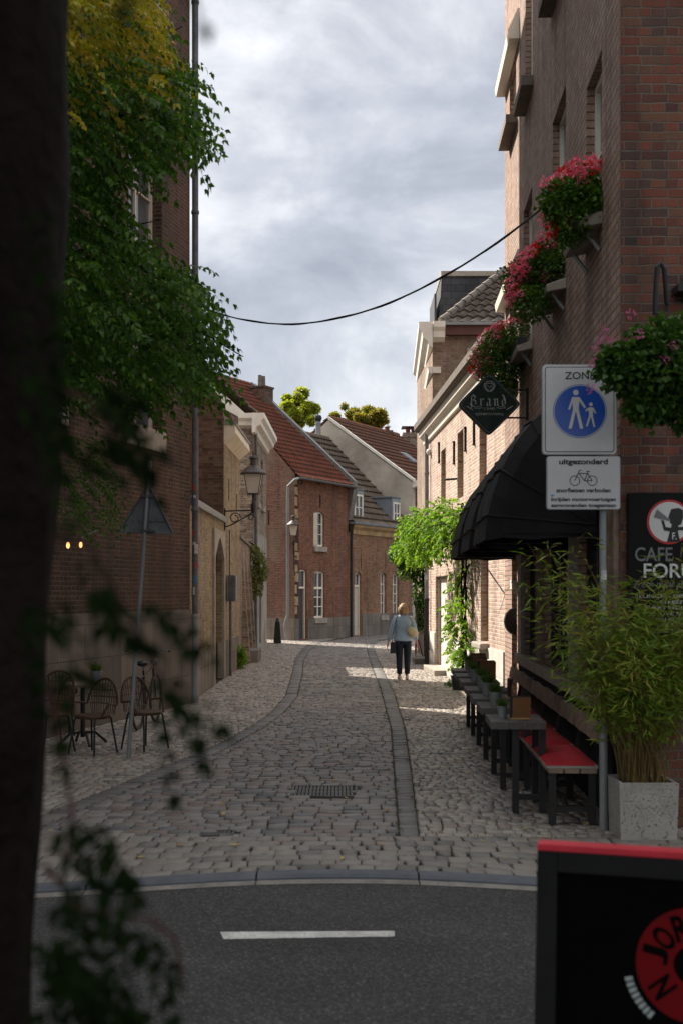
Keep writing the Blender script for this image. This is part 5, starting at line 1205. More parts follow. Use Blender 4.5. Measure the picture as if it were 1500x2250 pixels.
def inpoly(x, y, poly):
    c = False; n = len(poly)
    for i in range(n):
        x0, y0 = poly[i]; x1, y1 = poly[(i+1) % n]
        if (y0 > y) != (y1 > y) and x < (x1-x0)*(y-y0)/(y1-y0)+x0: c = not c
    return c
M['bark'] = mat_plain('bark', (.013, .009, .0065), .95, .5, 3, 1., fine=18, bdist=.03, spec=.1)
M['twig'] = mat_plain('twig', (.06, .05, .03), .9, .3, 8, .3)
M['lf_green'] = mat_leaf('leaf_green', [(.012, .038, .007), (.034, .088, .012), (.075, .155, .02), (.16, .25, .03)], .45)
M['lf_yellow'] = mat_leaf('leaf_yellow', [(.16, .22, .03), (.32, .30, .03), (.46, .32, .03), (.50, .25, .03)], .4)
M['lf_lime'] = mat_leaf('leaf_lime', [(.04, .10, .01), (.10, .20, .02), (.19, .31, .03), (.32, .40, .05)], .45, .6, .15)
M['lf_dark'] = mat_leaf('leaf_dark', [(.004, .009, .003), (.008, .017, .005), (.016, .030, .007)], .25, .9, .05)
M['lf_ger'] = mat_leaf('leaf_geranium', [(.02, .055, .010), (.05, .12, .018), (.10, .19, .028), (.17, .26, .05)], .3)
M['lf_bamboo'] = mat_leaf('leaf_bamboo', [(.05, .11, .012), (.11, .20, .022), (.19, .28, .035), (.30, .30, .05), (.46, .30, .10)], .4)
M['pink'] = mat_leaf('petal_pink', [(.88, .10, .30), (.94, .22, .44), (.96, .42, .58)], .3, .6)
M['red'] = mat_leaf('petal_red', [(.70, .01, .02), (.80, .02, .03), (.85, .05, .08)], .3, .6)
M['mauve'] = mat_leaf('petal_mauve', [(.50, .10, .30), (.62, .18, .42)], .3, .6)
# ------------------------------------------------------------------ leafy tree beside the left building
rs = np.random.RandomState(12)
POLY = [(60, -120), (330, -120), (352, 20), (345, 60), (392, 95), (372, 130), (425, 150), (468, 195), (452, 235), (470, 310), (450, 335), (395, 330), (372, 372), (335, 392), (300, 345), (288, 340), (276, 430), (290, 530), (335, 540), (382, 570), (425, 600), (470, 660), (505, 765), (478, 800), (502, 832), (470, 862), (425, 868), (392, 830), (360, 880), (330, 900), (295, 880), (262, 902), (215, 870), (170, 885), (60, 880)]
bases, dirs_, yel = [], [], []
limbs = [(8.2, -250), (8.5, 60), (8.8, 240), (9.0, 470), (9.2, 640)]
while len(bases) < 3000:
    px, py = rs.uniform(60, 505), rs.uniform(-120, 905)
    if not inpoly(px, py, POLY): continue
    edge = not inpoly(px+38, py+10, POLY)
    Y = rs.uniform(8.6, 11.6); p = at(px-62*rs.uniform(.4, 1), py-30*rs.uniform(0, 1), Y)
    bases.append(np.array(p)); an = rs.uniform(-.9, .7); dirs_.append(np.array([math.cos(an)*rs.uniform(.5, 1), math.sin(an)*.8-.2, rs.uniform(-.55, .25)]))
    zyel = py < 290 and px < 400
    yel.append(zyel and rs.uniform() < (.9 if py < 110 else .5 if py < 210 else .15) and Y < 10.4)
bases = np.array(bases); dirs_ = np.array(dirs_); yel = np.array(yel)
t = thing('leafy_tree', 'tree with drooping feathery green leaves turning yellow near its top', 'tree', (-3.9, 10.5, 0))
Ln = rs.uniform(.20, .36, len(bases))
for nm, sel, mt in (('foliage', ~yel, M['lf_green']), ('yellow_foliage', yel, M['lf_yellow'])):
    P_, D_, S_, I_ = fronds(bases[sel], dirs_[sel], Ln[sel]*1.15, 6, .076, rs)
    leaves(nm, P_, D_, S_, mt, t, .5, rs=rs)
mb = MB(); tr = Vector((-3.9, 10.5, 0))
mb.tube([tr, tr+Vector((.1, 0, 2)), tr+Vector((.15, .05, 4.5)), tr+Vector((.4, 0, 7.5)), tr+Vector((.5, 0, 9.5))], [.19, .16, .13, .09, .05], 12); mb.build('trunk', M['bark'], t, smooth=True)
rb = random.Random(2)
mb = MB()
for z0, pts in ((2.6, [(-3.2, 10.2, 3.7), (-2.4, 9.9, 4.2), (-1.55, 9.7, 4.2), (-1.1, 9.6, 3.9)]), (3.6, [(-3.2, 10.4, 4.6), (-2.3, 10.3, 5.0), (-1.4, 10.4, 4.7)]), (4.6, [(-3.2, 10.2, 5.7), (-2.2, 10, 6.1), (-1.5, 10, 6.0)]), (5.5, [(-3.1, 10.6, 6.3), (-2.1, 10.8, 6.8), (-1.3, 10.8, 6.7)]), (2.2, [(-3.3, 9.8, 3.1), (-2.5, 9.4, 3.6), (-1.9, 9.3, 3.5)])):
    a = tr+Vector((.1, 0, z0)); mb.tube([a]+[Vector(p) for p in pts], [.06, .045, .03, .02, .008][:len(pts)+1], 7)
    for p in pts[:-1]:
        for _ in range(4):
            q = Vector(p); e_ = q+Vector((rb.uniform(.1, .7), rb.uniform(-.6, .6), rb.uniform(-.4, .4))); mb.tube([q, (q+e_)/2+Vector((0, 0, .06)), e_], [.014, .009, .004], 4)
mb.build('limbs', M['bark'], t)
# lower straggling spray of the same kind
bs2, ds2 = [], []
while len(bs2) < 90:
    px, py = rs.uniform(95, 250), rs.uniform(950, 1180)
    if abs((px-190)/75)+abs((py-1060)/130) > 1.15: continue
    Y = rs.uniform(9.5, 11); p = at(px-20, py, Y); bs2.append(np.array(p)); ds2.append(np.array([rs.uniform(.3, 1), rs.uniform(-.5, .4), rs.uniform(-.8, .1)]))
P_, D_, S_, I_ = fronds(np.array(bs2), np.array(ds2), rs.uniform(.18, .3, len(bs2)), 7, .05, rs); leaves('hanging_spray', P_, D_, S_, M['lf_green'], t, .45, rs=rs)
# ------------------------------------------------------------------ big dark trunk close by with blurred leaves
t = thing('ivy_clad_trunk', 'massive dark tree trunk close by at the edge with loose ivy sprays', 'tree', (-.98, 2.25, 0))
mb = MB(); rings = []; n = 36
for i in range(60):
    z = -.1+i*.075; f = i/59; edge = np.interp(H-(z-H)*0-0, [0, 1], [0, 0])
    pyz = 1300-(z-H)*F/2.3; ex = np.interp(pyz, [-300, 0, 800, 1100, 1500, 1750, 2000, 2300, 3400], [126, 120, 116, 102, 82, 60, 42, 18, -8])
    xe = (ex-750)/F*2.3; rad = .42; cx_ = xe-rad
    ring = []
    for j in range(n):
        a = 2*math.pi*j/n; rr_ = rad*(1+.035*math.sin(a*7+z*1.3)+.025*math.sin(a*13-z*2+1)+.015*math.sin(z*9+a*3)); ring.append((cx_+rr_*math.cos(a), 2.35+rr_*math.sin(a), z))
    rings.append(ring)
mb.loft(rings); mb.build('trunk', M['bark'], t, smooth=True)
TRUNK = t
rs = np.random.RandomState(5)
def sprays(name, spots, Y, lsz, mat, parent, seed, npair=5):
    rs = np.random.RandomState(seed); B_, D_ = [], []; tw = MB()
    for (px, py, dx, dz) in spots:
        y = Y*rs.uniform(.93, 1.07); p = at(px, py, y); B_.append(np.array(p)); D_.append(np.array([dx, rs.uniform(-.3, .3), dz]))
    P_, Dd, S_, I_ = fronds(np.array(B_), np.array(D_), rs.uniform(.06, .10, len(B_)), npair, lsz, rs); leaves(name, P_, Dd, S_, mat, parent, .55, rs=rs)
sp = [(rs.uniform(140, 260), rs.uniform(840, 1010), rs.uniform(.3, 1), rs.uniform(-.6, .2)) for _ in range(9)]
sp += [(rs.uniform(170, 330), rs.uniform(1180, 1420), rs.uniform(.2, 1), rs.uniform(-.9, .1)) for _ in range(6)]
sp += [(rs.uniform(280, 390), rs.uniform(1440, 1560), rs.uniform(.2, .8), rs.uniform(-.9, .1)) for _ in range(4)]
sp += [(rs.uniform(90, 200), rs.uniform(1780, 2000), rs.uniform(.1, .7), rs.uniform(-1, .1)) for _ in range(14)]
sp += [(rs.uniform(60, 180), rs.uniform(1950, 2250), rs.uniform(.1, .7), rs.uniform(-1, .1)) for _ in range(17)]
sp += [(rs.uniform(190, 350), rs.uniform(2010, 2250), rs.uniform(.0, .7), rs.uniform(-1, -.2)) for _ in range(11)]
sp += [(rs.uniform(20, 150), rs.uniform(400, 1500), rs.uniform(.0, .6), rs.uniform(-1, .3)) for _ in range(16)]
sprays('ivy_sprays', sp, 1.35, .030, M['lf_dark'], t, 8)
mst = mat_plain('red_stem', (.05, .015, .012), .8, .3)
for (a, b, c_) in (((110, 1500), (160, 1780), (140, 1950)), ((100, 1900), (180, 2000), (330, 2020)), ((330, 2020), (385, 2060), (405, 2150)), ((120, 1180), (200, 1200), (300, 1380)), ((300, 1380), (350, 1480), (400, 1620)), ((140, 860), (200, 880), (250, 960))):
    mb = MB(); mb.tube([at(*a, 1.35), at(*b, 1.35), at(*c_, 1.35)], [.004, .003, .002], 5); mb.build('ivy_stem', mst, t)
sp = [(rs.uniform(350, 450), rs.uniform(-190, -120), rs.uniform(-.2, .7), rs.uniform(-.4, .2)) for _ in range(3)]
sprays('overhead_spray', sp, .85, .020, M['lf_dark'], t, 9)
# ------------------------------------------------------------------ general leaf cloud
def cloud(name, blobs, n, size, mat, parent, seed, wr=.6, shell=.55, droop=-.2, mi=None):
    rs = np.random.RandomState(seed); vol = np.array([b[3]*b[4]*b[5] for b in blobs])**.7; vol = vol/vol.sum()
    idx = rs.choice(len(blobs), n, p=vol); B_ = np.array(blobs)[idx]
    v = rs.normal(0, 1, (n, 3)); v /= np.linalg.norm(v, axis=1)[:, None]; rad = shell+(1-shell)*rs.uniform(0, 1, n)**.6; rad += (rs.uniform(0, 1, n) < .12)*.22
    p = B_[:, :3]+v*rad[:, None]*B_[:, 3:6]; d = v+rs.normal(0, .6, (n, 3)); d[:, 2] += droop
    return leaves(name, p, d, size*rs.uniform(.7, 1.25, n), mat, parent, wr, rs=rs)
def flowers(name, pts, r, mat, parent, seed, petals=26):
    rs = np.random.RandomState(seed); n = len(pts)*petals; c = np.repeat(np.array(pts), petals, 0)
    v = rs.normal(0, 1, (n, 3)); v /= np.linalg.norm(v, axis=1)[:, None]; p = c+v*r*rs.uniform(.45, 1, n)[:, None]
    return leaves(name, p, v+rs.normal(0, .6, (n, 3)), np.full(n, r*.62), mat, parent, .8, rs=rs)
# unseen leaves over the big trunk, added to keep the road and board in shade
cloud('shade_crown', [(-1.6, .6, 8.4, 3.6, 3.4, 1.8), (.8, -1.2, 8.8, 3.2, 3.2, 1.8), (-3.2, -1.8, 8.2, 3, 3, 1.8), (2.2, 1.4, 8.9, 2.6, 2.2, 1.5), (-.5, 2.6, 8.6, 2.4, 1.8, 1.5)], 26000, .36, M['lf_green'], TRUNK, 77, .55, .2)
mb = MB()
for p in ((-1.6, .6, 8.2), (1.2, -1.2, 8.6), (-3.2, -1.6, 8.2), (1.8, 1.4, 8.6)): mb.tube([(-.95, 2.3, 4.2), ((-.95+p[0])/2, (2.0+p[1])/2, 6.6), p], [.16, .10, .04], 8)
mb.build('limbs', M['bark'], TRUNK)
# ------------------------------------------------------------------ geranium window boxes
GER = {31: (([(1250, 440), (1288, 425), (1280, 468), (1232, 462), (1302, 452), (1252, 492), (1300, 405), (1225, 440)], .165), [(1200, 405), (1212, 414), (1222, 396), (1236, 382), (1240, 410), (1255, 372), (1264, 362), (1270, 386), (1290, 362), (1302, 356), (1312, 366), (1277, 402), (1246, 447), (1266, 460), (1250, 478), (1218, 488), (1199, 482), (1213, 506)], 10.2),
 32: (([(1165, 592), (1200, 590), (1215, 565), (1180, 630), (1150, 638), (1205, 635), (1165, 668), (1140, 612)], .20), [(1190, 523), (1150, 562), (1162, 553), (1172, 549), (1143, 580), (1151, 592), (1139, 601), (1146, 612), (1124, 590), (1119, 622), (1130, 636), (1117, 652), (1126, 666), (1136, 650), (1170, 604), (1200, 608), (1210, 537), (1183, 541)], 12.5),
 33: (([(1085, 765), (1112, 752), (1140, 742), (1068, 795), (1100, 800), (1132, 785), (1085, 828), (1110, 832), (1100, 862)], .235), [(1055, 745), (1070, 730), (1085, 722), (1100, 715), (1116, 711), (1132, 700), (1150, 698), (1162, 700), (1045, 770), (1040, 790), (1034, 810), (1050, 800), (1060, 780), (1075, 760), (1045, 822), (1060, 815), (1074, 792), (1122, 780), (1092, 736)], 16.25)}
def geranium(label, w_, seed, nfl, extra, lit):
    rs = np.random.RandomState(seed); P = fa.P; uc = (w_[0]+w_[1])/2; hw = (w_[1]-w_[0])/2; c = P(uc, 5.25, .15)
    t = thing('geranium_box', label, 'flower box', c, 'geranium boxes on the cafe window sills')
    m = MB(); obox(m, fa, uc-hw+.06, uc+hw-.24, 5.25, 5.36, .04, .17); m.build('box', M['pipe_d'], t, bevel=.01)
    B_ = []; (cs_, rr_), fl_, yc = GER[seed]
    for px, py in cs_:
        Y = yc+rs.uniform(-.2, .35); q = at(px, py, Y); q.x = min(q.x, 2.25+.048*(Y-9.2)-.1); B_.append((q.x, q.y, q.z, rr_, rr_*1.3, rr_))
    cloud('foliage', B_, 6500, .042, M['lf_ger'], t, seed, .85, .3)
    fp = []
    for px, py in fl_:
        Y = yc-.12+rs.uniform(-.1, .22); q = at(px, py, Y); q.x = min(q.x, 2.25+.048*(Y-9.2)-.05); fp.append(tuple(q))
    [flowers('flower_head', [p_], 0.060, M['red'] if i_ % 7 == 3 else M['pink'], t, seed+i_, 46) for i_, p_ in enumerate(fp)]
    m = MB()
    for p in fp: q = P(uc+rs.uniform(-hw, hw), 5.45, .15); m.tube([q, (Vector(p)+q)/2+Vector((0, 0, .03)), p], .003, 3, False)
    m.build('flower_stalks', M['lf_ger'], t)
geranium('pink and red geranium box on the sill closest to the red end wall', W1, 31, 22, 2, 0)
geranium('middle geranium box on the cafe wall, heavy with pink flowers', W2, 32, 24, 4, 0)
geranium('partly sunlit geranium box furthest along the wall above the diamond sign', W3, 33, 30, 5, 1)
# ------------------------------------------------------------------ hanging basket with bracket
c = at(1440, 812, 8.4)
t = thing('hanging_basket', 'large hanging basket of dark leaves with few pink flowers above the menu board', 'hanging basket', c)
B_ = [(c.x, c.y, c.z, .33, .30, .22), (c.x+.1, c.y, c.z+.16, .32, .28, .22), (c.x-.18, c.y, c.z+.02, .25, .25, .2), (c.x+.25, c.y, c.z-.05, .22, .25, .26), (c.x-.05, c.y, c.z-.22, .18, .2, .2), (c.x+.18, c.y, c.z-.28, .1, .12, .18), (c.x-.32, c.y, c.z+.05, .12, .12, .09)]
cloud('foliage', B_, 6500, .055, mat_leaf('leaf_basket', [(.012, .036, .009), (.034, .085, .016), (.07, .145, .024), (.12, .20, .045)], .3), t, 41, .9, .3)
fp = [tuple(at(px, py, 8.12)) for px, py in ((1325, 725), (1322, 745), (1340, 747), (1310, 765), (1300, 797), (1385, 690), (1404, 735), (1480, 760), (1460, 790), (1297, 853))]
[flowers('flower_head', [p_], .034, M['mauve'], t, 44+i_, 20) for i_, p_ in enumerate(fp)]
m = MB(); m.lathe([(.12, 0), (.17, .10), (.18, .18)], (c.x+.05, c.y, c.z-.1), 16); m.build('basket', M['pipe_d'], t)
hk = at(1447, 580, 8.6); m = MB(); m.tube([at(1438, 690, 8.55), at(1440, 620, 8.55), at(1443, 588, 8.55), at(1450, 578, 8.55), at(1458, 590, 8.55), at(1462, 640, 8.58), at(1464, 668, 8.6)], .019, 8); m.tube([at(1464, 668, 8.6), at(1464, 668, 9.2)], .015, 6)
m.tube([at(1475, 640, 9.15), at(1485, 660, 9.15), at(1500, 662, 9.15), at(1512, 640, 9.15), at(1500, 612, 9.15)], .012, 5); m.box(2.66, 2.95, 9.0, 9.19, 4.28, 4.34); m.build('bracket', M['black'], t)
# ------------------------------------------------------------------ climbing plant on the sunlit house
rs = np.random.RandomState(3)
tp_ = r1.P(r1.u(1034), 0, .12)
t = thing('climbing_plant', 'bright green climbing plant arching from the sunlit wall over the pavement', 'climbing plant', tp_)
mb = MB()
for k in range(5):
    pts = []
    for i in range(14):
        z = i*.28; pts.append(tp_+Vector((-.02+.05*math.sin(i*.9+k*2.1), .06*math.cos(i*.7+k*1.3)+(.02*k), z)))
    mb.tube(pts, [.028-.0012*i for i in range(14)], 6)
def wp(px, py, d): 
    u = r1.u(px, d); return r1.P(u, r1.z(px, py, d), d)
for (a, b, c_) in (((1020, 1190, .2), (975, 1150, .6), (915, 1165, 1.0)), ((1025, 1150, .2), (985, 1125, .4), (940, 1140, .7)), ((1028, 1200, .2), (1000, 1190, .7), (960, 1210, .9)), ((1030, 1240, .15), (1005, 1290, .25), (995, 1400, .25))):
    mb.tube([wp(*a), wp(*b), wp(*c_)], [.02, .014, .006], 5)
mb.build('stems', M['bark'], t)
bl_ = []
def addb(px, py, d, s, sz=None): q = wp(px, py, d); bl_.append((q.x, q.y, q.z, s, s*1.2, sz or s))
for px, py, d, s in ((1010, 1130, .25, .30), (985, 1135, .4, .33), (960, 1130, .5, .33), (930, 1150, .7, .36), (905, 1160, .85, .32), (900, 1205, .8, .33), (935, 1195, .6, .36), (965, 1170, .5, .32), (990, 1165, .4, .30), (975, 1200, .5, .22), (940, 1215, .6, .18), (1010, 1155, .3, .26), (885, 1205, .8, .2), (915, 1215, .7, .16)): addb(px, py, d, s)
n1_ = len(bl_)
for px, py, d, s in ((1010, 1255, .2, .17), (1005, 1290, .22, .17), (1015, 1320, .2, .16), (995, 1330, .25, .14), (1005, 1365, .25, .17), (1000, 1400, .28, .19), (1015, 1390, .2, .18), (1005, 1430, .28, .20), (1020, 1440, .25, .17), (1010, 1462, .25, .12)): addb(px, py, d, s)
# compound leaves over the blob volumes
bs_l, ds_l = [], []
vol = np.array([b[3]**2 for b in bl_]); vol /= vol.sum()
for i in range(900):
    b = bl_[rs.choice(len(bl_), p=vol)]; v = rs.normal(0, 1, 3); v /= np.linalg.norm(v); bs_l.append(np.array(b[:3])+v*np.array(b[3:6])*rs.uniform(.3, .85)); ds_l.append(v+np.array([-.3, -.2, -.25]))
P_, D_, S_, I_ = fronds(np.array(bs_l), np.array(ds_l), rs.uniform(.14, .26, len(bs_l)), 5, .085, rs, .4); leaves('foliage', P_, D_, S_, M['lf_lime'], t, .5, rs=rs)
m = MB(); m.lathe([(.12, 0), (.16, .26), (.17, .28), (.15, .28)], tp_+Vector((-.15, -.3, 0)), 14)
t2 = thing('plant_pot', 'dark round plant pot at the foot of the climbing plant', 'plant pot', tp_+Vector((-.15, -.3, 0))); m.build('pot', M['pipe_d'], t2)
# dark ivy hanging at the corner of the tall house
t = thing('ivy', 'dark green ivy curtain on the corner of the tall house behind the climbing plant', 'climbing plant', (2.2, 30.5, 0))
B_ = [(*at(px, py, 31.5), a, .4, b) for px, py, a, b in ((885, 1215, .32, .4), (905, 1190, .35, .4), (915, 1240, .28, .5), (920, 1300, .16, .55), (890, 1250, .22, .3), (925, 1350, .12, .5), (868, 1215, .18, .25))]
cloud('foliage', B_, 4200, .085, M['lf_green'], t, 51, .7, .3)
mb = MB(); mb.tube([(2.32, 31.5, 0), (2.3, 31.5, 1.5), (2.2, 31.4, 3), (1.9, 31.4, 3.3)], [.05, .04, .03, .01], 6); mb.tube([(2.25, 31.2, 0), (2.05, 31.2, .8), (2.2, 31.3, 1.4)], .012, 4); mb.build('stem', M['bark'], t)
# ivy draping over the old wall
t = thing('ivy', 'yellowing ivy draping over the far end of the pale old wall', 'climbing plant', (-2.7, 34, 3.2))
B_ = [(*at(px, py, 35.0), a, .6, b) for px, py, a, b in ((555, 1205, .20, .12), (565, 1222, .22, .22), (575, 1245, .15, .35), (562, 1260, .14, .35), (580, 1262, .1, .22), (570, 1290, .10, .3), (556, 1300, .07, .3))]
cloud('foliage', B_, 2600, .07, mat_leaf('leaf_ivy', [(.05, .08, .02), (.12, .13, .03), (.24, .2, .04)], .3), t, 52, .7, .4)
mb = MB(); mb.tube([(-2.78, 34.5, 3.4), (-2.6, 34.8, 3.3), (-2.5, 35, 2.6), (-2.52, 35, 1.8)], [.02, .015, .01, .005], 5); mb.build('stem', M['bark'], t)
# small bush at the foot of the golden wall
c = gnd(529, 1470); t = thing('wild_bush', 'small bright green bush growing at the foot of the golden house', 'bush', c)
cloud('foliage', [(c.x, c.y, .22, .16, .2, .22), (c.x-.02, c.y, .42, .13, .2, .15)], 700, .06, M['lf_lime'], t, 53, .7, .3)
mb = MB(); [mb.tube([(c.x, c.y, 0), (c.x+.05*s, c.y+.04*s, .4)], .006, 4) for s in (-1, 0, 1)]; mb.build('stem', M['twig'], t)
# weed near the first tables
c = gnd(996, 1508); t = thing('weed', 'low weed tuft in the setts beside the furthest table', 'weed', c)
cloud('foliage', [(c.x, c.y, .05, .16, .25, .07)], 220, .07, M['lf_green'], t, 54, .4, .2)
# ------------------------------------------------------------------ far trees above the roofs
def fartree(label, px, ptop, rad_px, Y, mats, seed, rz=1.0):
    rs = np.random.RandomState(seed); top = at(px, ptop, Y); rr_ = rad_px/F*Y; cz = top.z-rr_*rz
    t = thing('tree', label, 'tree', (top.x, Y, 0), 'autumn trees rising behind the roofs')
    mb = MB(); mb.tube([(top.x, Y, 0), (top.x+.2, Y, cz*.5), (top.x, Y, cz)], [.4, .3, .18], 10)
    blobs = []
    for i in range(26):
        v = rs.normal(0, 1, 3); v /= np.linalg.norm(v); k = rs.uniform(.35, 1.0); c = np.array([top.x, Y, cz])+v*np.array([rr_, rr_, rr_*rz])*k; s = rr_*rs.uniform(.12, .27); blobs.append((*c, s, s, s*.8))
        mb.tube([(top.x, Y, cz-rr_*.3), tuple((np.array([top.x, Y, cz-rr_*.1])+c)/2), tuple(c)], [.09, .05, .02], 5)
    mb.build('trunk', M['bark'], t)
    for i, (m_, n_) in enumerate(mats): cloud('foliage' if i == 0 else 'turning_foliage', blobs, int(n_*2.6), .17, m_, t, seed+i, .7, .1)
lf_yg = mat_leaf('leaf_yellow_green', [(.16, .22, .02), (.32, .34, .03), (.48, .42, .06)], .5)
lf_or = mat_leaf('leaf_orange', [(.22, .14, .03), (.40, .22, .03), (.45, .32, .05)], .4)
lf_ol = mat_leaf('leaf_olive', [(.08, .11, .02), (.16, .18, .03), (.25, .24, .05)], .45)
fartree('yellow-green tree rising behind the red tiled roof and round flue', 650, 856, 60, 82, [(lf_yg, 5200), (lf_ol, 1200)], 61, .9)
fartree('orange-tinged tree rising behind the grey rendered gable', 790, 866, 68, 90, [(lf_ol, 5200), (lf_or, 3000)], 64, .8)
# ================================================================== FURNITURE, PEOPLE, THINGS
def kids(o): return [c for c in bpy.data.objects if c.parent == o]
def copy_tree(o, parent=None):
    c = o.copy(); col.objects.link(c)
    if parent is not None: c.parent = parent
    for ch in kids(o): copy_tree(ch, c)
    return c
TILT = -math.atan(.048)
M['redfab'] = mat_plain('red_cushion', (.42, .012, .022), .75, .3, 4, .3, fine=50); M['piping'] = mat_plain('cushion_base', (.35, .31, .28), .85, .3, 5, .3)
# tables
def make_table():
    t = thing('cafe_table', 'x', 'table', (0, 0, 0), 'narrow cafe tables along the bench')
    m = MB()
    for i in range(3):
        a = -.215+i*.157; m.box(a, a+.154, 0, .62, .725, .79)
    m.build('tabletop', M['tablew'], t, bevel=.004)
    for x, ys_ in ((-.028, (.03,)), (.20, (.03, .54))):
        for y in ys_: m = MB(); m.box(x, x+.055, y, y+.055, .012, .724); m.build('leg', M['blackw'], t)
    for y in (.04,): m = MB(); m.box(.027, .20, y, y+.035, .12, .165); m.build('stretcher', M['blackw'], t)
    return t
T0 = make_table(); YT = [9.69, 10.84, 11.76, 12.77, 13.93, 14.89, 15.89]; XT = [1.485, 1.54, 1.576, 1.62, 1.68, 1.72, 1.77]
TL = ['cafe table closest to the round-logo menu board, its worn grey top in full view', 'second cafe table from the bamboo planter, holding a single potted grass', 'third cafe table from the bamboo planter, with a thin dark menu stand', 'middle one of the seven cafe tables along the bench', 'third cafe table from the climbing plant end of the row', 'second cafe table from the climbing plant end of the row', 'cafe table at the sunlit far end of the row by the climbing plant']
tabs = []
for i, (y, x) in enumerate(zip(YT, XT)):
    o = T0 if i == 0 else copy_tree(T0); o.location = (x, y, 0); o.rotation_euler.z = TILT; o['label'] = TL[i]; tabs.append(o)
# benches
def make_bench():
    t = thing('bench', 'x', 'bench', (0, 0, 0), 'wooden benches with red cushions along the cafe wall')
    m = MB(); m.box(0, .12, 0, 2.46, .43, .465); m.box(.13, .25, 0, 2.46, .43, .465); m.box(.26, .39, 0, 2.46, .43, .465); m.build('seat', M['wood'], t, bevel=.004)
    rb = random.Random(8); m = MB(); n = 24
    prof = [(.66+.006*math.sin(i*1.1)+rb.uniform(-.004, .004), .81+.008*math.sin(i*.7+1)+rb.uniform(-.006, .006)) for i in range(n+1)]
    m.loft([[(.415, 2.46*i/n, a), (.45, 2.46*i/n, a), (.475, 2.46*i/n, b), (.44, 2.46*i/n, b)] for i, (a, b) in enumerate(prof)]); m.build('backrest', M['wood'], t)
    for y in (.02, 1.2, 2.38):
        for x in (.01, .33): m = MB(); m.box(x, x+.055, y, y+.055, .012, .429); m.build('leg', M['blackw'], t)
        m = MB(); m.prism([(.39, y+.01, .43), (.43, y+.01, .43), (.50, y+.01, .82), (.476, y+.01, .82)], (0, .045, 0)); m.build('back_support', M['blackw'], t)
        m = MB(); m.box(.065, .33, y+.01, y+.045, .12, .16); m.box(.0, .38, y, y+.05, .385, .429) if False else None; m.build('stretcher', M['blackw'], t)
    return t
B0 = make_bench(); BL = ['bench with its end beside the bamboo planter, red cushion edge in view', 'middle wooden bench of the three along the cafe wall', 'wooden bench furthest from the bamboo planter along the cafe wall']
for i in range(3):
    o = B0 if i == 0 else copy_tree(B0); o.location = (1.67+.048*2.5*i, 9.2+2.5*i, 0); o.rotation_euler.z = TILT; o['label'] = BL[i]
CL = ['faded red cushion at the near end of the benches, its pale underside showing', 'second red cushion from the bamboo planter', 'third red cushion from the bamboo planter', 'fourth red cushion from the bamboo planter', 'fifth red cushion from the bamboo planter', 'red cushion at the far end of the benches by the half-round plate']
def make_cushion():
    t = thing('cushion', 'x', 'cushion', (0, 0, 0), 'red seat cushions on the benches'); m = MB(); nx, ny = 8, 16; V = []; rb = random.Random(3)
    def h(i, j): 
        e = min(i, nx-i)/nx*2; f = min(j, ny-j)/ny*2; return .022+.035*(1-(1-min(1, e*1.6))**3)*(1-(1-min(1, f*2.5))**3)+.006*math.sin(i*1.3+j*.8)*math.sin(j*.9)
    for i in range(nx):
        for j in range(ny):
            g = lambda a, b: (-.015+.42*a/nx, 1.16*b/ny, .468+h(a, b)); m.quad(g(i, j), g(i+1, j), g(i+1, j+1), g(i, j+1))
    m.build('cover', M['redfab'], t, smooth=True); m = MB(); m.box(-.012, .402, .003, 1.157, .467, .489); m.build('base', M['piping'], t); return t
C0 = make_cushion()
for i in range(6):
    o = C0 if i == 0 else copy_tree(C0); y = 9.22+1.235*i+(.02 if i % 2 else 0); o.location = (1.672+.048*(y-9.2), y, 0); o.rotation_euler.z = TILT+(.02 if i in (1, 4) else 0); o['label'] = CL[i]
# pots of grass and menu stands
M['potz'] = mat_plain('zinc_pot', (.24, .25, .25), .5, .2, 6, .1, metal=.3); M['soil'] = mat_plain('soil', (.03, .022, .016), .95, .3)
M['grassp'] = mat_leaf('pot_grass', [(.05, .10, .02), (.09, .15, .03), (.14, .19, .05)], .3); M['brownleather'] = mat_plain('brown_board', (.20, .085, .03), .6, .3, 6, .1)
def make_pot():
    t = thing('potted_grass', 'x', 'potted plant', (0, 0, 0), 'zinc pots of grass on the tables'); m = MB(); m.lathe([(.045, 0), (.058, .115), (.062, .118), (.062, .128), (.054, .128), (.052, .10)], (0, 0, 0), 16); m.build('pot', M['potz'], t)
    rs = np.random.RandomState(2); n = 170; p = np.c_[rs.normal(0, .02, n), rs.normal(0, .02, n), np.full(n, .11)]; d = np.c_[rs.normal(0, .45, n), rs.normal(0, .45, n), np.ones(n)]
    leaves('grass', p, d, rs.uniform(.07, .14, n), M['grassp'], t, .07, fold=.02, rs=rs); return t
P0 = make_pot()
def make_menu():
    t = thing('menu_stand', 'x', 'menu stand', (0, 0, 0), 'menu stands on the tables'); m = MB(); m.box(-.09, .09, -.035, .035, 0, .012); m.build('base', mat_plain('pine', (.42, .24, .10), .6, .2), t, bevel=.002)
    m = MB(); m.hexa([(-.075, -.02, .012), (.085, -.02, .012), (.085, -.012, .012), (-.075, -.012, .012), (-.075, -.028, .19), (.085, -.028, .19), (.085, -.02, .19), (-.075, -.02, .19)]); m.build('board', M['brownleather'], t, bevel=.002)
    m = MB(); m.hexa([(-.09, -.008, .012), (.075, -.008, .012), (.075, .02, .012), (-.09, .02, .012), (-.09, -.015, .20), (.075, -.015, .20), (.075, .013, .20), (-.09, .013, .20)]); m.build('menus', M['black'], t, bevel=.002)
    return t
N0 = make_menu()
def on(ti, x, y): v = Matrix.Rotation(TILT, 3, 'Z') @ Vector((x, y, 0)); return (XT[ti]+v.x, YT[ti]+v.y, .791)
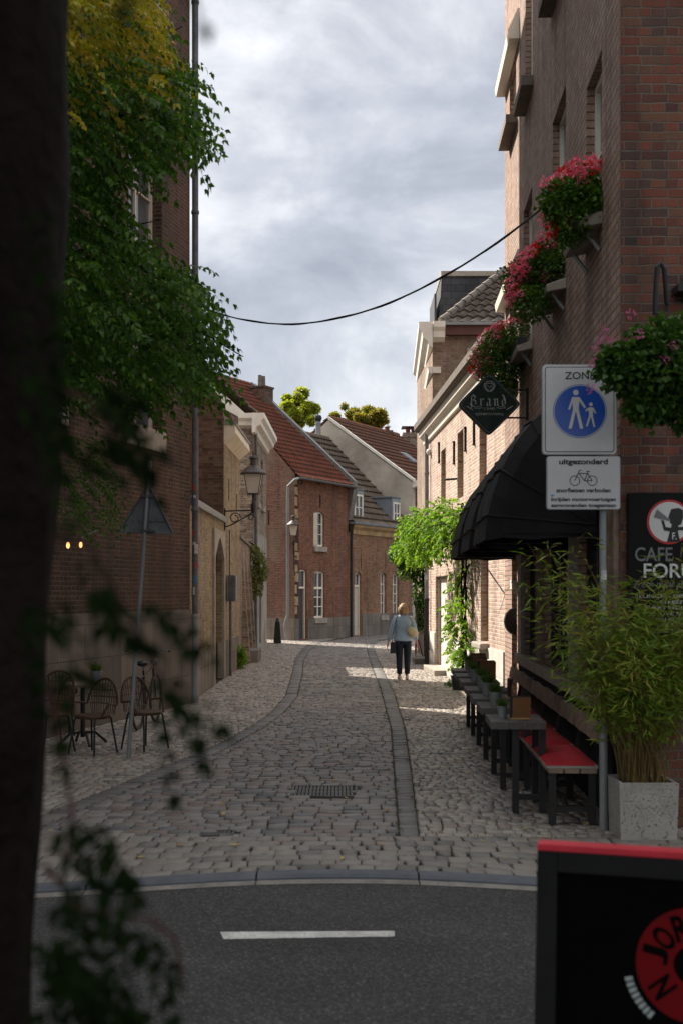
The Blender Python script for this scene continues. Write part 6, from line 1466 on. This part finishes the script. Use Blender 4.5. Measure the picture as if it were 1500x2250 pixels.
for i, (ti, x, y, lb) in enumerate(((0, -.09, .33, 'slim zinc grass pot next to the big brown menu stand'), (1, -.06, .22, 'fullest zinc grass pot standing alone on the second table'), (2, -.04, .40, 'zinc grass pot on the third table from the bamboo planter'), (3, -.02, .25, 'bushy grass pot on the middle table'), (4, -.03, .30, 'grass pot on the third table from the climbing plant'), (5, 0, .30, 'grass pot on the table before the last one'), (6, .02, .35, 'grass pot on the farmost sunlit table'))):
    o = P0 if i == 0 else copy_tree(P0); o.location = on(ti, x, y); o.rotation_euler.z = i*1.3; o['label'] = lb.replace('farmost', 'last'); s_ = (.8, 1.05, 1.1, 1.15, 1.1, 1.0, 1.0)[i]; o.scale = (s_, s_, s_)
for i, (ti, x, y, a, lb) in enumerate(((0, .06, .22, .05, 'brown menu stand on the table closest to the planter'), (2, .17, .2, 1.5, 'menu stand turned edge-on on the third table'), (4, .12, .3, .1, 'brown menu stand with rounded top beside the grass pots'), (5, .1, .3, 0., 'brown menu stand on the table before the last one'), (6, .15, .2, .1, 'darkest menu stand on the last table by the climbing plant'))):
    o = N0 if i == 0 else copy_tree(N0); o.location = on(ti, x, y); o.rotation_euler.z = a; o['label'] = lb; s_ = (1, 1, 1.25, 1.2, 1.2)[i]; o.scale = (s_, s_, s_)
def mat_agg():
    m, nt, bs = newmat('aggregate_concrete'); tc = nt.nodes.new('ShaderNodeTexCoord'); ob = tc.outputs['Object']
    n = noise(nt, ob, 55, 3, .7); n2 = noise(nt, ob, 6, 5, .6); n3 = noise(nt, ob, 95, 2, .5)
    c = ramp(nt, n2, [(.3, (.27, .25, .22)), (.7, (.37, .35, .31))])
    c = mix(nt, ramp(nt, n, [(.34, 1.), (.40, 0.)]), c, (.07, .06, .05)); c = mix(nt, ramp(nt, n3, [(.60, 0.), (.66, .6)]), c, (.48, .46, .42))
    nt.links.new(c, bs.inputs['Base Color']); bs.inputs['Roughness'].default_value = .9; bump(nt, ramp(nt, n, [(.33, 0.), (.45, 1.)]), .8, .006, bs); return m
# ------------------------------------------------------------------ planter and bamboo
M['conc_p'] = mat_agg()
px0, px1, py0, py1 = 2.115, 2.57, 8.67, 9.11
t = thing('planter', 'square speckled concrete planter holding the bamboo', 'planter', ((px0+px1)/2, (py0+py1)/2, 0))
m = MB(); w_ = .035; tp = .012
def ring4(e, z): return [(px0+e, py0+e, z), (px1-e, py0+e, z), (px1-e, py1-e, z), (px0+e, py1-e, z)]
m.loft([ring4(tp, 0), ring4(0, .44), ring4(w_, .44), ring4(w_, .36)]); m.build('box', M['conc_p'], t, bevel=.004); m = MB(); m.poly([(a, b, .385) for a, b, _ in ring4(w_, 0)]); m.build('soil', M['soil'], t)
t = thing('bamboo', 'tall feathery bamboo with yellowing leaves growing from the concrete planter', 'bamboo', ((px0+px1)/2, (py0+py1)/2, .38))
rs = np.random.RandomState(21); mb = MB(); P_, D_, S_ = [], [], []
for i in range(120):
    b = Vector((rs.uniform(px0+.06, px1-.06), rs.uniform(py0+.06, py1-.06), .38)); side = rs.uniform(-1, 1)
    hh = rs.uniform(.8, 1.75)*(1-.1*abs(side)); lx = side*.52+rs.normal(0, .09)+(-.12 if side < -.3 else 0); ly = rs.uniform(-.35, .12)
    if i < 9: lx = rs.uniform(-.95, -.5); hh = rs.uniform(1.6, 2.05); ly = rs.uniform(-.2, .15)
    if i in (9, 10, 11, 12): lx = rs.uniform(.1, .5); hh = rs.uniform(1.6, 1.85)
    pts = [b+Vector((lx*q**1.6, ly*q**1.6, hh*q-.10*abs(lx)*q**3)) for q in (0, .2, .4, .6, .8, 1)]
    mb.tube(pts, [.0045, .004, .0035, .003, .002, .001], 4, False)
    for j in range(int(rs.uniform(50, 78))):
        q = rs.uniform(.36, 1)**.85; k = min(4, int(q*5)); f = q*5-k; p = pts[k]*(1-f)+pts[k+1]*f
        an = rs.uniform(0, 6.28); tw = Vector((math.cos(an), math.sin(an), rs.uniform(-.1, .7)))*rs.uniform(.02, .17); P_.append(tuple(p+tw)); D_.append((math.cos(an)+rs.normal(0, .35), math.sin(an)+rs.normal(0, .35), rs.uniform(-.75, .45))); S_.append(rs.uniform(.07, .145))
        if j % 4 == 0: mb.tube([p, p+tw], [.0014, .0008], 3, False)
mb.build('culms', mat_plain('bamboo_culm', (.16, .11, .03), .6, .3), t); leaves('foliage', np.array(P_), np.array(D_), np.array(S_), M['lf_bamboo'], t, .125, fold=.04, rs=rs)
# ------------------------------------------------------------------ pavement board close by
ta = Vector((.959, -.283, 0)); fA = Fr((.652, 3.79), (.652+.959*.78, 3.79-.283*.78))
t = thing('pavement_board', 'black framed pavement sign board with red top edge and round red logo, close by', 'sign board', (.95, 3.7, -.06))
def PL(u, z, d): return fA.P(u, z, d+(1.04-z)*.14)
def lb(mb, u0, u1, z0, z1, d0, d1): mb.hexa([PL(u0, z0, d1), PL(u1, z0, d1), PL(u1, z0, d0), PL(u0, z0, d0), PL(u0, z1, d1), PL(u1, z1, d1), PL(u1, z1, d0), PL(u0, z1, d0)])
W_ = .78; m = MB(); fb_ = .066; M['bframe'] = mat_plain('board_frame', (.014, .014, .014), .7, .2, 5, .05, spec=.15); M['bblack'] = mat_plain('board_panel', (.002, .002, .002), .8, .2, 5, 0, spec=.05)
lb(m, 0, fb_, -.05, 1.04, -.012, .012); lb(m, W_-fb_, W_, -.05, 1.04, -.012, .012); lb(m, fb_, W_-fb_, 1.04-fb_, 1.04, -.012, .012); lb(m, fb_, W_-fb_, .06, .06+fb_, -.012, .012); m.build('frame', M['bframe'], t, bevel=.004)
m = MB(); lb(m, fb_-.002, W_-fb_+.002, .06+fb_-.002, 1.04-fb_+.002, -.008, .0); pnl = m.build('panel', M['bblack'], t)
m = MB(); obox(m, fA, 0, W_, 1.042, 1.062, -.06, .012); m.build('top_edge', mat_plain('board_red', (.62, .03, .05), .5, .15, 4, 0), t)
m = MB(); m.hexa([fA.P(0, -.05, -.40), fA.P(W_, -.05, -.40), fA.P(W_, -.05, -.42), fA.P(0, -.05, -.42), fA.P(0, 1.04, -.035), fA.P(W_, 1.04, -.035), fA.P(W_, 1.04, -.055), fA.P(0, 1.04, -.055)]); m.build('rear_leaf', M['bframe'], t)
M['logored'] = mat_plain('board_logo_red', (.16, .004, .006), .7, .15, 4, 0, spec=.1)
ucx = fA.u(1521); zcx = fA.z(1521, 2112); rO = .176; rI = .060
m = MB(); n = 48
for i in range(n):
    a, b = 2*math.pi*i/n, 2*math.pi*(i+1)/n; m.quad(PL(ucx+rI*math.cos(a), zcx+rI*math.sin(a), .002), PL(ucx+rO*math.cos(a), zcx+rO*math.sin(a), .002), PL(ucx+rO*math.cos(b), zcx+rO*math.sin(b), .002), PL(ucx+rI*math.cos(b), zcx+rI*math.sin(b), .002))
lr = m.build('logo_ring', M['logored'], pnl)
def ringtext(ch_, ang, hgt, wd, parent, mat, flip=False, r_=None):
    c = bpy.data.curves.new('txt', 'FONT'); c.body = ch_; c.size = 1; c.offset = .03; c.resolution_u = 4; o = bpy.data.objects.new('txt', c); col.objects.link(o); me = bpy.data.meshes.new_from_object(o.evaluated_get(bpy.context.evaluated_depsgraph_get())); bpy.data.objects.remove(o)
    xs_ = [v.co.x for v in me.vertices]; ys_ = [v.co.y for v in me.vertices]; mx_, my_ = (max(xs_)+min(xs_))/2, (max(ys_)+min(ys_))/2; sx = wd/(max(xs_)-min(xs_)); sy = hgt/(max(ys_)-min(ys_)); r_ = r_ or (rO+rI)/2; off = ORG[parent.name]
    ex = Vector((math.cos(ang-math.pi/2), math.sin(ang-math.pi/2))); ey = Vector((math.cos(ang), math.sin(ang)))
    if flip: ex, ey = -ex, -ey
    for v in me.vertices:
        x, y = (v.co.x-mx_)*sx, (v.co.y-my_)*sy; p = ex*x+ey*(y)+Vector((math.cos(ang), math.sin(ang)))*r_; v.co = PL(ucx+p.x, zcx+p.y, .0035)-off
    me.materials.append(mat); link('letter', me, parent)
for ch_, deg in (('J', 168), ('O', 139), ('R', 108), ('N', 218)): ringtext(ch_, R(deg), .082, .05, lr, M['bblack'], flip=(deg > 200))
m = MB()
for i, dg_ in enumerate(range(196, 236, 5)):
    a = R(dg_); q = .205; m.add([PL(ucx+(q+s1)*math.cos(a+s2), zcx+(q+s1)*math.sin(a+s2), .0025) for s1, s2 in ((-.012, -.03), (.012, -.03), (.012, .03), (-.012, .03))], [(0, 1, 2, 3)])
m.build('small_lettering', M['pale'], pnl)
# ------------------------------------------------------------------ rattan chairs, bistro table, bicycle
M['rattan'] = mat_plain('rattan', (.07, .032, .012), .55, .35, 8, .2)
def make_chair():
    t = thing('rattan_chair', 'x', 'chair', (0, 0, 0), 'rattan terrace chairs')
    m = MB(); m.loft([[(.21*math.cos(a)*k, .2*math.sin(a)*k, z) for a in [2*math.pi*i/20 for i in range(20)]] for k, z in ((.96, .425), (1, .44), (1, .455), (.95, .465))]); m.build('seat', M['rattan'], t)
    for x, y in ((-.17, -.15), (.17, -.15), (-.17, .15), (.17, .15)): m = MB(); m.tube([(x*.9, y*.9, .43), (x*1.18, y*1.3, .01)], .012, 6); m.build('leg', M['black'], t)
    arch = [(.24*math.cos(a), -.14-.08*math.sin(a), .44+.43*math.sin(a)**.7) for a in [math.pi*i/16 for i in range(17)]]
    m = MB(); m.tube([(.21, .10, .44)]+[(.27, .02, .60)]+arch[1:-1]+[(-.27, .02, .60)]+[(-.21, .10, .44)], .014, 7); m.build('back_frame', M['rattan'], t)
    m = MB()
    for i in range(2, 15): p = arch[i]; m.tube([(p[0]*.8, -.17, .46), p], .006, 4)
    for z, s in ((.58, .8), (.66, .78), (.74, .64)): m.tube([(-.24*s, -.17, z), (0, -.21, z), (.24*s, -.17, z)], .006, 4)
    m.build('back_weave', M['rattan'], t); return t
R0 = make_chair()
for i, (x, y, a, lb_) in enumerate(((-2.90, 13.3, 2.6, 'rattan chair with its arched back towards the street, between table and leaning pole'), (-2.36, 13.7, -2.2, 'rattan chair standing just behind the leaning sign pole'), (-3.42, 13.5, 2.2, 'rattan chair half hidden by the dark trunk, lower of the two there'), (-3.75, 15.0, .4, 'rattan chair against the stone plinth behind the bistro table'))):
    o = R0 if i == 0 else copy_tree(R0); o.location = (x, y, 0); o.rotation_euler.z = a; o['label'] = lb_
t = thing('bistro_table', 'small dark terrace table on a curved iron foot among the rattan chairs', 'table', (-3.2, 14.1, 0))
m = MB(); m.box(-3.5, -2.95, 13.85, 14.4, .73, .76); m.build('tabletop', M['wood'], t, bevel=.005); m = MB(); m.tube([(-3.2, 14.1, .1), (-3.2, 14.1, .73)], .03, 8); m.build('column', M['black'], t)
for k in range(4):
    a = k*math.pi/2+.5; m = MB(); m.tube([(-3.2, 14.1, .16), (-3.2+.16*math.cos(a), 14.1+.16*math.sin(a), .15), (-3.2+.3*math.cos(a), 14.1+.3*math.sin(a), .02)], .018, 6); m.build('foot', M['black'], t)
o = copy_tree(P0); o.location = (-3.05, 14.15, .762); o.scale = (1.2, 1.2, 1.2); o['label'] = 'potted grass on the bistro table among the rattan chairs'
t = thing('bicycle', 'dark city bicycle parked between the stone plinth and the leaning pole', 'bicycle', (-2.75, 16.1, 0))
def bp(y, z, x=0): return Vector((-2.78+.06*(y)+x, 15.6+y, z))
for y in (0, 1.07):
    m = MB(); m.tube([bp(y+.34*math.cos(a), .35+.34*math.sin(a)) for a in [2*math.pi*i/28 for i in range(29)]], .018, 6); w_o = m.build('wheel', mat_plain('tyre', (.05, .045, .04), .8, .2) if y == 0 else bpy.data.materials['tyre'], t)
    m = MB(); [m.tube([bp(y, .35), bp(y+.33*math.cos(a), .35+.33*math.sin(a))], .0015, 3, False) for a in [2*math.pi*i/18 for i in range(18)]]; m.build('spokes', M['zinc'], w_o)
m = MB(); bbk, hd1, hd2, st_ = bp(.45, .30), bp(.90, .82), bp(.93, .68), bp(.30, .80)
for a, b in ((bbk, hd2), (bp(.34, .70), hd1), (bbk, st_), (bp(0, .35), bbk), (bp(0, .35), bp(.33, .68)), (hd1, hd2)): m.tube([a, b], .016, 6)
m.build('frame', M['black'], t); m = MB(); m.tube([hd1, hd2, bp(1.02, .5), bp(1.07, .35)], .013, 6); m.build('fork', M['black'], t)
m = MB(); m.tube([hd1, bp(.86, 1.02)], .012, 6); m.tube([bp(.66, 1.06, -.30), bp(.80, 1.06, -.26), bp(.90, 1.05, -.1), bp(.87, 1.04), bp(.90, 1.05, .1), bp(.80, 1.06, .26), bp(.66, 1.06, .30)], .011, 6); m.build('handlebar', M['zinc'], t)
for s in (-1, 1): m = MB(); m.tube([bp(.66, 1.06, s*.30), bp(.55, 1.055, s*.31)], .017, 8); m.build('grip', M['black'], t)
m = MB(); m.ball(bp(.25, .90), .09, .14, .045); m.build('saddle', M['black'], t, smooth=True); m = MB(); m.tube([st_, bp(.26, .88)], .012, 6); m.build('seat_post', M['zinc'], t)
m = MB(); [m.tube([bp(-.25, .74, x), bp(.2, .74, x)], .006, 4) for x in (-.07, 0, .07)]; m.tube([bp(0, .35, .07), bp(-.1, .74, .07)], .006, 4); m.tube([bp(0, .35, -.07), bp(-.1, .74, -.07)], .006, 4); m.tube([bp(-.25, .74, -.07), bp(-.25, .74, .07)], .006, 4); m.build('rack', M['black'], t)
m = MB(); m.ball(bp(.98, .88), .06, .07, .06); m.build('headlamp', M['potz'], t, smooth=True)
# festoon bulbs
m_, nt_, bs_ = newmat('bulb_glow'); bs_.inputs['Emission Color'].default_value = (1, .45, .12, 1); bs_.inputs['Emission Strength'].default_value = 1.6; M['glow'] = m_
wire = [at(95, 1172, 11.5), at(150, 1183, 11.5), at(178, 1182, 11.6), at(215, 1165, 12.5)]
t = thing('festoon_lights', 'short string of small glowing warm bulbs behind the dark trunk', 'string lights', wire[1]); m = MB(); m.tube(wire, .006, 5); m.build('wire', M['black'], t)
for i in (1, 2): 
    m = MB(); m.tube([wire[i], wire[i]-Vector((0, 0, .04))], .012, 6); m.build('socket', M['black'], t); m = MB(); m.ball(wire[i]-Vector((0, 0, .07)), .018, .018, .032, 8, 6); m.build('bulb', M['glow'], t, smooth=True)
# ------------------------------------------------------------------ the woman walking away
WX, WY = 1.32, 24.4
def skin(name, chains, mat, parent, subdiv=2):
    """chains: list of [(pos, r), ...]; first vertex of the first chain is the root; later chains start at an existing vertex"""
    V, Rr, E_, idx = [], [], [], {}
    def gi(p, r):
        k = tuple(round(c, 4) for c in p)
        if k not in idx: idx[k] = len(V); V.append(p); Rr.append(r)
        return idx[k]
    for c in chains:
        ids = [gi(p, r) for p, r in c]
        for a, b in zip(ids[:-1], ids[1:]): E_.append((a, b))
    me = bpy.data.meshes.new(name); me.from_pydata(V, E_, []); o = bpy.data.objects.new(name, me); col.objects.link(o)
    md = o.modifiers.new('s', 'SKIN'); md.use_smooth_shade = True; sd = o.modifiers.new('d', 'SUBSURF'); sd.levels = subdiv; sd.render_levels = subdiv
    for i, r in enumerate(Rr): me.skin_vertices[0].data[i].radius = r if isinstance(r, tuple) else (r, r)
    me.skin_vertices[0].data[0].use_root = True
    m2 = bpy.data.meshes.new_from_object(o.evaluated_get(bpy.context.evaluated_depsgraph_get())); bpy.data.objects.remove(o)
    m2.name = name; m2.materials.clear(); m2.materials.append(mat); return link(name, m2, parent)
M['skin'] = mat_plain('skin', (.50, .28, .20), .55, .1, 5, .05); M['jacket'] = mat_plain('jacket_blue', (.33, .45, .60), .85, .12, 9, .3, fine=90); M['jeans'] = mat_plain('trousers_navy', (.012, .018, .035), .85, .3, 8, .3)
M['hair'] = mat_plain('hair_blonde', (.40, .26, .14), .6, .45, 30, .8, fine=60, c2=(.20, .12, .06)); M['shoe'] = mat_plain('shoe_pale', (.52, .47, .42), .6, .2); M['bag'] = mat_plain('bag_beige', (.55, .47, .32), .6, .15, 6, .2); M['darkbag'] = mat_plain('bag_dark', (.02, .022, .028), .6, .2)
t = thing('person', 'woman with short blonde hair in pale blue jacket and navy trousers walking away', 'person', (0, 0, 0))
def hand(w_, d, side):
    """fingers hanging, slightly curled"""
    out_ = []; palm = (w_[0]+d[0]*.05, w_[1]+d[1]*.05, w_[2]-.05); kn = (w_[0]+d[0]*.085, w_[1]+.0, w_[2]-.09)
    out_.append([(w_, (.026, .02)), (palm, (.036, .018)), (kn, (.036, .016))])
    for i in range(4):
        y = (i-1.5)*.021; L_ = (.062, .075, .07, .055)[i]; b = (kn[0], kn[1]+y, kn[2]-.012)
        out_.append([(kn, (.036, .016)), (b, .0095), (b[0]-side*.008, b[1], b[2]-L_*.5) and ((b[0]-side*.008, b[1], b[2]-L_*.5), .0085), ((b[0]-side*.024, b[1]-.004, b[2]-L_), .007)])
    th = (palm[0]-side*.01, palm[1]+.03, palm[2]+.0); out_.append([(palm, (.036, .018)), (th, .011), ((th[0]-side*.012, th[1]+.02, th[2]-.035), .009)])
    return out_
pel = (0, 0, .90); wl, wr_ = (-.325, .03, .80), (.285, .05, .82)
ch_ = [[(pel, (.15, .11)), ((0, 0, 1.02), (.125, .09)), ((0, -.01, 1.18), (.14, .10)), ((0, -.015, 1.31), (.12, .085)), ((0, -.01, 1.385), (.05, .05)), ((0, .0, 1.43), (.045, .048)), ((0, .012, 1.49), (.072, .082)), ((0, .012, 1.56), (.068, .082)), ((0, .005, 1.60), (.04, .05))],
       [((0, .012, 1.49), (.072, .082)), ((0, .092, 1.485), (.018, .02)), ((0, .112, 1.475), (.010, .012))],
       [((0, -.015, 1.31), (.12, .085)), ((-.155, -.01, 1.325), .052), ((-.25, -.03, 1.07), .040), (wl, (.026, .02))], [((0, -.015, 1.31), (.12, .085)), ((.155, -.01, 1.325), .052), ((.25, -.03, 1.07), .040), (wr_, (.026, .02))],
       [(pel, (.15, .11)), ((-.085, 0, .82), .085), ((-.085, .02, .47), .055), ((-.08, -.01, .10), .034), ((-.082, .10, .04), .03)], [(pel, (.15, .11)), ((.085, 0, .82), .085), ((.08, .0, .47), .055), ((.075, -.03, .10), .034), ((.078, .08, .04), .03)]]
ch_ += hand(wl, (-.2, .0), -1)+hand(wr_, (.1, .0), 1)
skin('body', ch_, M['skin'], t)
def ell(cx, cy, z, a, b, n=18, ph=0): return [(cx+a*math.cos(2*math.pi*i/n+ph), cy+b*math.sin(2*math.pi*i/n+ph)*(1 if math.sin(2*math.pi*i/n) > 0 else .95), z+.006*math.sin(3*i)) for i in range(n)]
m = MB()
m.loft([ell(0, 0, .815, .205, .145), ell(0, 0, .86, .203, .142), ell(0, 0, .95, .185, .130), ell(0, 0, 1.04, .170, .12), ell(0, -.005, 1.14, .175, .125), ell(0, -.01, 1.24, .192, .125), ell(0, -.01, 1.31, .195, .115), ell(0, -.01, 1.355, .155, .09), ell(0, -.01, 1.385, .085, .07), ell(0, -.005, 1.425, .062, .062)])
for s, e_, w_ in ((-1, (-.255, -.03, 1.07), (-.318, .025, .83)), (1, (.255, -.03, 1.07), (.288, .045, .845))):
    sh = Vector((s*.158, -.01, 1.325)); e_ = Vector(e_); w_ = Vector(w_); pts = [sh+Vector((-s*.02, 0, .01)), sh, sh*.5+e_*.5+Vector((s*.012, 0, 0)), e_, e_*.5+w_*.5, w_]; m.tube(pts, [.05, .066, .058, .052, .048, .050], 12)
jk = m.build('jacket', M['jacket'], t, smooth=True); jk.modifiers.new('r', 'SUBSURF').levels = 1; jk.modifiers['r'].render_levels = 1
m = MB(); m.loft([ell(0, 0, .95, .165, .115), ell(0, 0, .88, .178, .125), ell(0, -.005, .80, .178, .125), ell(0, 0, .76, .168, .11)])
for s in (-1, 1):
    y1 = .02 if s < 0 else 0.; m.loft([ell(s*.088, 0, z, a, b) if z > .5 else ell(s*(.085-.008*(.5-z)), y1*(z/.5)-.01, z, a, b) for z, a, b in ((.84, .085, .115), (.72, .090, .108), (.6, .082, .095), (.48, .070, .08), (.3, .063, .07), (.13, .055, .062))])
m.build('trousers', M['jeans'], t, smooth=True)
m = MB(); rb = random.Random(1); rings = []
for i in range(11):
    f = i/10; z = 1.405+.240*f; rr_ = .112*math.sin(math.pi*min(.97, .22+f*.76))**.55; rings.append([(rr_*1.02*math.cos(a)*(1+rb.uniform(-.10, .10)), -.012+rr_*1.06*math.sin(a)*(1+rb.uniform(-.05, .05))*(1 if math.sin(a) < 0 else .68+.3*(f > .6)), z+rb.uniform(-.004, .004)) for a in [2*math.pi*j/18 for j in range(18)]])
m.loft(rings); m.build('hair', M['hair'], t, smooth=True)
for s in (-1, 1):
    m = MB(); x = s*.08; y = -.01 if s < 0 else -.03
    m.loft([[(x+a*math.cos(q), y+cy+b*math.sin(q), z) for q in [2*math.pi*i/12 for i in range(12)]] for z, a, b, cy in ((.012, .04, .12, .06), (.04, .043, .12, .06), (.06, .040, .10, .045), (.085, .036, .055, .005))]); m.build('shoe', M['shoe'], t, smooth=True)
t.location = (WX, WY, .008); t.rotation_euler.z = .03
def onw(x, y, z): return (WX+x, WY+y, z+.008)
t = thing('shoulder_bag', 'beige shoulder bag hanging against the back of the walking woman', 'bag', onw(.18, -.17, 1.02))
m = MB(); c0_, c1_ = Vector(onw(.105, -.17, 1.10)), Vector(onw(.265, -.15, .95)); dv = (c1_-c0_).normalized(); n_ = 12; rg = []
for f, r_ in ((-.02, .03), (0, .075), (.25, .092), (.5, .095), (.75, .092), (1, .075), (1.02, .03)):
    c = c0_+(c1_-c0_)*f; up2 = Vector((0, 1, 0)).cross(dv); rg.append([tuple(c+up2*r_*1.05*math.cos(2*math.pi*j/n_)+Vector((0, 1, 0))*r_*.62*math.sin(2*math.pi*j/n_)) for j in range(n_)])
m.loft(rg); m.build('pouch', M['bag'], t, smooth=True); m = MB(); m.tube([onw(.10, -.15, 1.17), onw(.125, -.14, 1.28), onw(.14, -.06, 1.385), onw(.15, .05, 1.35), onw(.19, .12, 1.2), onw(.22, .02, 1.05)], .009, 6); m.build('strap', M['bag'], t)
t = thing('tote_bag', 'dark tote bag hanging at the left hip of the walking woman', 'bag', onw(-.22, .02, .7))
m = MB(); m.hexa([onw(-.285, -.06, .57), onw(-.145, -.06, .57), onw(-.145, .04, .57), onw(-.285, .04, .57), onw(-.27, -.04, .81), onw(-.15, -.04, .81), onw(-.15, .02, .81), onw(-.27, .02, .81)]); m.build('bag_body', M['darkbag'], t, bevel=.01)
m = MB(); m.tube([onw(-.24, -.02, .81), onw(-.22, -.13, 1.05), onw(-.17, -.13, 1.25), onw(-.13, -.06, 1.385), onw(-.13, .08, 1.3), onw(-.2, .05, .81)], .006, 5); m.build('strap', M['darkbag'], t)
t = thing('folded_umbrella', 'short folded brown umbrella in the right hand of the walking woman', 'umbrella', onw(.275, .05, .6))
m = MB(); m.tube([onw(.28, .05, .80), onw(.275, .05, .74), onw(.27, .05, .60), onw(.268, .05, .47)], [.015, .026, .022, .008], 8); m.build('canopy', mat_plain('umbrella_brown', (.10, .03, .02), .7, .2), t); m = MB(); m.tube([onw(.28, .05, .80), onw(.282, .05, .74)], .012, 6) if False else m.tube([onw(.28, .05, .79), onw(.284, .05, .83)], .01, 6); m.build('handle', M['wood'], t)
